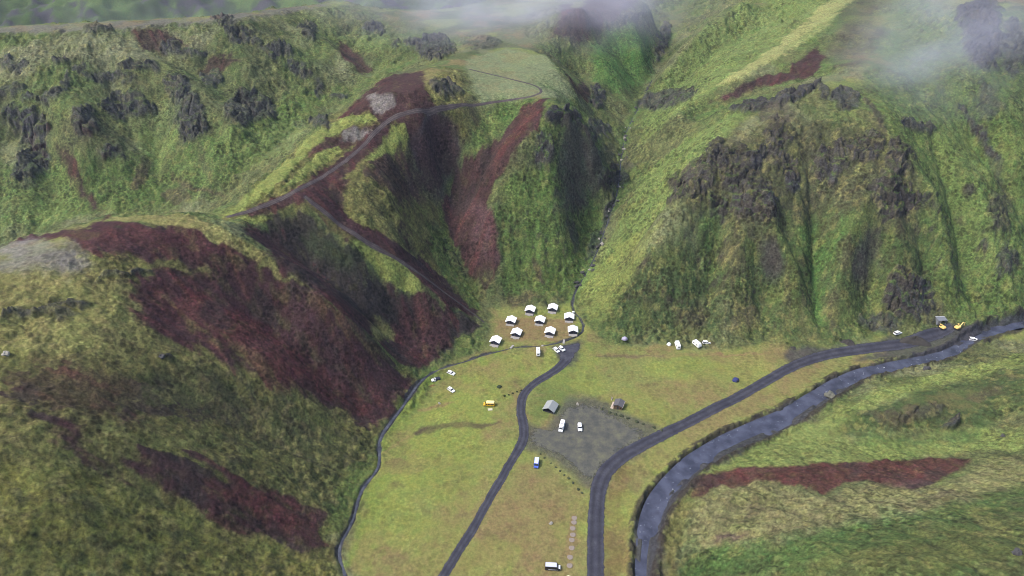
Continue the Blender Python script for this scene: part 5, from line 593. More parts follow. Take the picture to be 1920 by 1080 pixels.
class Grid:
    """regular grid of values with cubic-smooth lookup"""
    def __init__(self, x0, y0, step, val):
        self.x0, self.y0, self.s, self.v = x0, y0, step, np.asarray(val, np.float32)

    def __call__(self, x, y):
        v = self.v; H, W = v.shape
        fx = np.clip((np.asarray(x, np.float32) - self.x0) / self.s, 1, W - 3)
        fy = np.clip((np.asarray(y, np.float32) - self.y0) / self.s, 1, H - 3)
        ix = fx.astype(np.int32); iy = fy.astype(np.int32)
        t = fx - ix; u = fy - iy

        def w(t):
            return ((1 - t) ** 3 / 6, (3 * t ** 3 - 6 * t ** 2 + 4) / 6, (-3 * t ** 3 + 3 * t ** 2 + 3 * t + 1) / 6, t ** 3 / 6)
        wx = w(t); wy = w(u)
        out = 0
        for j in range(4):
            row = 0
            for i in range(4):
                row = row + wx[i] * v[iy + j - 1, ix + i - 1]
            out = out + wy[j] * row
        return out

    def lin(self, x, y):
        v = self.v; H, W = v.shape
        fx = np.clip((x - self.x0) / self.s, 0, W - 1.001); fy = np.clip((y - self.y0) / self.s, 0, H - 1.001)
        ix = fx.astype(np.int32); iy = fy.astype(np.int32); t = fx - ix; u = fy - iy
        return (v[iy, ix] * (1 - t) + v[iy, ix + 1] * t) * (1 - u) + (v[iy + 1, ix] * (1 - t) + v[iy + 1, ix + 1] * t) * u


def solve_surface(pts, x0, x1, y0, y1, step):
    """smooth surface through surveyed spot heights: kernel interpolation with phi(r) = r"""
    P = np.asarray(pts, np.float64); n = len(P)
    D = np.hypot(P[:, None, 0] - P[None, :, 0], P[:, None, 1] - P[None, :, 1])
    A = np.zeros((n + 3, n + 3)); A[:n, :n] = -D + np.eye(n) * 0.5
    A[:n, n] = A[n, :n] = 1; A[:n, n + 1] = A[n + 1, :n] = P[:, 0] / 100; A[:n, n + 2] = A[n + 2, :n] = P[:, 1] / 100
    w = np.linalg.solve(A, np.concatenate([P[:, 2], [0, 0, 0]]))
    gx = np.arange(x0, x1 + step, step); gy = np.arange(y0, y1 + step, step)
    X, Y = np.meshgrid(gx, gy)
    Z = np.zeros(X.shape, np.float32)
    pw = w[:n].astype(np.float32); px = P[:, 0].astype(np.float32); py = P[:, 1].astype(np.float32)
    for r in range(0, len(gy), 8):
        xx = X[r:r + 8].ravel().astype(np.float32); yy = Y[r:r + 8].ravel().astype(np.float32)
        d = np.sqrt((xx[:, None] - px) ** 2 + (yy[:, None] - py) ** 2)
        Z[r:r + 8] = (-(d @ pw) + w[n] + w[n + 1] * xx / 100 + w[n + 2] * yy / 100).reshape(X[r:r + 8].shape)
    return Grid(x0, y0, step, Z)


def seg_dist(x, y, line):
    """distance to an open polyline, and the fraction of its length at the nearest point"""
    line = np.asarray(line, np.float32)
    best = np.full(x.shape, 1e9, np.float32); frac = np.zeros(x.shape, np.float32)
    L = np.hypot(*(line[1:, :2] - line[:-1, :2]).T); tot = L.sum(); acc = 0
    for i in range(len(line) - 1):
        ax, ay = line[i, :2]; bx, by = line[i + 1, :2]
        dx, dy = bx - ax, by - ay
        t = np.clip(((x - ax) * dx + (y - ay) * dy) / (dx * dx + dy * dy + 1e-9), 0, 1)
        d = np.hypot(x - ax - t * dx, y - ay - t * dy)
        m = d < best
        best = np.where(m, d, best); frac = np.where(m, (acc + t * L[i]) / tot, frac)
        acc += L[i]
    return best, frac


def poly_signed(x, y, poly):
    """signed distance to a closed polygon, positive inside"""
    poly = np.asarray(poly, np.float32)
    inside = np.zeros(x.shape, bool); best = np.full(x.shape, 1e9, np.float32)
    n = len(poly)
    for i in range(n):
        ax, ay = poly[i]; bx, by = poly[(i + 1) % n]
        dx, dy = bx - ax, by - ay
        t = np.clip(((x - ax) * dx + (y - ay) * dy) / (dx * dx + dy * dy + 1e-9), 0, 1)
        best = np.minimum(best, np.hypot(x - ax - t * dx, y - ay - t * dy))
        if ay != by:
            inside ^= ((ay > y) != (by > y)) & (x < (bx - ax) * (y - ay) / (by - ay) + ax)
    return np.where(inside, best, -best)


def streaks(grid, step, length, seed, blob):
    """noise smeared along the fall line: the rills and chutes that water and scree leave on a slope"""
    x0, y0 = grid.x0, grid.y0
    H, W = grid.v.shape
    k = int(round(grid.s / step))
    nx, ny = (W - 1) * k, (H - 1) * k
    X, Y = np.meshgrid(x0 + np.arange(nx) * step, y0 + np.arange(ny) * step)
    X = X.astype(np.float32); Y = Y.astype(np.float32)
    v = grid.v
    for _ in range(3):
        v = np.pad(v, 1, mode='edge')
        v = (v[:-2, 1:-1] + v[2:, 1:-1] + v[1:-1, :-2] + v[1:-1, 2:] + v[1:-1, 1:-1] * 2) / 6
    gy, gx = np.gradient(v, grid.s)
    m = np.sqrt(gx * gx + gy * gy) + 0.03
    GX = Grid(x0, y0, grid.s, gx / m); GY = Grid(x0, y0, grid.s, gy / m)
    acc = np.zeros(X.shape, np.float32); n = 0
    for sgn in (1, -1):
        px, py = X.copy(), Y.copy()
        steps = int(length / 2.2)
        for i in range(steps):
            if i or sgn == 1:
                acc += vnoise(px / blob, py / blob, seed); n += 1
            dx = GX.lin(px, py); dy = GY.lin(px, py)
            px += dx * (2.2 * sgn); py += dy * (2.2 * sgn)
    acc /= n
    acc = (acc - acc.mean()) / acc.std()
    return Grid(x0, y0, step, acc)          # about -2.5 .. 2.5


def erode(grid, passes, k_flow, seed, yield_map):
    """running water: every pass sends rain down the steepest way and cuts where much of it gathers"""
    step = grid.s
    H, W = grid.v.shape
    gx = grid.x0 + np.arange(W) * step; gy = grid.y0 + np.arange(H) * step
    X, Y = np.meshgrid(gx, gy)
    base = grid.v.astype(np.float64)
    dy, dx = np.gradient(base, step)
    sl = np.hypot(dx, dy)
    for _ in range(4):
        p = np.pad(sl, 1, mode='edge'); sl = (p[:-2, 1:-1] + p[2:, 1:-1] + p[1:-1, :-2] + p[1:-1, 2:] + p[1:-1, 1:-1]) / 5
    hill = sstep(0.15, 0.45, sl) * yield_map(X, Y)
    Z = base + hill * ((fbm(X, Y, 38, 3, seed) - .5) * 7 + (fbm(X, Y, 13, 4, seed + 5, .55) - .5) * 5.0)
    off = [(-1, 0, 1), (1, 0, 1), (0, -1, 1), (0, 1, 1), (-1, -1, 1.4142), (-1, 1, 1.4142), (1, -1, 1.4142), (1, 1, 1.4142)]
    idx = np.arange(H * W).reshape(H, W)
    A = None
    for it in range(passes):
        P = np.pad(Z, 1, mode='constant', constant_values=1e6); I = np.pad(idx, 1, mode='edge')
        best = np.zeros((H, W)); rec = idx.copy()
        for oy, ox, d in off:
            s = (Z - P[1 + oy:1 + oy + H, 1 + ox:1 + ox + W]) / (d * step)
            m = s > best
            best = np.where(m, s, best); rec = np.where(m, I[1 + oy:1 + oy + H, 1 + ox:1 + ox + W], rec)
        order = np.argsort(-Z.ravel(), kind='stable').tolist(); r = rec.ravel().tolist(); a = [1.0] * (H * W)
        for i in order:
            j = r[i]
            if j != i:
                a[j] += a[i]
        A = np.array(a).reshape(H, W)
        cut = k_flow * np.sqrt(np.minimum(A, 900.0)) * best * hill
        Z = Z - np.minimum(cut, 0.35 * best * step)
        p = np.pad(Z, 1, mode='edge')
        lap = p[:-2, 1:-1] + p[2:, 1:-1] + p[1:-1, :-2] + p[1:-1, 2:] - 4 * Z
        Z = Z + np.clip(lap, -1.5, 1.5) * 0.09 * hill
    p = np.pad(Z, 1, mode='edge')
    Z = Z * .5 + (p[:-2, 1:-1] + p[2:, 1:-1] + p[1:-1, :-2] + p[1:-1, 2:]) * .125
    la = np.log(A)
    for _ in range(4):
        p = np.pad(la, 1, mode='edge'); la = (p[:-2, 1:-1] + p[2:, 1:-1] + p[1:-1, :-2] + p[1:-1, 2:] + 2 * la) / 6
    D = Z - base
    Z = Z - D[hill > .6].mean() * hill
    return Grid(grid.x0, grid.y0, step, Z), Grid(grid.x0, grid.y0, step, la), Grid(grid.x0, grid.y0, step, Z - base)


def near_line(x, y, line, reach):
    """distance to a line and its local half width, computed only near the line"""
    a = np.asarray(line, np.float32)
    d = np.full(x.shape, 999.0, np.float32); hw = np.zeros(x.shape, np.float32)
    for i in range(0, len(a) - 1, 6):
        s = a[i:i + 7]
        m = (x > s[:, 0].min() - reach) & (x < s[:, 0].max() + reach) & (y > s[:, 1].min() - reach) & (y < s[:, 1].max() + reach)
        if not m.any():
            continue
        dd, fr = seg_dist(x[m], y[m], s)
        cum = np.concatenate([[0], np.cumsum(np.hypot(*(s[1:, :2] - s[:-1, :2]).T))]); cum /= cum[-1]
        w = np.interp(fr, cum, s[:, 2]) * 0.5
        old = d[m]
        better = dd < old
        d[m] = np.where(better, dd, old)
        hw[m] = np.where(better, w, hw[m])
    return d, hw


def carve_valley(spots, lines):
    raw = solve_surface(spots, -640, 640, 40, 900, 2.0)

    def soft(X, Y):
        m = np.ones(X.shape)
        m *= 1 - 0.72 * (1 - sstep(-75, -45, X)) * (1 - sstep(262, 300, Y))          # loose cinder of the near left hill
        m *= 1 - 0.70 * sstep(55, 80, X) * (1 - sstep(240, 275, Y))                  # grassy near right hill
        m *= 1 - 0.35 * sstep(330, 420, Y) * sstep(-70, -30, X) * (1 - sstep(30, 70, X))
        for ln in lines:
            d, hw = near_line(X.astype(np.float32), Y.astype(np.float32), ln, 16)
            m *= 0.12 + 0.88 * sstep(hw + 1.5, hw + 10.0, d)
        return m
    return erode(raw, 10, 0.045, 3, soft)


# =========================================================================================
#  the ground as a function of x, y
# =========================================================================================
BASE, FLOW, CUT = carve_valley(SPOTS, (MAIN_ROAD, SIDE_ROAD, HILL_TRACK, LOWER_TRACK, STREAM))
_gy, _gx = np.gradient(BASE.v, BASE.s)
_sm = np.hypot(_gx, _gy)
for _ in range(2):
    _p = np.pad(_sm, 1, mode='edge'); _sm = (_p[:-2, 1:-1] + _p[2:, 1:-1] + _p[1:-1, :-2] + _p[1:-1, 2:] + _p[1:-1, 1:-1]) / 5
SLOPE = Grid(BASE.x0, BASE.y0, BASE.s, _sm)
FINE = streaks(BASE, 1.0, 18, 29, 2.2)       # fine rills


def in_poly(x, y, poly, reach=6.0):
    p = np.asarray(poly, np.float32)
    out = np.full(x.shape, -99.0, np.float32)
    m = (x > p[:, 0].min() - reach) & (x < p[:, 0].max() + reach) & (y > p[:, 1].min() - reach) & (y < p[:, 1].max() + reach)
    if m.any():
        out[m] = poly_signed(x[m], y[m], p)
    return out


def cover_mask(x, y, zone, wx, wy, streak):
    c, op, fe, rag, st, rk, poly = zone
    sd = in_poly(x + wx * rag, y + wy * rag, poly, 14.0 + rag)
    m = sd > -14.0
    if not m.any():
        return None, None
    a = sstep(-fe, fe, sd[m] + streak[m] * st * 2.2)
    return m, a * op


def warps(x, y):
    wx = (fbm(x, y, 7.0, 4, 101, 0.6) - 0.5) * 2.6
    wy = (fbm(x, y, 7.0, 4, 202, 0.6) - 0.5) * 2.6
    return wx, wy


def rock_mask(x, y, wx, wy, fine):
    r = np.zeros(x.shape, np.float32)
    for z in COVER:
        m, a = cover_mask(x, y, z, wx, wy, fine)
        if m is None:
            continue
        r[m] = r[m] * (1 - a) + z[5] * a
    return r


def ground_full(x, y):
    x = np.asarray(x, np.float32); y = np.asarray(y, np.float32)
    h0 = BASE(x, y)
    s = SLOPE.lin(x, y)
    hill = sstep(0.10, 0.32, s)
    fine = FINE.lin(x, y); rill = -CUT.lin(x, y)
    wx, wy = warps(x, y)
    rock = rock_mask(x, y, wx, wy, fine)
    d = np.zeros(x.shape, np.float32)
    d = d + (fbm(x, y, 7, 4, 2, 0.55) - 0.5) * 2.2 * hill
    d = d + (fbm(x, y, 3.2, 3, 3, 0.6) - 0.5) * (0.75 * hill + 0.10)
    d = d + fine * 0.15 * hill
    rr = fbm(x + wx * 2, y + wy * 2, 9.0, 4, 7, 0.55, True)
    # broken ground: hummocks, pits and small crags everywhere but on the loose cinder and the near grass hill
    cinder = (1 - sstep(-75, -40, x)) * (1 - sstep(262, 310, y)); near = sstep(55, 80, x) * (1 - sstep(240, 275, y))
    rugged = hill * (1 - 0.62 * cinder) * (1 - 0.6 * near) * (0.35 + 0.9 * sstep(0.38, 0.62, fbm(x, y, 42, 3, 6)))
    calm = np.zeros(x.shape, np.float32)
    for z in COVER:
        if z[0] in ('lime', 'pale_green', 'yellow_green', 'scree', 'scree_red', 'scree_pink', 'emerald'):
            m, a = cover_mask(x, y, z, wx, wy, fine)
            if m is not None:
                calm[m] = np.maximum(calm[m], a)
    rugged = rugged * (1 - 0.75 * calm)
    d = d + rugged * (0.55 - fbm(x + wx, y + wy, 8.5, 5, 8, 0.62, True)) * 4.6
    d = d + rugged * (fbm(x + wx * .6, y + wy * .6, 4.2, 4, 15, 0.6, True) - 0.55) * 1.7
    d = d + rock * ((rr - 0.55) * 5.5 + (fbm(x, y, 2.6, 3, 9, 0.5, True) - 0.5) * 2.0)
    # crags stand proud of the turf and are split by clefts
    d = d + rock * 2.6
    cl = np.abs(fbm(x + wx * 1.5, y + wy * 1.5, 11.0, 3, 19, .5) - 0.5)
    d = d - rock * 4.5 * (1 - sstep(0.0, 0.045, cl))
    # ledges: the lava beds break in steps
    zz = h0 + d + (fbm(x, y, 26, 4, 10, .55) - 0.5) * 34.0 + 0.25 * x
    st = zz / 6.5; fl = np.floor(st); t = st - fl
    d = d + np.minimum(rock, 1) * (0.15 + 0.6 * fbm(x, y, 12, 3, 14)) * ((fl + sstep(0.55, 0.95, t)) - st) * 6.5
    d = d + (1 - hill) * (fbm(x, y, 14, 3, 4) - 0.5) * 0.5
    # worn, level ways
    for line, soft in ((MAIN_ROAD, 4.0), (SIDE_ROAD, 3.0), (HILL_TRACK, 3.0), (LOWER_TRACK, 3.0)):
        dist, hw = near_line(x, y, line, 12)
        d = d * sstep(hw * 0.9, hw + soft, dist)
    for poly in (CAR_PARK, CAMP_LOT, GRAVEL_BAR):
        d = d * (1 - sstep(-4.0, 0.0, in_poly(x, y, poly)))
    dist, hw = near_line(x, y, RIVER, 16)
    n = (fbm(x, y, 4.0, 3, 12) - 0.5) * 3.0
    d = d * sstep(hw, hw + 5, dist)
    bars = sstep(0.52, 0.66, fbm(x * 0.8, y, 11.0, 3, 16)) * sstep(0.15, 0.5, dist / (hw + .1))
    d = d - (1.9 - 1.25 * bars) * (1 - sstep(hw - 0.8, hw + 1.6, dist + n))
    d = d + (0.4 + 1.3 * fbm(x, y, 2.4, 2, 13, .5, True)) * sstep(hw + 0.5, hw + 2.0, dist + n) * (1 - sstep(hw + 2.5, hw + 5, dist + n))
    dist, hw = near_line(x, y, STREAM, 8)
    d = d * sstep(hw, hw + 3, dist)
    d = d - 0.85 * (1 - sstep(hw - 0.3, hw + 0.9, dist + n * 0.35))
    return h0 + d, s, rock, rill, fine, wx, wy


def ground(x, y):
    one = np.isscalar(x)
    z = ground_full(np.atleast_1d(x), np.atleast_1d(y))[0]
    return float(z[0]) if one else z


# =========================================================================================
#  materials
# =========================================================================================
def new_mat(name):
    m = bpy.data.materials.new(name)
    m.use_nodes = True
    nt = m.node_tree
    b = nt.nodes['Principled BSDF']
    return m, nt, b


def N(nt, kind, **kw):
    n = nt.nodes.new(kind)
    for k, v in kw.items():
        if k in n.inputs:
            n.inputs[k].default_value = v
        else:
            setattr(n, k, v)
    return n


def plain(name, col, rough=0.6, metal=0.0, spec=0.4, vary=0.12, scale=3.0):
    m, nt, b = new_mat(name)
    geo = N(nt, 'ShaderNodeTexCoord')
    no = N(nt, 'ShaderNodeTexNoise', Scale=scale, Detail=4.0)
    nt.links.new(geo.outputs['Object'], no.inputs['Vector'])
    ramp = N(nt, 'ShaderNodeMapRange')
    ramp.inputs['To Min'].default_value = 1 - vary; ramp.inputs['To Max'].default_value = 1 + vary
    nt.links.new(no.outputs['Fac'], ramp.inputs['Value'])
    mul = N(nt, 'ShaderNodeVectorMath', operation='SCALE')
    mul.inputs[0].default_value = col[:3]
    nt.links.new(ramp.outputs['Result'], mul.inputs['Scale'])
    nt.links.new(mul.outputs['Vector'], b.inputs['Base Color'])
    b.inputs['Roughness'].default_value = rough
    b.inputs['Metallic'].default_value = metal
    b.inputs['Specular IOR Level'].default_value = spec
    return m


def ground_material():
    m, nt, b = new_mat('hillside_cover')
    L = nt.links.new
    col = N(nt, 'ShaderNodeAttribute', attribute_name='cover')
    mix = N(nt, 'ShaderNodeAttribute', attribute_name='relief')
    sep = N(nt, 'ShaderNodeSeparateColor'); L(mix.outputs['Color'], sep.inputs['Color'])
    tc = N(nt, 'ShaderNodeTexCoord')
    n1 = N(nt, 'ShaderNodeTexNoise', Scale=0.9, Detail=5.0, Roughness=0.65); L(tc.outputs['Object'], n1.inputs['Vector'])
    n2 = N(nt, 'ShaderNodeTexNoise', Scale=0.28, Detail=4.0, Roughness=0.6); L(tc.outputs['Object'], n2.inputs['Vector'])
    n3 = N(nt, 'ShaderNodeTexNoise', Scale=3.2, Detail=3.0, Roughness=0.6); L(tc.outputs['Object'], n3.inputs['Vector'])
    # brightness mottling: tufts and stones, their small shadows painted into the colour
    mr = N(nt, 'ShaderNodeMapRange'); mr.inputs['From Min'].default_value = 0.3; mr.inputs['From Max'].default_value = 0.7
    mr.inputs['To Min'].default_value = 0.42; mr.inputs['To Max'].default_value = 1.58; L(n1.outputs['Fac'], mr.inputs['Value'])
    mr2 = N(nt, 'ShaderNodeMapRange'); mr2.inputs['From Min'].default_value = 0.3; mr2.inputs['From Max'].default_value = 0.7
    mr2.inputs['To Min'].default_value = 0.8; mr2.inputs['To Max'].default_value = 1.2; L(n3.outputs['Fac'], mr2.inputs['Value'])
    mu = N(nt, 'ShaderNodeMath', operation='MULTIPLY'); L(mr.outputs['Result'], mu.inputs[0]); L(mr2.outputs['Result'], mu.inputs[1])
    # short turf of the valley floor is calmer than the slopes
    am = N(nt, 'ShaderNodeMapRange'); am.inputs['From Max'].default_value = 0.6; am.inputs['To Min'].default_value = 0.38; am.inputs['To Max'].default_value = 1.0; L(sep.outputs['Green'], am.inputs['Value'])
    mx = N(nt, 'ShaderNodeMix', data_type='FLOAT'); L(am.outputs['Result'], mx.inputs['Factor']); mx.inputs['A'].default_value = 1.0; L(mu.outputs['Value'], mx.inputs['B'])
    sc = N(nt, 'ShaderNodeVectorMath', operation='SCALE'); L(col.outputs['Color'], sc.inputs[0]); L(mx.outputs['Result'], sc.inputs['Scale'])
    # dark tufts and small stones, pale tussocks: dots of a metre or so, thicker in some places than in others
    def dots(scale, size, lo, hi, seed):
        off = N(nt, 'ShaderNodeVectorMath', operation='ADD'); off.inputs[1].default_value = (seed, seed * 2, 0); L(tc.outputs['Object'], off.inputs[0])
        vo = N(nt, 'ShaderNodeTexVoronoi', Scale=scale, Randomness=1.0); L(off.outputs['Vector'], vo.inputs['Vector'])
        dd = N(nt, 'ShaderNodeMapRange', interpolation_type='SMOOTHSTEP'); dd.inputs['From Min'].default_value = size; dd.inputs['From Max'].default_value = size * .45; L(vo.outputs['Distance'], dd.inputs['Value'])
        pn = N(nt, 'ShaderNodeTexNoise', Scale=0.06, Detail=3.0); L(off.outputs['Vector'], pn.inputs['Vector'])
        pm = N(nt, 'ShaderNodeMapRange'); pm.inputs['From Min'].default_value = lo; pm.inputs['From Max'].default_value = hi; L(pn.outputs['Fac'], pm.inputs['Value'])
        m1 = N(nt, 'ShaderNodeMath', operation='MULTIPLY'); L(dd.outputs['Result'], m1.inputs[0]); L(pm.outputs['Result'], m1.inputs[1])
        m2 = N(nt, 'ShaderNodeMath', operation='MULTIPLY'); L(m1.outputs['Value'], m2.inputs[0]); L(am.outputs['Result'], m2.inputs[1])
        return m2
    da = dots(0.42, 0.62, 0.38, 0.62, 3.7); li = dots(0.55, 0.5, 0.42, 0.66, 19.1)
    k1 = N(nt, 'ShaderNodeMapRange'); k1.inputs['To Min'].default_value = 1.0; k1.inputs['To Max'].default_value = 0.46; L(da.outputs['Value'], k1.inputs['Value'])
    k2 = N(nt, 'ShaderNodeMapRange'); k2.inputs['To Min'].default_value = 1.0; k2.inputs['To Max'].default_value = 1.55; L(li.outputs['Value'], k2.inputs['Value'])
    k3 = N(nt, 'ShaderNodeMath', operation='MULTIPLY'); L(k1.outputs['Result'], k3.inputs[0]); L(k2.outputs['Result'], k3.inputs[1])
    s5 = N(nt, 'ShaderNodeVectorMath', operation='SCALE'); L(sc.outputs['Vector'], s5.inputs[0]); L(k3.outputs['Value'], s5.inputs['Scale'])
    # hue drift between straw and green
    hs = N(nt, 'ShaderNodeHueSaturation'); L(s5.outputs['Vector'], hs.inputs['Color'])
    mh = N(nt, 'ShaderNodeMapRange'); mh.inputs['From Min'].default_value = 0.3; mh.inputs['From Max'].default_value = 0.7
    mh.inputs['To Min'].default_value = 0.478; mh.inputs['To Max'].default_value = 0.522; L(n2.outputs['Fac'], mh.inputs['Value']); L(mh.outputs['Result'], hs.inputs['Hue'])
    L(hs.outputs['Color'], b.inputs['Base Color'])
    b.inputs['Roughness'].default_value = 0.95
    b.inputs['Specular IOR Level'].default_value = 0.15
    # fine relief
    bs = N(nt, 'ShaderNodeMapRange'); bs.inputs['To Min'].default_value = 0.35; bs.inputs['To Max'].default_value = 1.0; L(sep.outputs['Red'], bs.inputs['Value'])
    bp = N(nt, 'ShaderNodeBump'); bp.inputs['Distance'].default_value = 1.2
    L(bs.outputs['Result'], bp.inputs['Strength']); L(n1.outputs['Fac'], bp.inputs['Height']); L(bp.outputs['Normal'], b.inputs['Normal'])
    return m


PALETTE = {
    'base': (0.078, 0.088, 0.036), 'olive': (0.100, 0.092, 0.030), 'olive_dk': (.056, .050, .026), 'ymoss': (.185, .168, .058),
    'moss_green': (0.125, 0.118, 0.028), 'moss_dk': (.050, .055, .020), 'ash': (.150, .135, .125),
    'scree': (0.040, 0.019, 0.019), 'scree_red': (0.068, 0.024, 0.020), 'scree_pink': (0.085, 0.048, 0.048),  # the pink tone is scree with sunlight painted into its colour
    'green': (0.064, 0.102, 0.025), 'green_lt': (0.108, 0.148, 0.042), 'green_dk': (0.036, 0.056, 0.019), 'lime': (0.148, 0.168, 0.044),
    'lime2': (.140, .180, .035), 'emerald': (0.058, 0.118, 0.028), 'emerald_dk': (0.042, 0.074, 0.019), 'pale_green': (.135, .155, .075),
    'yellow_green': (.200, .205, .075), 'tan_green': (0.135, 0.138, 0.075), 'heath': (.110, .100, .085),
    'rock': (0.044, 0.042, 0.046), 'rock_brown': (0.050, 0.042, 0.034), 'brown_dk': (.060, .044, .030),
    'floor': (0.150, 0.158, 0.048), 'lush': (.165, .195, .042), 'lush2': (.145, .178, .048), 'brown': (.172, .120, .056),
    'rust': (.120, .062, .030), 'rust_green': (.070, .062, .022), 'gravel': (.036, .035, .042), 'muddy': (.064, .062, .050), 'dark_soil': (.030, .024, .021), 'green_m': (0.046, 0.070, 0.021), 'red_earth': (0.058, 0.026, 0.019),
    'tussock': (.140, .132, .058),
}


def cover_colour(x, y, s, rock, rill, fine, wx, wy, local):
    n = x.shape[0]
    hill = sstep(0.08, 0.25, s)
    col = np.empty((n, 3), np.float32)
    a = sstep(0.35, 0.65, fbm(x, y, 26, 4, 31))
    P = {k: np.array(v, np.float32) for k, v in PALETTE.items()}

    def lay(c, w):
        col[:] = col + (P[c] - col) * w[:, None]
    col[:] = P['base']
    lay('green', 0.6 * a)
    lay('tan_green', 0.6 * sstep(0.55, 0.75, fbm(x, y, 40, 3, 33)))
    lay('green_dk', 0.6 * sstep(0.6, 0.8, fbm(x, y, 15, 4, 34)))
    lay('floor', (1 - hill) * (y < 345) * (np.abs(x - 30) < 320))
    SMOOTH = {'dark_soil': .5, 'lime': .75, 'pale_green': .85, 'yellow_green': .7, 'lush2': .6, 'lush': .5, 'lime2': .6, 'emerald': .6, 'emerald_dk': .5, 'green': .3, 'green_lt': .4, 'red_earth': 1, 'scree': .6, 'scree_red': .7, 'scree_pink': .7, 'ash': .8, 'rock': .6, 'rock_brown': .4}
    calm = np.full(n, 0.30, np.float32); zoned = np.zeros(n, np.float32)
    for z in COVER:
        m, al = cover_mask(x, y, z, wx, wy, fine)
        if m is None:
            continue
        col[m] += (P[z[0]] - col[m]) * al[:, None]
        calm[m] += (SMOOTH.get(z[0], 0.0) - calm[m]) * al
        zoned[m] = np.maximum(zoned[m], al)
    rough = 1 - calm; free = 1 - 0.85 * zoned
    # patches of bare soil, moss and straw at several sizes
    k = fbm(x + wx, y + wy, 5.0, 4, 41, 0.6)
    dark = (col.sum(1) < 0.115) | (col[:, 1] < col[:, 0] * 0.80)
    lay('olive', 0.22 * sstep(0.62, 0.74, k) * dark * (rock < 0.5))
    # turf holds on the ledges of the crags, bare rock shows on the steps
    lay('green_dk', 0.55 * rock * (1 - sstep(-.25, .25, local - s)))
    lay('green', 0.8 * rock * (1 - sstep(-.6, -.1, local - s)))
    lay('rock', 0.8 * rock * sstep(1.1, 1.9, local))
    lay('olive_dk', 0.5 * sstep(0.58, 0.72, 1 - k) * (~dark) * hill * rough)
    # cinder slopes: runnels of fresh red grit, paler gravel, dark wet bands
    bare = dark * (rock < 0.4) * (col[:, 0] > col[:, 1] * 1.25) * hill
    lay('scree_red', 0.5 * sstep(0.2, 1.6, fine) * bare)
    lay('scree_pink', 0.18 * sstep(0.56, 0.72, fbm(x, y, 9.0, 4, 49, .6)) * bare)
    lay('dark_soil', 0.55 * sstep(0.55, 0.72, fbm(x + wx, y + wy, 14.0, 4, 50, .6)) * bare)
    # mottling of tufts, moss cushions and thin turf
    k3 = fbm(x + wx * 0.5, y + wy * 0.5, 2.6, 3, 45, 0.6)
    lay('ymoss', 0.45 * sstep(0.56, 0.74, k3) * (~dark) * hill * rough)
    lay('moss_dk', 0.6 * sstep(0.56, 0.74, 1 - k3) * (~dark) * hill * (0.25 + 0.75 * rough))
    lay('lime', 0.22 * sstep(0.5, 0.7, fbm(x, y, 9.0, 3, 46)) * (~dark) * hill * (1 - rock) * rough)
    k2 = fbm(x, y, 13.0, 4, 43, 0.6)
    lay('brown', 0.6 * sstep(0.50, 0.66, k2) * (1 - hill) * (~dark) * (0.35 + 0.65 * free))
    lay('lush', 0.6 * sstep(0.52, 0.66, fbm(x, y, 30.0, 4, 47, .55)) * (1 - hill) * (~dark) * free)
    lay('brown_dk', 0.22 * sstep(0.60, 0.75, fbm(x, y, 5.0, 4, 44)) * (1 - hill) * (~dark))
    # bare rock where the slope is a cliff
    lay('rock', 0.6 * sstep(1.9, 2.6, s))
    # chutes: greener hollows, browner ribs
    col *= (1 + np.clip(fine, -2, 2) * 0.05 * hill)[:, None]
    flow = FLOW(x, y)
    lay('emerald', 0.42 * sstep(2.6, 4.4, flow) * hill * (~dark) * sstep(-20, 60, x + (y - 330)) * (1 - 0.6 * rock))
    lay('brown_dk', 0.40 * sstep(0.8, 3.0, -rill) * hill * sstep(0.55, .95, s) * (~dark) * (y < 420))
    lay('rock_brown', 0.7 * sstep(2.0, 3.0, local) * hill * sstep(0.7, 1.2, s) * sstep(-5, 10, x))
    lay('scree', 0.7 * sstep(2.0, 3.0, local) * hill * sstep(0.7, 1.2, s) * (1 - sstep(-5, 10, x)) * (y < 420))
    # gravel beside the ways and in the stream beds
    for line, reach in ((MAIN_ROAD, 0.8), (SIDE_ROAD, 0.6), (HILL_TRACK, 0.5), (LOWER_TRACK, .5)):
        d, hw = near_line(x, y, line, 10)
        lay('gravel', 0.7 * (1 - sstep(hw - 0.6, hw + reach * .6, d + wx * 0.7)))
    for line in (RIVER, STREAM):
        d, hw = near_line(x, y, line, 14)
        if line is STREAM:
            hw = hw * (0.4 + 1.2 * fbm(x, y, 6.0, 3, 48)); d = d + 0.7 * sstep(340, 350, y)
        lay('gravel', 0.9 * (1 - sstep(hw + 0.1, hw + (2.2 if line is RIVER else .45), d + wx * (1.3 if line is RIVER else .8))))
        if line is RIVER:
            lay('dark_soil', 0.85 * sstep(hw + .1, hw + .8, d + wx) * (1 - sstep(hw + 2.6, hw + 4.2, d + wx)) * sstep(.36, .50, k))
    for poly in (CAR_PARK, CAMP_LOT, GRAVEL_BAR):
        lay('muddy' if poly is CAR_PARK else 'gravel', 0.8 * sstep(-3.5 if poly is CAR_PARK else -2.0, 2.0, in_poly(x + wx * 2, y + wy * 2, poly)))
    return col


# =========================================================================================
#  mesh helpers
# =========================================================================================
def link(o, parent=None):
    scene.collection.objects.link(o)
    if parent:
        o.parent = parent
    return o


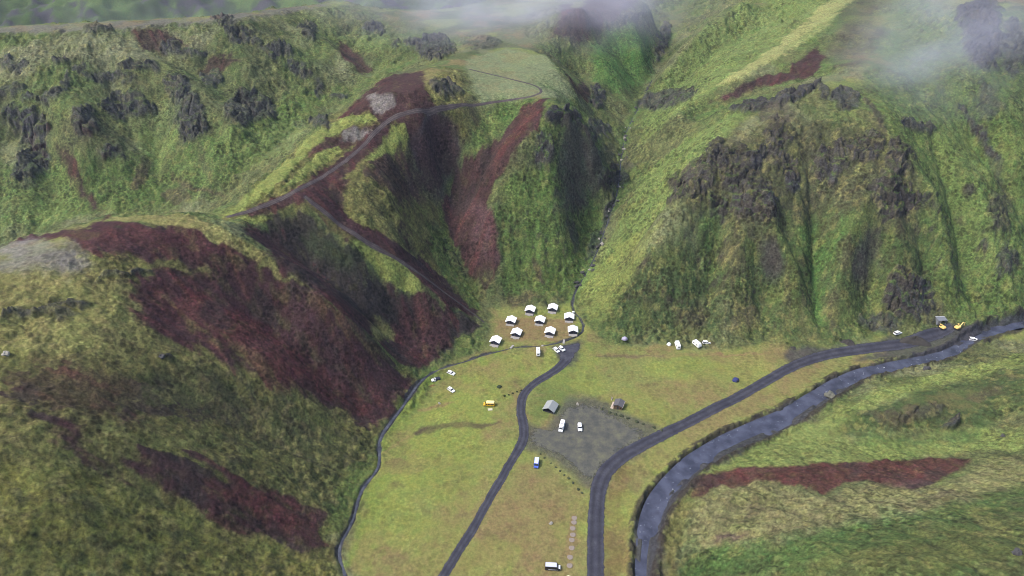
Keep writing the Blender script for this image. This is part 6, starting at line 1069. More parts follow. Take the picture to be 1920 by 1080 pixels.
def grid_mesh(name, X, Y, Z, mat, smooth=True):
    nr, nc = X.shape
    co = np.stack([X, Y, Z], -1).reshape(-1, 3).astype(np.float32)
    idx = np.arange(nr * nc, dtype=np.int32).reshape(nr, nc)
    q = np.stack([idx[:-1, :-1], idx[:-1, 1:], idx[1:, 1:], idx[1:, :-1]], -1).reshape(-1, 4)
    me = bpy.data.meshes.new(name)
    me.vertices.add(len(co)); me.vertices.foreach_set('co', co.ravel())
    me.loops.add(q.size); me.loops.foreach_set('vertex_index', q.ravel())
    me.polygons.add(len(q)); me.polygons.foreach_set('loop_start', np.arange(0, q.size, 4, dtype=np.int32))
    me.polygons.foreach_set('loop_total', np.full(len(q), 4, np.int32))
    me.update(calc_edges=True)
    if smooth:
        me.polygons.foreach_set('use_smooth', np.ones(len(q), bool))
    me.materials.append(mat)
    return link(bpy.data.objects.new(name, me))


def put_colour(me, name, arr):
    at = me.attributes.new(name, 'FLOAT_COLOR', 'POINT')
    a = np.ones((len(me.vertices), 4), np.float32); a[:, :arr.shape[1]] = arr
    at.data.foreach_set('color', a.ravel())


GROUND_MAT = ground_material()

# =========================================================================================
#  the valley and its hills: one sheet, denser where the hills are near
# =========================================================================================
ys = [58.0]
while ys[-1] < 790:
    ys.append(ys[-1] + 0.46 + max(0, ys[-1] - 300) * 0.0022)
ys = np.array(ys); NC = 1080
tt = np.linspace(-1, 1, NC)
Xg = tt[None, :] * (120 + 0.60 * ys)[:, None]
Yg = np.repeat(ys[:, None], NC, 1)
xf, yf = Xg.ravel().astype(np.float32), Yg.ravel().astype(np.float32)
zf, s_, rock_, rill_, fine_, wx_, wy_ = ground_full(xf, yf)
_zg = zf.reshape(Xg.shape)
_dzx = np.gradient(_zg, axis=1) / np.gradient(Xg, axis=1); _dzy = np.gradient(_zg, axis=0) / np.gradient(Yg, axis=0) - _dzx * np.gradient(Xg, axis=0) / np.gradient(Yg, axis=0)
local_ = np.hypot(_dzx, _dzy).ravel()
# crags lean and overhang a little
ox = rock_ * (fbm(xf, zf * 1.3 + yf * 0.4, 6.0, 3, 61) - 0.5) * 3.2
oy = rock_ * (fbm(xf, zf * 1.3 + yf * 0.4, 6.0, 3, 62) - 0.5) * 3.2
terrain = grid_mesh('terrain', (xf + ox).reshape(Xg.shape), (yf + oy).reshape(Xg.shape), zf.reshape(Xg.shape), GROUND_MAT)
put_colour(terrain.data, 'cover', cover_colour(xf, yf, s_, rock_, rill_, fine_, wx_, wy_, local_))
put_colour(terrain.data, 'relief', np.stack([rock_, np.clip(s_, 0, 1), rock_ * 0], -1))
terrain['kind'] = 'structure'
terrain['label'] = 'green and dark red volcanic hills round a flat grassy valley'

# the next range beyond the plateau
fy = np.linspace(770, 1700, 240); fx = np.linspace(-1, 1, 420)
FX = fx[None, :] * (380 + 0.72 * fy)[:, None]; FY = np.repeat(fy[:, None], 420, 1)
fX, fY = FX.ravel().astype(np.float32), FY.ravel().astype(np.float32)
fz = np.interp(fY, [770, 860, 1000, 1250, 1700], [-5, 0, 70, 190, 330]) + (fbm(fX, fY, 120, 5, 71, 0.55, True) - 0.6) * 70 + (fbm(fX, fY, 16, 4, 72, 0.6) - .5) * 9
fz = fz + sstep(-200, 150, fX) * 60 * sstep(770, 900, fY)
far_hills = grid_mesh('far_hills', FX, FY, fz.reshape(FX.shape), GROUND_MAT)
a = sstep(0.4, 0.6, fbm(fX, fY, 40, 5, 73, 0.6))[:, None]; bb = sstep(.55, .65, fbm(fX, fY, 18, 4, 74, .6))[:, None]
fc = np.array(PALETTE['green']) * (1 - a) + np.array(PALETTE['green_dk']) * a
fc = fc * (1 - bb) + np.array(PALETTE['rock']) * bb
put_colour(far_hills.data, 'cover', fc.astype(np.float32)); put_colour(far_hills.data, 'relief', np.zeros((len(fX), 3), np.float32))
far_hills['kind'] = 'structure'

# =========================================================================================
#  roads, car park, water
# =========================================================================================
def gravel_material(name, c1, c2, c3, bump=0.3):
    m, nt, b = new_mat(name)
    L = nt.links.new
    tc = N(nt, 'ShaderNodeTexCoord')
    n1 = N(nt, 'ShaderNodeTexNoise', Scale=0.22, Detail=6.0, Roughness=0.65); L(tc.outputs['Object'], n1.inputs['Vector'])
    n2 = N(nt, 'ShaderNodeTexNoise', Scale=2.6, Detail=5.0, Roughness=0.7); L(tc.outputs['Object'], n2.inputs['Vector'])
    r = N(nt, 'ShaderNodeValToRGB')
    r.color_ramp.elements[0].position = 0.36; r.color_ramp.elements[0].color = (*c1, 1)
    r.color_ramp.elements[1].position = 0.66; r.color_ramp.elements[1].color = (*c3, 1)
    e = r.color_ramp.elements.new(0.5); e.color = (*c2, 1)
    L(n1.outputs['Fac'], r.inputs['Fac'])
    mr = N(nt, 'ShaderNodeMapRange'); mr.inputs['From Min'].default_value = .3; mr.inputs['From Max'].default_value = .7
    mr.inputs['To Min'].default_value = .7; mr.inputs['To Max'].default_value = 1.3; L(n2.outputs['Fac'], mr.inputs['Value'])
    sc = N(nt, 'ShaderNodeVectorMath', operation='SCALE'); L(r.outputs['Color'], sc.inputs[0]); L(mr.outputs['Result'], sc.inputs['Scale'])
    ru = N(nt, 'ShaderNodeAttribute', attribute_name='rut')
    wv = N(nt, 'ShaderNodeMath', operation='PINGPONG'); wv.inputs[1].default_value = 0.5; L(ru.outputs['Fac'], wv.inputs[0])
    wr = N(nt, 'ShaderNodeMapRange'); wr.inputs['From Min'].default_value = .1; wr.inputs['From Max'].default_value = .45; wr.inputs['To Min'].default_value = 1.35; wr.inputs['To Max'].default_value = .85; L(wv.outputs['Value'], wr.inputs['Value'])
    s2 = N(nt, 'ShaderNodeVectorMath', operation='SCALE'); L(sc.outputs['Vector'], s2.inputs[0]); L(wr.outputs['Result'], s2.inputs['Scale'])
    L(s2.outputs['Vector'], b.inputs['Base Color'])
    b.inputs['Roughness'].default_value = 0.8; b.inputs['Specular IOR Level'].default_value = 0.3
    # the gravel thins out into the turf towards the edge
    ed = N(nt, 'ShaderNodeAttribute', attribute_name='edge')
    n4 = N(nt, 'ShaderNodeTexNoise', Scale=0.7, Detail=6.0, Roughness=0.75); L(tc.outputs['Object'], n4.inputs['Vector'])
    su = N(nt, 'ShaderNodeMath', operation='SUBTRACT'); L(n4.outputs['Fac'], su.inputs[0]); L(ed.outputs['Fac'], su.inputs[1])
    al = N(nt, 'ShaderNodeMapRange'); al.inputs['From Min'].default_value = -0.36; al.inputs['From Max'].default_value = -0.22; L(su.outputs['Value'], al.inputs['Value'])
    L(al.outputs['Result'], b.inputs['Alpha'])
    bp = N(nt, 'ShaderNodeBump', Strength=bump, Distance=0.15); L(n2.outputs['Fac'], bp.inputs['Height']); L(bp.outputs['Normal'], b.inputs['Normal'])
    return m


def resample(line, step):
    a = np.asarray(line, np.float64)
    s = np.concatenate([[0], np.cumsum(np.hypot(*(a[1:, :2] - a[:-1, :2]).T))])
    n = max(2, int(s[-1] / step)); t = np.linspace(0, s[-1], n)
    o = np.stack([np.interp(t, s, a[:, k]) for k in range(3)], 1)
    k = max(3, int(9 / step)) | 1
    pad = np.pad(o[:, :2], ((k // 2, k // 2), (0, 0)), mode='reflect', reflect_type='odd')
    o[:, :2] = np.stack([np.convolve(pad[:, j], np.ones(k) / k, 'valid') for j in range(2)], 1)
    return o, t


def way(name, line, mat, lift, step=1.0, across=9, ragged=0.35, seed=0):
    o, t = resample(line, step)
    d = np.gradient(o[:, :2], axis=0); d /= np.linalg.norm(d, axis=1)[:, None]
    nrm = np.stack([-d[:, 1], d[:, 0]], 1)
    u = np.linspace(-1.25, 1.25, across)
    jl = (fbm(t, t * 0 + seed, 5.0, 4, seed + 1, .6) - .5) * 2 * ragged
    jr = (fbm(t, t * 0 + seed, 5.0, 4, seed + 9, .6) - .5) * 2 * ragged
    half = o[:, 2][:, None] * 0.5
    off = u[None, :] * half + np.where(u < 0, -jl[:, None] * np.abs(u), jr[:, None] * np.abs(u))
    X = o[:, 0][:, None] + nrm[:, 0][:, None] * off; Y = o[:, 1][:, None] + nrm[:, 1][:, None] * off
    Z = ground(X.ravel(), Y.ravel()).reshape(X.shape) + lift - 0.03 * np.abs(u)[None, :] ** 4
    ob = grid_mesh(name, X, Y, Z, mat)
    e = np.repeat(np.clip((np.abs(u) - .60) / .6, 0, 1)[None, :], len(o), 0).ravel()
    w = np.repeat(np.abs(u)[None, :], len(o), 0).ravel()
    put_colour(ob.data, 'edge', np.stack([e, e, e], 1)); put_colour(ob.data, 'rut', np.stack([w, w, w], 1))
    ob['kind'] = 'structure'
    return ob


ROAD_MAT = gravel_material('dark_wet_gravel', (.020, .020, .029), (.028, .028, .038), (.042, .041, .050))
LOT_MAT = gravel_material('muddy_gravel', (.038, .039, .035), (.054, .053, .043), (.080, .078, .050))
TRACK_MAT = gravel_material('dirt_track', (.036, .026, .026), (.048, .036, .035), (.072, .056, .050))
way('road', MAIN_ROAD, ROAD_MAT, 0.10, across=17, seed=3)
way('side_road', SIDE_ROAD, ROAD_MAT, 0.12, across=15, seed=5)
way('hill_track', HILL_TRACK, TRACK_MAT, 0.12, across=9, ragged=.4, seed=7)
way('lower_track', LOWER_TRACK, TRACK_MAT, 0.12, across=9, ragged=.5, seed=8)


def lot(name, poly, mat, lift, seed):
    p = np.asarray(poly, np.float64); c = p.mean(0)
    q = []
    for i in range(len(p)):
        a, b = p[i], p[(i + 1) % len(p)]
        m = max(1, int(np.hypot(*(b - a)) / 1.0))
        q += [a + (b - a) * j / m for j in range(m)]
    q = np.array(q)
    for _ in range(3):
        q = (np.roll(q, 1, 0) + q * 2 + np.roll(q, -1, 0)) / 4
    n = len(q); k = fbm(q[:, 0], q[:, 1], 9, 4, seed, .6) - .5
    q = q + (q - c) / np.linalg.norm(q - c, axis=1)[:, None] * k[:, None] * 7.0
    q = np.vstack([q, q[:1]])
    rings = np.linspace(0.02, 1, 26)
    X = c[0] + (q[:, 0] - c[0])[None, :] * rings[:, None]; Y = c[1] + (q[:, 1] - c[1])[None, :] * rings[:, None]
    Z = ground(X.ravel(), Y.ravel()).reshape(X.shape) + lift - 0.04 * rings[:, None] ** 6
    ob = grid_mesh(name, X[::-1], Y[::-1], Z[::-1], mat); ob['kind'] = 'structure'
    e = np.repeat((1.25 * rings[::-1] ** 1.9)[:, None], X.shape[1], 1).ravel()[:, None]
    put_colour(ob.data, 'edge', np.repeat(e, 3, 1))
    return ob


lot('car_park', CAR_PARK, LOT_MAT, 0.07, 13)
lot('camp_lot', CAMP_LOT, ROAD_MAT, 0.09, 17)


def water_material():
    m, nt, b = new_mat('glacial_water')
    L = nt.links.new
    tc = N(nt, 'ShaderNodeTexCoord')
    n1 = N(nt, 'ShaderNodeTexNoise', Scale=0.16, Detail=4.0); L(tc.outputs['Object'], n1.inputs['Vector'])
    n2 = N(nt, 'ShaderNodeTexNoise', Scale=1.3, Detail=5.0, Roughness=.7); L(tc.outputs['Object'], n2.inputs['Vector'])
    n3 = N(nt, 'ShaderNodeTexNoise', Scale=0.45, Detail=8.0, Roughness=.8); L(tc.outputs['Object'], n3.inputs['Vector'])
    r = N(nt, 'ShaderNodeValToRGB')
    r.color_ramp.elements[0].position = .36; r.color_ramp.elements[0].color = (.030, .032, .048, 1)
    r.color_ramp.elements[1].position = .62; r.color_ramp.elements[1].color = (.062, .066, .094, 1)
    L(n1.outputs['Fac'], r.inputs['Fac'])
    f = N(nt, 'ShaderNodeMapRange'); f.inputs['From Min'].default_value = .62; f.inputs['From Max'].default_value = .72; L(n3.outputs['Fac'], f.inputs['Value'])
    mx = N(nt, 'ShaderNodeMix', data_type='RGBA'); L(f.outputs['Result'], mx.inputs['Factor']); L(r.outputs['Color'], mx.inputs['A'])
    mx.inputs['B'].default_value = (.62, .64, .68, 1)
    L(mx.outputs['Result'], b.inputs['Base Color'])
    rr = N(nt, 'ShaderNodeMapRange'); rr.inputs['To Min'].default_value = .22; rr.inputs['To Max'].default_value = .8; L(f.outputs['Result'], rr.inputs['Value']); L(rr.outputs['Result'], b.inputs['Roughness'])
    bp = N(nt, 'ShaderNodeBump', Strength=.35, Distance=.25); L(n2.outputs['Fac'], bp.inputs['Height']); L(bp.outputs['Normal'], b.inputs['Normal'])
    return m


WATER = water_material()


def water(name, line, drop, extra, step, mat):
    o, t = resample(line, step)
    z = BASE(o[:, 0], o[:, 1]).astype(np.float64)
    k = 7
    z = np.convolve(np.pad(z, k // 2, mode='edge'), np.ones(k) / k, 'valid') - drop
    d = np.gradient(o[:, :2], axis=0); d /= np.linalg.norm(d, axis=1)[:, None]
    nrm = np.stack([-d[:, 1], d[:, 0]], 1); u = np.linspace(-1, 1, 5)
    off = u[None, :] * (o[:, 2][:, None] * .5 + extra)
    X = o[:, 0][:, None] + nrm[:, 0][:, None] * off; Y = o[:, 1][:, None] + nrm[:, 1][:, None] * off
    ob = grid_mesh(name, X, Y, np.repeat(z[:, None], 5, 1), mat); ob['kind'] = 'structure'
    return ob


water('river', RIVER, 0.95, 0.5, 1.5, WATER)
BROOK = gravel_material('brook_water', (.020, .022, .028), (.034, .036, .044), (.060, .062, .072), .4)
BROOK.node_tree.nodes['Principled BSDF'].inputs['Roughness'].default_value = .2
water('stream', STREAM, 0.62, 0.0, 1.0, BROOK)

# =========================================================================================
#  building blocks for the things in the valley
# =========================================================================================
class MB:
    def __init__(self):
        self.v, self.f = [], []

    def add(self, vs, fs):
        k = len(self.v)
        self.v += [tuple(map(float, p)) for p in vs]
        self.f += [tuple(i + k for i in f) for f in fs]
        return self

    def frustum(self, x0, x1, w0, z0, X0, X1, w1, z1, cut=0.0):
        """a tapering block: footprint x0..x1, half width w0 at z0; X0..X1, w1 at z1; cut corners"""
        def ring(a, b, w, z):
            c = min(cut, (b - a) * .4, w * .8)
            if c <= 0:
                return [(a, -w, z), (b, -w, z), (b, w, z), (a, w, z)]
            return [(a + c, -w, z), (b - c, -w, z), (b, -w + c, z), (b, w - c, z), (b - c, w, z), (a + c, w, z), (a, w - c, z), (a, -w + c, z)]
        lo, hi = ring(x0, x1, w0, z0), ring(X0, X1, w1, z1)
        n = len(lo)
        self.add(lo + hi, [tuple(range(n - 1, -1, -1)), tuple(range(n, 2 * n))] + [(i, (i + 1) % n, n + (i + 1) % n, n + i) for i in range(n)])
        return self

    def box(self, x0, x1, y0, y1, z0, z1):
        return self.add([(x0, y0, z0), (x1, y0, z0), (x1, y1, z0), (x0, y1, z0), (x0, y0, z1), (x1, y0, z1), (x1, y1, z1), (x0, y1, z1)],
                        [(3, 2, 1, 0), (4, 5, 6, 7), (0, 1, 5, 4), (1, 2, 6, 5), (2, 3, 7, 6), (3, 0, 4, 7)])

    def profile(self, pts, w0, w1=None):
        """side outline (x, z) widened to y = -w..w"""
        w1 = -w0 if w1 is None else w1
        n = len(pts)
        return self.add([(x, w1, z) for x, z in pts] + [(x, w0, z) for x, z in pts],
                        [tuple(range(n)), tuple(range(2 * n - 1, n - 1, -1))] + [(i, n + i, n + (i + 1) % n, (i + 1) % n) for i in range(n)])

    def cyl(self, p, axis, r, h, n=12):
        vs = []
        for s in (-.5, .5):
            for i in range(n):
                a = 2 * math.pi * i / n; c, d = r * math.cos(a), r * math.sin(a)
                q = {'y': (c, s * h, d), 'z': (c, d, s * h), 'x': (s * h, c, d)}[axis]
                vs.append((p[0] + q[0], p[1] + q[1], p[2] + q[2]))
        return self.add(vs, [tuple(range(n - 1, -1, -1)), tuple(range(n, 2 * n))] + [(i, (i + 1) % n, n + (i + 1) % n, n + i) for i in range(n)])

    def beam(self, a, b, w, h=None):
        h = w if h is None else h
        a, b = np.array(a, float), np.array(b, float); d = b - a; d /= np.linalg.norm(d)
        s = np.cross(d, (0, 0, 1.0)); s = s / np.linalg.norm(s) if np.linalg.norm(s) > .01 else np.array((1.0, 0, 0)); u = np.cross(s, d)
        vs = [p + s * sx * w / 2 + u * sz * h / 2 for p in (a, b) for sx, sz in ((-1, -1), (1, -1), (1, 1), (-1, 1))]
        return self.add(vs, [(3, 2, 1, 0), (4, 5, 6, 7), (0, 1, 5, 4), (1, 2, 6, 5), (2, 3, 7, 6), (3, 0, 4, 7)])

    def build(self, name, mat, parent=None, smooth=False):
        me = bpy.data.meshes.new(name)
        me.from_pydata(self.v, [], self.f); me.update()
        if smooth:
            me.polygons.foreach_set('use_smooth', np.ones(len(me.polygons), bool))
        me.materials.append(mat)
        return link(bpy.data.objects.new(name, me), parent)


def tag(o, label, cat, group=None):
    o['label'] = label; o['category'] = cat
    if group:
        o['group'] = group
    return o


def thing(name, label, cat, x, y, rot=0.0, group=None, dz=0.0, tilt=True):
    o = link(bpy.data.objects.new(name, None))
    o.empty_display_size = 0.5
    z = ground(float(x), float(y))
    o.location = (x, y, z + dz)
    o.rotation_euler = (0, 0, math.radians(rot))
    return tag(o, label, cat, group)


def copy_tree(o, parent=None):
    c = o.copy(); scene.collection.objects.link(c); c.parent = parent
    for ch in o.children:
        copy_tree(ch, c)
    return c


def place(proto, used, name, x, y, rot, label, group=None, dz=0.0):
    o = proto if not used else copy_tree(proto)
    o.location = (x, y, ground(float(x), float(y)) + dz)
    o.rotation_euler = (0, 0, math.radians(rot))
    o['label'] = label
    if group:
        o['group'] = group
    return o


M = {
    'white': plain('white_paint', (.80, .80, .80), .35, vary=.04), 'cream': plain('cream_paint', (.72, .70, .60), .4, vary=.05),
    'glass': plain('dark_glass', (.012, .014, .018), .08, spec=.6, vary=.02), 'tyre': plain('rubber', (.015, .015, .016), .85),
    'rim': plain('alloy', (.35, .35, .36), .35, .8), 'lamp': plain('lamp_lens', (.7, .7, .66), .2), 'tail': plain('tail_lens', (.25, .01, .01), .25),
    'trim': plain('dark_trim', (.02, .02, .022), .7), 'yellow': plain('yellow_paint', (.62, .36, .02), .4, vary=.05), 'pale_yellow': plain('pale_yellow_roof', (.78, .66, .30), .5, vary=.05),
    'blue': plain('blue_paint', (.055, .10, .42), .4, vary=.05), 'pale_blue': plain('pale_roof', (.50, .55, .75), .45, vary=.05), 'navy': plain('dark_paint', (.018, .018, .028), .35), 'silver': plain('silver_roof', (.52, .53, .60), .45, .1, vary=.05),
    'canvas': plain('white_canvas', (.84, .84, .85), .8, vary=.03), 'canvas_dk': plain('dark_tent_wall', (.022, .024, .040), .85), 'deck': plain('grey_boards', (.30, .28, .26), .8, vary=.25, scale=5), 'pole': plain('tent_pole', (.25, .20, .15), .7),
    'white_cloth': plain('white_tent_cloth', (.78, .78, .76), .8), 'blue_cloth': plain('blue_tent_cloth', (.022, .028, .115), .8), 'green_cloth': plain('green_tent_cloth', (.020, .032, .012), .85), 'cream_cloth': plain('cream_tent_cloth', (.78, .74, .46), .8), 'grey_cloth': plain('lilac_tent_cloth', (.34, .31, .40), .8),
    'grey_canvas': plain('grey_canvas', (.26, .27, .26), .85), 'roof': plain('grey_roofing', (.085, .08, .085), .8, vary=.2), 'wood': plain('brown_boards', (.10, .062, .035), .85, vary=.25, scale=6), 'pale_wood': plain('pale_boards', (.42, .34, .27), .85, vary=.2, scale=6),
    'boulder': plain('lichen_boulder', (.10, .10, .078), .9, vary=.4, scale=1.2), 'slab': plain('pale_stone', (.20, .165, .135), .9, vary=.3, scale=4), 'rock': plain('dark_stone', (.050, .048, .048), .9, vary=.45, scale=1.5), 'rock_pale': plain('pale_rock', (.26, .24, .20), .9, vary=.3), 'moss_rock': plain('mossy_stone', (.040, .048, .022), .95, vary=.5, scale=1.6), 'earth': plain('black_earth', (.034, .030, .026), .95, vary=.5, scale=.6),
    'machine': plain('machine_yellow', (.72, .50, .16), .45, vary=.1), 'track': plain('steel_track', (.03, .028, .026), .7), 'steel': plain('grey_sheet_steel', (.20, .21, .23), .5, .3, vary=.15), 'leaf': plain('shrub_leaf', (.030, .048, .014), .8, vary=.5, scale=2.0), 'stem': plain('shrub_stem', (.05, .035, .02), .9), 'cloth_mat': plain('pale_blanket', (.45, .42, .30), .9), 'box': plain('white_box', (.75, .75, .72), .5), 'black_cloth': plain('dark_cover', (.016, .018, .032), .8),
}


# ---- vehicles: x forward, wheels on z = 0
def wheels(root, xs, hw, r):
    for x in xs:
        for s in (-1, 1):
            w = MB().cyl((x, s * (hw - .11), r), 'y', r, .24, 14).build('wheel', M['tyre'], root)
            MB().cyl((x, s * (hw + .015), r), 'y', r * .6, .03, 10).build('rim', M['rim'], w)


def lamps(root, xf, xr, hw, zf, zr):
    for s in (-1, 1):
        MB().box(xf - .06, xf + .02, s * hw - .18 if s > 0 else s * hw - .02, s * hw + .02 if s > 0 else s * hw + .18, zf - .09, zf + .09).build('headlight', M['lamp'], root)
        MB().box(xr - .02, xr + .06, s * hw - .16 if s > 0 else s * hw, s * hw if s > 0 else s * hw + .16, zr - .14, zr + .14).build('tail_light', M['tail'], root)


def make_car(name, L, W, H, paint, wagon=0.0, suv=False):
    root = link(bpy.data.objects.new(name, None)); root['category'] = 'car'
    h, hw = L / 2, W / 2; belt = H * .62; g = .22 if not suv else .32
    body = MB().profile([(-h + .05, g), (h - .08, g), (h, g + .2), (h - .02, belt * .72), (h - .30, belt * .86), (h - L * .27, belt), (-h + .06, belt), (-h, belt * .7)], hw).build('body', M[paint], root)
    bm_soft(body, .07)
    xf0, xf1 = h - L * .25, h - L * .40; xr0, xr1 = -h + .08, -h + .38 + (0 if wagon else .15)
    MB().frustum(xr0, xf0, hw * .95, belt - .02, xr1, xf1, hw * .78, H - .05, .10).build('cabin_glass', M['glass'], root)
    rf = MB().frustum(xr1 - .10, xf1 + .10, hw * .82, H - .09, xr1, xf1 - .02, hw * .72, H, .12).build('roof', M[paint], root)
    for s in (-1, 1):
        MB().beam((xf1 - L * .16, s * hw * .955, belt), (xf1 - L * .16, s * hw * .80, H - .07), .10, .05).build('pillar', M[paint], root)
        MB().box(xf0 - .25, xf0 - .10, s * hw - .02 if s > 0 else -hw - .16, hw + .16 if s > 0 else -hw + .02, belt, belt + .13).build('mirror', M[paint], root)
    wheels(root, (h - L * .19, -h + L * .19), hw, .32 if not suv else .38)
    lamps(root, h - .04, -h + .02, hw - .08, belt * .72, belt * .8)
    MB().box(h - .06, h + .03, -hw * .5, hw * .5, g + .10, g + .26).build('grille', M['trim'], root)
    return root


def bm_soft(o, w):
    md = o.modifiers.new('soft_edges', 'BEVEL'); md.width = w; md.segments = 2; md.limit_method = 'ANGLE'; md.angle_limit = math.radians(30)


def make_van(name, L, W, H, paint, roof_paint, poptop=0.0, cat='van', slope=1.0):
    root = link(bpy.data.objects.new(name, None)); root['category'] = cat
    h, hw = L / 2, W / 2; belt = H * .52
    body = MB().profile([(-h, .3), (h - .1, .28), (h, .45), (h - .05, belt * .85), (h - .75 * slope, belt * 1.05), (h - 1.25 * slope, H - .10), (-h + .06, H - .08), (-h, H * .6)], hw).build('body', M[paint], root)
    bm_soft(body, .08)
    rf = MB().frustum(-h + .12, h - 1.32 * slope, hw * .90, H - .06, -h + .2, h - 1.5 * slope - poptop * .3, hw * .84, H + .06 + poptop, .12).build('roof', M[roof_paint], root)
    MB().box(-.3, .35, -.28, .28, H + .06 + poptop, H + .14 + poptop).build('roof_hatch', M['trim' if poptop == 0 else roof_paint], rf)
    # windscreen, tilted between bonnet and roof
    a, c = (h - .76 * slope, belt * 1.07), (h - 1.22 * slope, H - .16); w = hw * .86; e = .03
    MB().add([(a[0] + e, -w, a[1]), (a[0] + e, w, a[1]), (c[0] + e, w * .92, c[1]), (c[0] + e, -w * .92, c[1]), (a[0] - .05, -w, a[1] - .03), (a[0] - .05, w, a[1] - .03), (c[0] - .05, w * .92, c[1] - .03), (c[0] - .05, -w * .92, c[1] - .03)],
             [(0, 1, 2, 3), (7, 6, 5, 4), (0, 4, 5, 1), (1, 5, 6, 2), (2, 6, 7, 3), (3, 7, 4, 0)]).build('windscreen', M['glass'], root)
    for s in (-1, 1):
        y0, y1 = sorted((s * hw * .99, s * (hw + .012)))
        for x0, x1 in ((h - 1.95 * slope, h - 1.30 * slope), (-.55, .55), (-h + .35, -.75)):
            MB().box(x0, x1, y0, y1, belt + .12, H - .28).build('side_window', M['glass'], root)
        MB().box(h - 1.2 * slope, h - 1.02 * slope, s * hw - .02 if s > 0 else -hw - .2, hw + .2 if s > 0 else -hw + .02, belt + .05, belt + .3).build('mirror', M['trim'], root)
    MB().box(-h - .015, -h + .02, -hw * .75, hw * .75, belt + .15, H - .3).build('rear_window', M['glass'], root)
    wheels(root, (h - L * .18, -h + L * .2), hw, .34)
    lamps(root, h - .02, -h, hw - .06, belt * .72, belt * .95)
    return root


def make_camper(name, L, W, H, paint):
    root = link(bpy.data.objects.new(name, None)); root['category'] = 'campervan'
    h, hw = L / 2, W / 2
    cab = MB().profile([(h - 2.0, .35), (h, .35), (h, 1.0), (h - .7, 1.2), (h - 1.15, 1.85), (h - 2.0, 1.85)], hw * .94).build('cab', M[paint], root); bm_soft(cab, .07)
    cell = MB().frustum(-h, h - 1.5, hw, .45, -h + .06, h - 1.0, hw * .94, H, .16).build('living_cell', M[paint], root); bm_soft(cell, .10)
    MB().add([(h - .70, -hw * .82, 1.23), (h - .70, hw * .82, 1.23), (h - 1.08, hw * .78, 1.82), (h - 1.08, -hw * .78, 1.82), (h - .8, -hw * .82, 1.2), (h - .8, hw * .82, 1.2), (h - 1.2, hw * .78, 1.8), (h - 1.2, -hw * .78, 1.8)],
             [(0, 1, 2, 3), (7, 6, 5, 4), (0, 4, 5, 1), (1, 5, 6, 2), (2, 6, 7, 3), (3, 7, 4, 0)]).build('windscreen', M['glass'], root)
    MB().box(-.25, .25, -.25, .25, H, H + .09).build('roof_hatch', M['trim'], root)
    for s in (-1, 1):
        y0, y1 = sorted((s * hw * .93, s * (hw + .01)))
        MB().box(-h * .6, -h * .6 + .9, y0, y1, 1.45, 1.95).build('side_window', M['glass'], root)
    MB().box(-h - .02, -h + .03, -.5, .5, 1.4, 1.9).build('rear_window', M['glass'], root)
    wheels(root, (h - .9, -h + 1.2), hw * .97, .34); lamps(root, h - .02, -h, hw - .12, .8, .9)
    return root


def make_caravan(name, L, W, H):
    root = link(bpy.data.objects.new(name, None)); root['category'] = 'caravan'
    h, hw = L / 2, W / 2
    b = MB().profile([(-h, .5), (h, .5), (h + .05, 1.3), (h - .5, H - .05), (h - .9, H), (-h + .5, H), (-h + .1, H - .3)], hw).build('body', M['white'], root); bm_soft(b, .14)
    for s in (-1, 1):
        y0, y1 = sorted((s * hw * .985, s * (hw + .012)))
        MB().box(-h + .7, -h + 1.8, y0, y1, 1.3, 1.95).build('side_window', M['glass'], root)
        MB().box(h - 1.9, h - .9, y0, y1, 1.3, 1.95).build('side_window', M['glass'], root)
    MB().box(-.2, .5, -hw - .015, -hw + .02, .6, 2.2).build('door', M['cream'], root)
    MB().box(.9, 1.5, -.3, .3, H - .01, H + .08).build('roof_hatch', M['trim'], root)
    MB().beam((h - .05, 0, .55), (h + 1.2, 0, .5), .1).build('drawbar', M['trim'], root)
    wheels(root, (-.1,), hw, .34)
    return root


proto = make_car('car', 4.3, 1.8, 1.48, 'white')
for i, (x, y, r, lab) in enumerate(HATCHES):
    place(proto, i, 'car', x, y, r, lab, 'white cars parked round the camp')
for x, y, r, lab in DARK_CAR:
    c = make_car('car', 4.4, 1.8, 1.5, 'white'); place(c, 0, 'car', x, y, r, lab, 'white cars parked round the camp')
    MB().frustum(-2.32, .25, 1.0, .35, -2.1, .1, .85, 1.62, .15).build('cover', M['black_cloth'], c)
proto = make_car('off_road_car', 4.6, 1.92, 1.82, 'white', 1.0, True)
for i, (x, y, r, lab) in enumerate(JEEP):
    place(proto, i, 'off_road_car', x, y, r, lab, dz=0.25 if i == 0 else 0)
proto = make_camper('campervan', 5.9, 2.1, 2.7, 'white')
for i, (x, y, r, lab) in enumerate(CAMPERS):
    place(proto, i, 'campervan', x, y, r, lab, 'white campervans')
for x, y, r, lab in CARAVAN:
    place(make_caravan('caravan', 5.0, 2.3, 2.6), 0, 'caravan', x, y, r, lab)
for x, y, r, lab in YELLOW_VAN:
    place(make_van('van', 5.4, 2.0, 2.0, 'yellow', 'pale_yellow', .22), 0, 'van', x, y, r, lab)
for x, y, r, lab in BLUE_VAN:
    place(make_van('van', 5.0, 2.0, 2.1, 'blue', 'pale_blue', .05), 0, 'van', x, y, r, lab)
for x, y, r, lab in DARK_VAN:
    v = place(make_van('van', 5.7, 2.05, 2.3, 'navy', 'silver', .02), 0, 'van', x, y, r, lab)
    MB().frustum(2.02, 2.80, .80, 1.20, 2.06, 2.66, .74, 1.28, .1).build('bonnet', M['white'], v)
    MB().box(-1.6, 1.4, -1.06, -1.0, .55, .75).build('side_stripe', M['silver'], v)


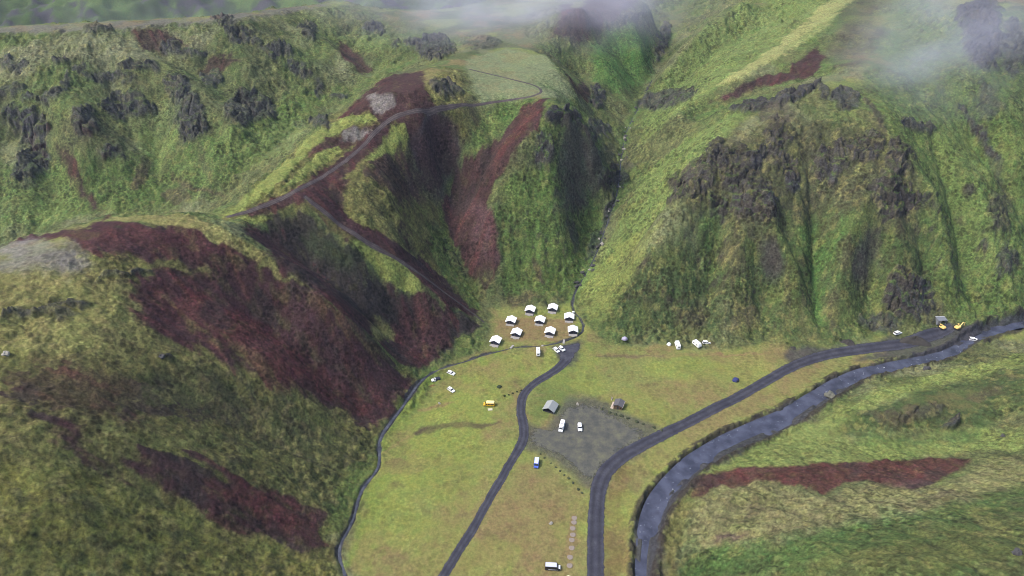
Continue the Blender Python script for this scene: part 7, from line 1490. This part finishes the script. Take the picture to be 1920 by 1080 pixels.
# ---- glamping tents
def make_glamping_tent():
    root = link(bpy.data.objects.new('glamping_tent', None)); root['category'] = 'tent'
    hw, L0, L1, ze, zr = 2.25, -2.3, 2.6, 2.15, 3.1
    # canopy: two pitched faces with overhang and a little thickness, ridge along y, front at -y
    ov = .55; th = .05
    cs = [(-hw - ov, ze - .25), (-hw * .5, (ze + zr) / 2 + .02), (0, zr + .08), (hw * .5, (ze + zr) / 2 + .02), (hw + ov, ze - .25)]
    rows = [(L0 + .15, -.05), (L0 * .5, .0), (0, -.05), (L1 * .5, .0), (L1 + .45, -.10)]
    vs, fs = [], []
    for y, dz in rows:
        for x, z in cs:
            vs.append((x, y, z + dz))
    n = len(vs)
    vs += [(x, y, z - th) for x, y, z in vs]
    R, Cn = len(rows), len(cs)
    for r in range(R - 1):
        for c in range(Cn - 1):
            a = r * Cn + c
            fs.append((a, a + 1, a + Cn + 1, a + Cn)); fs.append((n + a, n + a + Cn, n + a + Cn + 1, n + a + 1))
    for c in range(Cn - 1):
        fs.append((c, n + c, n + c + 1, c + 1)); k = (R - 1) * Cn + c; fs.append((k, k + 1, n + k + 1, n + k))
    for r in range(R - 1):
        a = r * Cn; fs.append((a, a + Cn, n + a + Cn, n + a)); a = r * Cn + Cn - 1; fs.append((a, n + a, n + a + Cn, a + Cn))
    MB().add(vs, fs).build('roof_canopy', M['canvas'], root)
    # walls with gable ends
    w = hw - .05
    prof = [(-w, .25), (w, .25), (w, ze - .1), (0, zr - .12), (-w, ze - .1)]
    m = len(prof)
    MB().add([(x, L0 + .7, z) for x, z in prof] + [(x, L1, z) for x, z in prof], [tuple(range(m)), tuple(range(2 * m - 1, m - 1, -1))] + [(i, m + i, m + (i + 1) % m, (i + 1) % m) for i in range(m)]).build('tent_wall', M['canvas_dk'], root)
    MB().box(-.75, .75, L0 + .64, L0 + .69, .26, 1.9).build('door_flap', M['black_cloth'], root)
    dk = MB().box(-hw - .1, hw + .1, L0 - .9, L1 + .1, -.3, .22).build('deck', M['deck'], root)
    MB().box(-.8, .8, L0 - 1.35, L0 - .92, -.3, .05).build('step', M['deck'], dk)
    for x, y in ((-hw, L0 - .45), (hw, L0 - .45), (0, L0 - .5)):
        zt = ze - .12 if x else zr - .05
        MB().cyl((x, y, (zt + .22) / 2), 'z', .05, zt - .22, 8).build('pole', M['pole'], root)
    return root


proto = make_glamping_tent()
for i, (x, y, r, lab) in enumerate(TENTS):
    place(proto, i, 'glamping_tent', x, y, r, lab, 'glamping tents of the camp')


# ---- small tents
def make_dome(x, y, r, size, hgt, cloth, lab):
    root = thing('dome_tent', lab, 'tent', x, y, r, 'small tents')
    nr, ns = 6, 16; vs, fs = [], []
    for i in range(nr):
        t = i / nr; rr = math.cos(t * math.pi / 2) ** .75
        for j in range(ns):
            a = 2 * math.pi * j / ns
            k = 1 + .07 * math.cos(4 * a)
            vs.append((size / 2 * rr * math.cos(a) * k, size / 2 * rr * math.sin(a) * k * .85, hgt * math.sin(t * math.pi / 2) - .05))
    vs.append((0, 0, hgt))
    for i in range(nr - 1):
        for j in range(ns):
            fs.append((i * ns + j, i * ns + (j + 1) % ns, (i + 1) * ns + (j + 1) % ns, (i + 1) * ns + j))
    for j in range(ns):
        fs.append(((nr - 1) * ns + j, (nr - 1) * ns + (j + 1) % ns, nr * ns))
    fs.append(tuple(range(ns - 1, -1, -1)))
    MB().add(vs, fs).build('fly_sheet', M[cloth], root, True)
    # entrance wedge
    e = size * .40
    side = 1 if cloth == 'grey_cloth' else -1
    MB().add([(-.5, side * e, 0), (.5, side * e, 0), (.32, side * e * .80, hgt * .72), (-.32, side * e * .80, hgt * .72), (-.5, side * (e + .22), -.02), (.5, side * (e + .22), -.02), (.3, side * e * 1.0, hgt * .7), (-.3, side * e * 1.0, hgt * .7)],
             [(3, 2, 1, 0), (4, 5, 6, 7), (0, 1, 5, 4), (1, 2, 6, 5), (2, 3, 7, 6), (3, 0, 4, 7)]).build('entrance', M['trim' if cloth in ('grey_cloth', 'blue_cloth') else cloth], root)
    for a in (45, 135, 225, 315):
        c, s = math.cos(math.radians(a)), math.sin(math.radians(a))
        MB().beam((size * .34 * c, size * .30 * s, hgt * .62), (size * .62 * c, size * .55 * s, .02), .02).build('guy_line', M['pole'], root)
    return root


for d in DOMES:
    make_dome(*d)

for x, y, r, lab in MARQUEE:
    root = thing('marquee', lab, 'tent', x, y, r)
    hw, hl, ze, zr = 2.7, 2.9, 1.7, 3.2
    vs = [(-hw - .3, -hl - .3, ze - .2), (0, -hl - .3, zr), (hw + .3, -hl - .3, ze - .2), (-hw - .3, hl + .3, ze - .2), (0, hl + .3, zr - .05), (hw + .3, hl + .3, ze - .2)]
    vs += [(a, b, c - .06) for a, b, c in vs]
    MB().add(vs, [(0, 1, 4, 3), (1, 2, 5, 4), (6, 9, 10, 7), (7, 10, 11, 8), (0, 6, 7, 1), (1, 7, 8, 2), (3, 4, 10, 9), (4, 5, 11, 10), (0, 3, 9, 6), (2, 8, 11, 5)]).build('roof_canopy', M['grey_canvas'], root)
    for s in (-1, 1):
        MB().box(s * hw - .03, s * hw + .03, -hl, hl, 0, ze - .1).build('side_wall', M['grey_canvas'], root)
    MB().add([(-hw, hl, 0), (hw, hl, 0), (hw, hl, ze - .1), (0, hl, zr - .25), (-hw, hl, ze - .1), (-hw, hl - .05, 0), (hw, hl - .05, 0), (hw, hl - .05, ze - .1), (0, hl - .05, zr - .25), (-hw, hl - .05, ze - .1)],
             [(4, 3, 2, 1, 0), (5, 6, 7, 8, 9), (0, 1, 6, 5), (1, 2, 7, 6), (2, 3, 8, 7), (3, 4, 9, 8), (4, 0, 5, 9)]).build('end_wall', M['grey_canvas'], root)
    MB().box(-hw + .1, hw - .1, -hl + .15, hl - .1, -.02, .06).build('ground_sheet', M['trim'], root)
    for sx in (-1, 1):
        MB().cyl((sx * hw, -hl, ze / 2 - .1), 'z', .05, ze - .2, 8).build('pole', M['steel'], root)

# ---- the hut
for x, y, r, lab in HUT:
    root = thing('hut', lab, 'hut', x, y, r)
    w, l = 2.0, 2.1
    MB().box(-w, w, -l, l, -.3, 2.3).build('wall', M['wood'], root)
    for k in range(9):
        xx = -w + .06 + k * (2 * w - .12) / 8
        MB().box(xx - .04, xx + .04, -l - .035, -l + .01, .02, 2.28).build('batten', M['wood'], root)
    for s in (-1, 1):
        MB().add([(s * (w + .35), -l - .4, 2.15), (0, -l - .4, 3.05), (0, l + .4, 3.05), (s * (w + .35), l + .4, 2.15), (s * (w + .35), -l - .4, 2.25), (0, -l - .4, 3.15), (0, l + .4, 3.15), (s * (w + .35), l + .4, 2.25)],
                 [(0, 1, 2, 3), (7, 6, 5, 4), (0, 4, 5, 1), (1, 5, 6, 2), (2, 6, 7, 3), (3, 7, 4, 0)]).build('roof_pitch', M['roof'], root)
    MB().beam((w + .36, -l - .42, 2.2), (w + .36, l + .42, 2.2), .10, .16).build('fascia', M['pale_wood'], root)
    MB().box(-.45, .45, -l - .06, -l - .036, 0, 1.95).build('door', M['trim'], root)
    MB().box(.85, 1.5, -l - .06, -l - .036, 1.0, 1.6).build('window', M['glass'], root)
    MB().box(-w - 1.5, -w - .05, -l - .4, l + .2, -.3, .15).build('deck', M['pale_wood'], root)
for x, y, r, lab in BENCHES:
    root = thing('bench', lab, 'bench', x, y, r, 'benches beside the hut', .12)
    MB().box(-.9, .9, -.22, .22, .40, .46).build('seat', M['pale_wood'], root)
    MB().box(-.9, .9, .22, .28, .55, .95).build('backrest', M['pale_wood'], root)
    for sx in (-.75, .75):
        MB().box(sx - .05, sx + .05, -.2, .28, -.1, .395).build('leg', M['pale_wood'], root)

# ---- slabs in a row
vs, fs = [], []
for z, k in ((-.25, 1.0), (.10, 1.0), (.16, .86)):
    for j in range(20):
        a = 2 * math.pi * j / 20
        rr = 1 - .22 * max(0, math.cos(a - math.pi / 2)) ** 6 + .12 * max(0, math.cos(a + math.pi / 2)) ** 4
        vs.append((1.12 * k * rr * math.cos(a), 1.05 * k * rr * math.sin(a), z))
for i in range(2):
    for j in range(20):
        fs.append((i * 20 + j, i * 20 + (j + 1) % 20, (i + 1) * 20 + (j + 1) % 20, (i + 1) * 20 + j))
fs.append(tuple(range(40, 60))); fs.append(tuple(range(19, -1, -1)))
proto = MB().add(vs, fs).build('stone_slab', M['slab']); proto['category'] = 'slab'
for i, (x, y, r, lab) in enumerate(SLABS):
    place(proto, i, 'stone_slab', x, y, r, lab, 'row of pale slabs')


# ---- rocks and shrubs
def rock_mesh(seed, flat=0.7, n=10, m=7, rough=.35):
    rnd = random.Random(seed)
    ph = [rnd.uniform(0, 6.28) for _ in range(6)]
    vs, fs = [], []
    for i in range(1, m):
        t = math.pi * i / m
        for j in range(n):
            a = 2 * math.pi * j / n
            k = 1 + rough * (.5 * math.sin(2 * a + ph[0]) * math.sin(t) + .4 * math.sin(3 * a + 2 * t + ph[1]) + .3 * math.sin(5 * t + ph[2] + a) + rnd.uniform(-.35, .35))
            vs.append((k * math.sin(t) * math.cos(a), k * math.sin(t) * math.sin(a), k * math.cos(t) * flat))
    vs += [(0, 0, flat), (0, 0, -flat)]
    q = (m - 1) * n
    for i in range(m - 2):
        for j in range(n):
            fs.append((i * n + j, (i + 1) * n + j, (i + 1) * n + (j + 1) % n, i * n + (j + 1) % n))
    for j in range(n):
        fs.append((q, j, (j + 1) % n)); fs.append((q + 1, (m - 2) * n + (j + 1) % n, (m - 2) * n + j))
    return MB().add(vs, fs)


ROCKS = {}


def rock(name, x, y, size, mat, label, group=None, kind=0, sink=.25, flat=.7, cat='rock', sy=1.0):
    key = (mat, kind, flat)
    if key not in ROCKS:
        o = rock_mesh(kind * 7 + 3, flat).build(name, M[mat]); ROCKS[key] = o.data
    else:
        o = link(bpy.data.objects.new(name, ROCKS[key]))
    o.location = (x, y, ground(float(x), float(y)) + size * flat * (1 - 2 * sink) * .8)
    o.scale = (size, size * sy, size); o.rotation_euler = (0, 0, (x * 7 + y * 3) % 6.28)
    tag(o, label, cat, group)
    return o


_w = ('first', 'second', 'third', 'fourth', 'fifth', 'sixth', 'seventh', 'eighth', 'ninth', 'tenth')
ORD = [('%s from the left' % k, '%s from the far end' % k, '%s from the left' % k) for k in _w]
for i, (x, y, s) in enumerate(EDGE_STONES):
    rock('edge_stone', x, y, s * .66, 'moss_rock', 'dark mossy stone along the far edge of the car park, %s' % ORD[i][0], 'stones along the far car park edge', i % 4)
for i, (x, y, s) in enumerate(EDGE_STONES_LOW):
    rock('edge_stone', x, y, s * .52, 'moss_rock', 'dark mossy stone along near left car park edge, %s' % ORD[i][1], 'stones along the near car park edge', (i + 1) % 4)
for x, y, s in RIVER_BOULDER:
    rock('boulder', x, y, s, 'boulder', 'large rounded grey boulder standing in the river', None, 2, .15, .8)
for i, (x, y, s, lab) in enumerate(LONE_ROCKS):
    rock('rock', x, y, s, 'rock_pale' if 'pale' in lab else 'rock', lab, None, i % 4)
for x, y, a, b_, h_, lab in MOUNDS:
    nr, ns = 10, 28; vs, fs = [], []
    for i in range(nr + 1):
        t = i / nr
        for j in range(ns):
            an = 2 * math.pi * j / ns
            k = 1 + .16 * math.sin(3 * an + x) + .10 * math.sin(7 * an + 1)
            hollow = .55 * math.exp(-((an - 4.6) / .5) ** 2) * math.sin(math.pi * min(1, t * 1.2)) * (a > 5)
            zz = h_ * (math.sin((1 - t) * math.pi / 2) ** 1.2) * (1 - hollow) * (1 + .15 * math.sin(an * 4 + t * 5)) - .35
            vs.append((a * t * k * math.cos(an), b_ * t * k * math.sin(an), zz))
    for i in range(nr):
        for j in range(ns):
            fs.append((i * ns + j, (i + 1) * ns + j, (i + 1) * ns + (j + 1) % ns, i * ns + (j + 1) % ns))
    o = MB().add(vs, fs).build('earth_mound', M['earth'], None, True)
    o.location = (x, y, ground(float(x), float(y)))
    o.rotation_euler = (0, 0, math.radians(-8)); tag(o, lab, 'mound', 'earth mounds on the gravel flat')


def shrub(name, x, y, s, label, group, seed):
    rnd = random.Random(seed)
    root = thing(name, label, 'shrub', x, y, seed * 40, group)
    mb = MB()
    for k in range(170):
        a, u, r = rnd.uniform(0, 6.28), rnd.uniform(.05, 1), rnd.uniform(.55, 1.0)
        t = math.acos(u); c = np.array((r * s * math.sin(t) * math.cos(a), r * s * math.sin(t) * math.sin(a), r * s * .95 * math.cos(t) + .05))
        d1 = np.array([rnd.uniform(-1, 1) for _ in range(3)]) * s * .18; d2 = np.array([rnd.uniform(-1, 1) for _ in range(3)]) * s * .18
        mb.add([c - d1, c + d2, c + d1, c - d2], [(0, 1, 2, 3)])
    f = mb.build('foliage', M['leaf'], root); f['kind'] = 'stuff'
    st = MB()
    for k in range(5):
        a = k * 1.26
        st.beam((0, 0, -.1), (.5 * s * math.cos(a), .5 * s * math.sin(a), .6 * s), .05)
    st.build('stems', M['stem'], root)['kind'] = 'stuff'


for i, (x, y, s) in enumerate(SHRUBS):
    shrub('shrub', x, y, s * .8, 'dark green shrub in the short row left of the side road, %s' % ORD[i][2], 'row of shrubs left of the side road', i + 1)
for i, (x, y, s, lab) in enumerate(FOOT_SHRUBS):
    shrub('shrub', x, y, s, lab, 'shrubs at the slope foot', i + 20)

# boulders in the gully of the stream
rnd = random.Random(5)
gl = [p for p in STREAM if p[1] > 333]
for i in range(80):
    k = rnd.random() ** 1.3 * (len(gl) - 2)
    a, b_ = gl[int(k)], gl[int(k) + 1]; f = k - int(k)
    x = a[0] + (b_[0] - a[0]) * f + rnd.gauss(0, 1.6); y = a[1] + (b_[1] - a[1]) * f + rnd.gauss(0, 1.6)
    rock('boulder', x, y, rnd.uniform(.4, 1.3), 'rock' if rnd.random() < .85 else 'rock_pale', 'boulder lying in the steep bed of the gully stream', 'boulders in the gully stream', i % 4)

# ---- works at the river
def make_excavator(x, y, rot, arm, lab):
    root = thing('excavator', lab, 'excavator', x, y, rot, 'yellow excavators by the river')
    root.scale = (.85, .85, .85)
    for s in (-1, 1):
        MB().profile([(-1.9, .35), (-1.5, 0), (1.5, 0), (1.9, .35), (1.9, .6), (1.5, .9), (-1.5, .9), (-1.9, .6)], s * 1.35, s * .85).build('track', M['track'], root)
    MB().box(-.8, .8, -.8, .8, .45, 1.05).build('undercarriage', M['trim'], root)
    sl = link(bpy.data.objects.new('upper_structure', None), root)
    bpy.data.objects.remove(sl)
    a = math.radians(arm); ca, sa = math.cos(a), math.sin(a)

    def R(p):
        return (p[0] * ca - p[1] * sa, p[0] * sa + p[1] * ca, p[2])

    def rb(mb, name, mat, parent=root, soft=0):
        mb.v = [R(p) for p in mb.v]
        o = mb.build(name, M[mat], parent)
        if soft:
            bm_soft(o, soft)
        return o
    house = rb(MB().frustum(-2.1, 1.2, 1.35, 1.1, -2.0, 1.1, 1.25, 2.15, .35), 'engine_housing', 'machine', root, .06)
    rb(MB().frustum(-2.5, -1.7, 1.3, 1.15, -2.4, -1.75, 1.2, 1.9, .3), 'counterweight', 'machine')
    cab = rb(MB().frustum(-.1, 1.45, .42, 1.15, .0, 1.2, .38, 3.0, .08), 'cab', 'glass')
    cab.location = R((0, .8, 0))
    rb(MB().frustum(-.1, 1.3, .45, 3.0, 0, 1.2, .4, 3.1, .08), 'cab_roof', 'machine', cab)
    rb(MB().beam((1.0, -.2, 1.5), (3.2, -.2, 4.3), .42, .6), 'boom', 'machine')
    rb(MB().beam((3.1, -.2, 4.2), (5.1, -.2, 3.3), .38, .5), 'boom_end', 'machine')
    rb(MB().beam((4.9, -.2, 3.7), (5.5, -.2, 1.2), .3, .42), 'dipper_arm', 'machine')
    rb(MB().beam((1.3, .15, 1.5), (2.8, .15, 3.4), .16), 'hydraulic_ram', 'steel')
    rb(MB().profile([(5.2, 1.2), (5.8, 1.1), (5.9, .5), (5.3, .15), (4.8, .4)], .35, -.75), 'bucket', 'track')


for e in EXCAVATORS:
    make_excavator(*e)
for x, y, r, lab in SHED:
    root = thing('shed', lab, 'shed', x, y, r)
    MB().box(-2.4, -2.3, -1.5, 1.5, -.4, 2.7).build('side_wall', M['steel'], root)
    MB().box(2.3, 2.4, -1.5, 1.5, -.4, 2.7).build('side_wall', M['steel'], root)
    MB().box(-2.29, 2.29, 1.4, 1.5, -.4, 2.7).build('back_wall', M['trim'], root)
    MB().box(-2.29, -.6, -1.5, -1.42, -.4, 2.65).build('front_panel', M['steel'], root)
    MB().add([(-2.6, -1.8, 2.72), (2.6, -1.8, 2.72), (2.6, 1.7, 2.95), (-2.6, 1.7, 2.95), (-2.6, -1.8, 2.82), (2.6, -1.8, 2.82), (2.6, 1.7, 3.05), (-2.6, 1.7, 3.05)],
             [(3, 2, 1, 0), (4, 5, 6, 7), (0, 1, 5, 4), (1, 2, 6, 5), (2, 3, 7, 6), (3, 0, 4, 7)]).build('roof', M['steel'], root)
    MB().box(-2.6, 2.6, 1.62, 1.74, 3.0, 3.2).build('ridge_trim', M['white'], root)
for x, y, r, lab in FOOTBRIDGES:
    root = thing('footbridge', lab, 'footbridge', x, y, r, 'plank footbridges over the camp stream', .25)
    for k in range(9):
        xx = -1.6 + k * .4
        MB().box(xx - .18, xx + .18, -.55, .55, 0.06, .12).build('plank', M['deck'], root)
    for s in (-.4, .4):
        MB().box(-1.8, 1.8, s - .06, s + .06, -.10, .055).build('beam', M['wood'], root)
for x, y, r, lab in WHITE_BOX:
    root = thing('storage_box', lab, 'box', x, y, r)
    MB().frustum(-.6, .6, .45, -.1, -.58, .58, .43, .75, .05).build('body', M['box'], root)
    MB().frustum(-.64, .64, .49, .75, -.6, .6, .45, .88, .05).build('lid', M['box'], root)
for x, y, r, lab in MAT:
    vs, fs = [], []
    for j in range(7):
        for i in range(9):
            px, py = -1.1 + i * .275, -.75 + j * .25
            vs.append((px + .05 * math.sin(py * 5), py + .05 * math.sin(px * 4), .06 + .03 * math.sin(px * 3 + py * 4)))
    n = len(vs); vs += [(a, b_, c - .03) for a, b_, c in vs]
    for j in range(6):
        for i in range(8):
            k = j * 9 + i; fs.append((k, k + 1, k + 10, k + 9)); fs.append((n + k, n + k + 9, n + k + 10, n + k + 1))
    o = MB().add(vs, fs).build('picnic_blanket', M['cloth_mat']); o.location = (x, y, ground(float(x), float(y)) + .08)
    o.rotation_euler = (0, 0, math.radians(r)); tag(o, lab, 'blanket')

# =========================================================================================
#  the air: even haze, and the mist drifting over the back of the valley
# =========================================================================================
def volume_mat(name, density, col, noise=None):
    m = bpy.data.materials.new(name); m.use_nodes = True
    nt = m.node_tree; nt.nodes.clear()
    out = nt.nodes.new('ShaderNodeOutputMaterial'); pv = nt.nodes.new('ShaderNodeVolumePrincipled')
    pv.inputs['Color'].default_value = (*col, 1); pv.inputs['Density'].default_value = density; pv.inputs['Anisotropy'].default_value = 0.1
    nt.links.new(pv.outputs['Volume'], out.inputs['Volume'])
    if noise:
        L = nt.links.new
        tc = N(nt, 'ShaderNodeTexCoord')
        ln = N(nt, 'ShaderNodeVectorMath', operation='LENGTH'); L(tc.outputs['Object'], ln.inputs[0])
        fall = N(nt, 'ShaderNodeMapRange', interpolation_type='SMOOTHSTEP'); fall.inputs['From Min'].default_value = 1.0; fall.inputs['From Max'].default_value = .15
        L(ln.outputs['Value'], fall.inputs['Value'])
        sc = N(nt, 'ShaderNodeVectorMath', operation='MULTIPLY'); sc.inputs[1].default_value = noise; L(tc.outputs['Object'], sc.inputs[0])
        nz = N(nt, 'ShaderNodeTexNoise', Scale=1.0, Detail=4.0, Roughness=.6); L(sc.outputs['Vector'], nz.inputs['Vector'])
        rg = N(nt, 'ShaderNodeMapRange'); rg.inputs['From Min'].default_value = .34; rg.inputs['From Max'].default_value = .74; L(nz.outputs['Fac'], rg.inputs['Value'])
        a = N(nt, 'ShaderNodeMath', operation='MULTIPLY'); L(fall.outputs['Result'], a.inputs[0]); L(rg.outputs['Result'], a.inputs[1])
        b_ = N(nt, 'ShaderNodeMath', operation='MULTIPLY'); L(a.outputs['Value'], b_.inputs[0]); b_.inputs[1].default_value = density
        L(b_.outputs['Value'], pv.inputs['Density'])
    return m


def haze_box():
    o = MB().box(-1700, 1700, -60, 1760, -60, 420).build('haze', volume_mat('haze_air', 0.00005, (.72, .78, 1.0)))
    o['kind'] = 'stuff'
    return o


haze_box()


def mist(x, y, z, sx, sy, sz, density, noise, rot=0, tiltx=0):
    vs, fs = [], []
    n, m = 24, 14
    for i in range(1, m):
        t = math.pi * i / m
        for j in range(n):
            a = 2 * math.pi * j / n
            vs.append((math.sin(t) * math.cos(a), math.sin(t) * math.sin(a), math.cos(t)))
    vs += [(0, 0, 1), (0, 0, -1)]; q = (m - 1) * n
    for i in range(m - 2):
        for j in range(n):
            fs.append((i * n + j, (i + 1) * n + j, (i + 1) * n + (j + 1) % n, i * n + (j + 1) % n))
    for j in range(n):
        fs.append((q, j, (j + 1) % n)); fs.append((q + 1, (m - 2) * n + (j + 1) % n, (m - 2) * n + j))
    o = MB().add(vs, fs).build('mist', volume_mat('mist_air', density, (.86, .85, 1.0), noise))
    o.location = (x, y, z); o.scale = (sx, sy, sz); o.rotation_euler = (math.radians(tiltx), 0, math.radians(rot))
    o['kind'] = 'stuff'
    return o


#      x     y    z    radii          density  noise scale
mist(5, 575, 122, 190, 110, 46, 0.014, (3.2, 2.2, 1.6))
mist(262, 430, 128, 90, 60, 78, 0.012, (2.0, 1.8, 3.0), 25)
mist(-330, 780, 70, 360, 90, 60, 0.0018, (3.0, 1.6, 1.2))
scene.cycles.volume_bounces = 1
scene.cycles.volume_step_rate = 1.0
scene.cycles.pixel_filter_type = 'BLACKMAN_HARRIS'
scene.cycles.filter_width = 1.0
scene.cycles.use_denoising = True
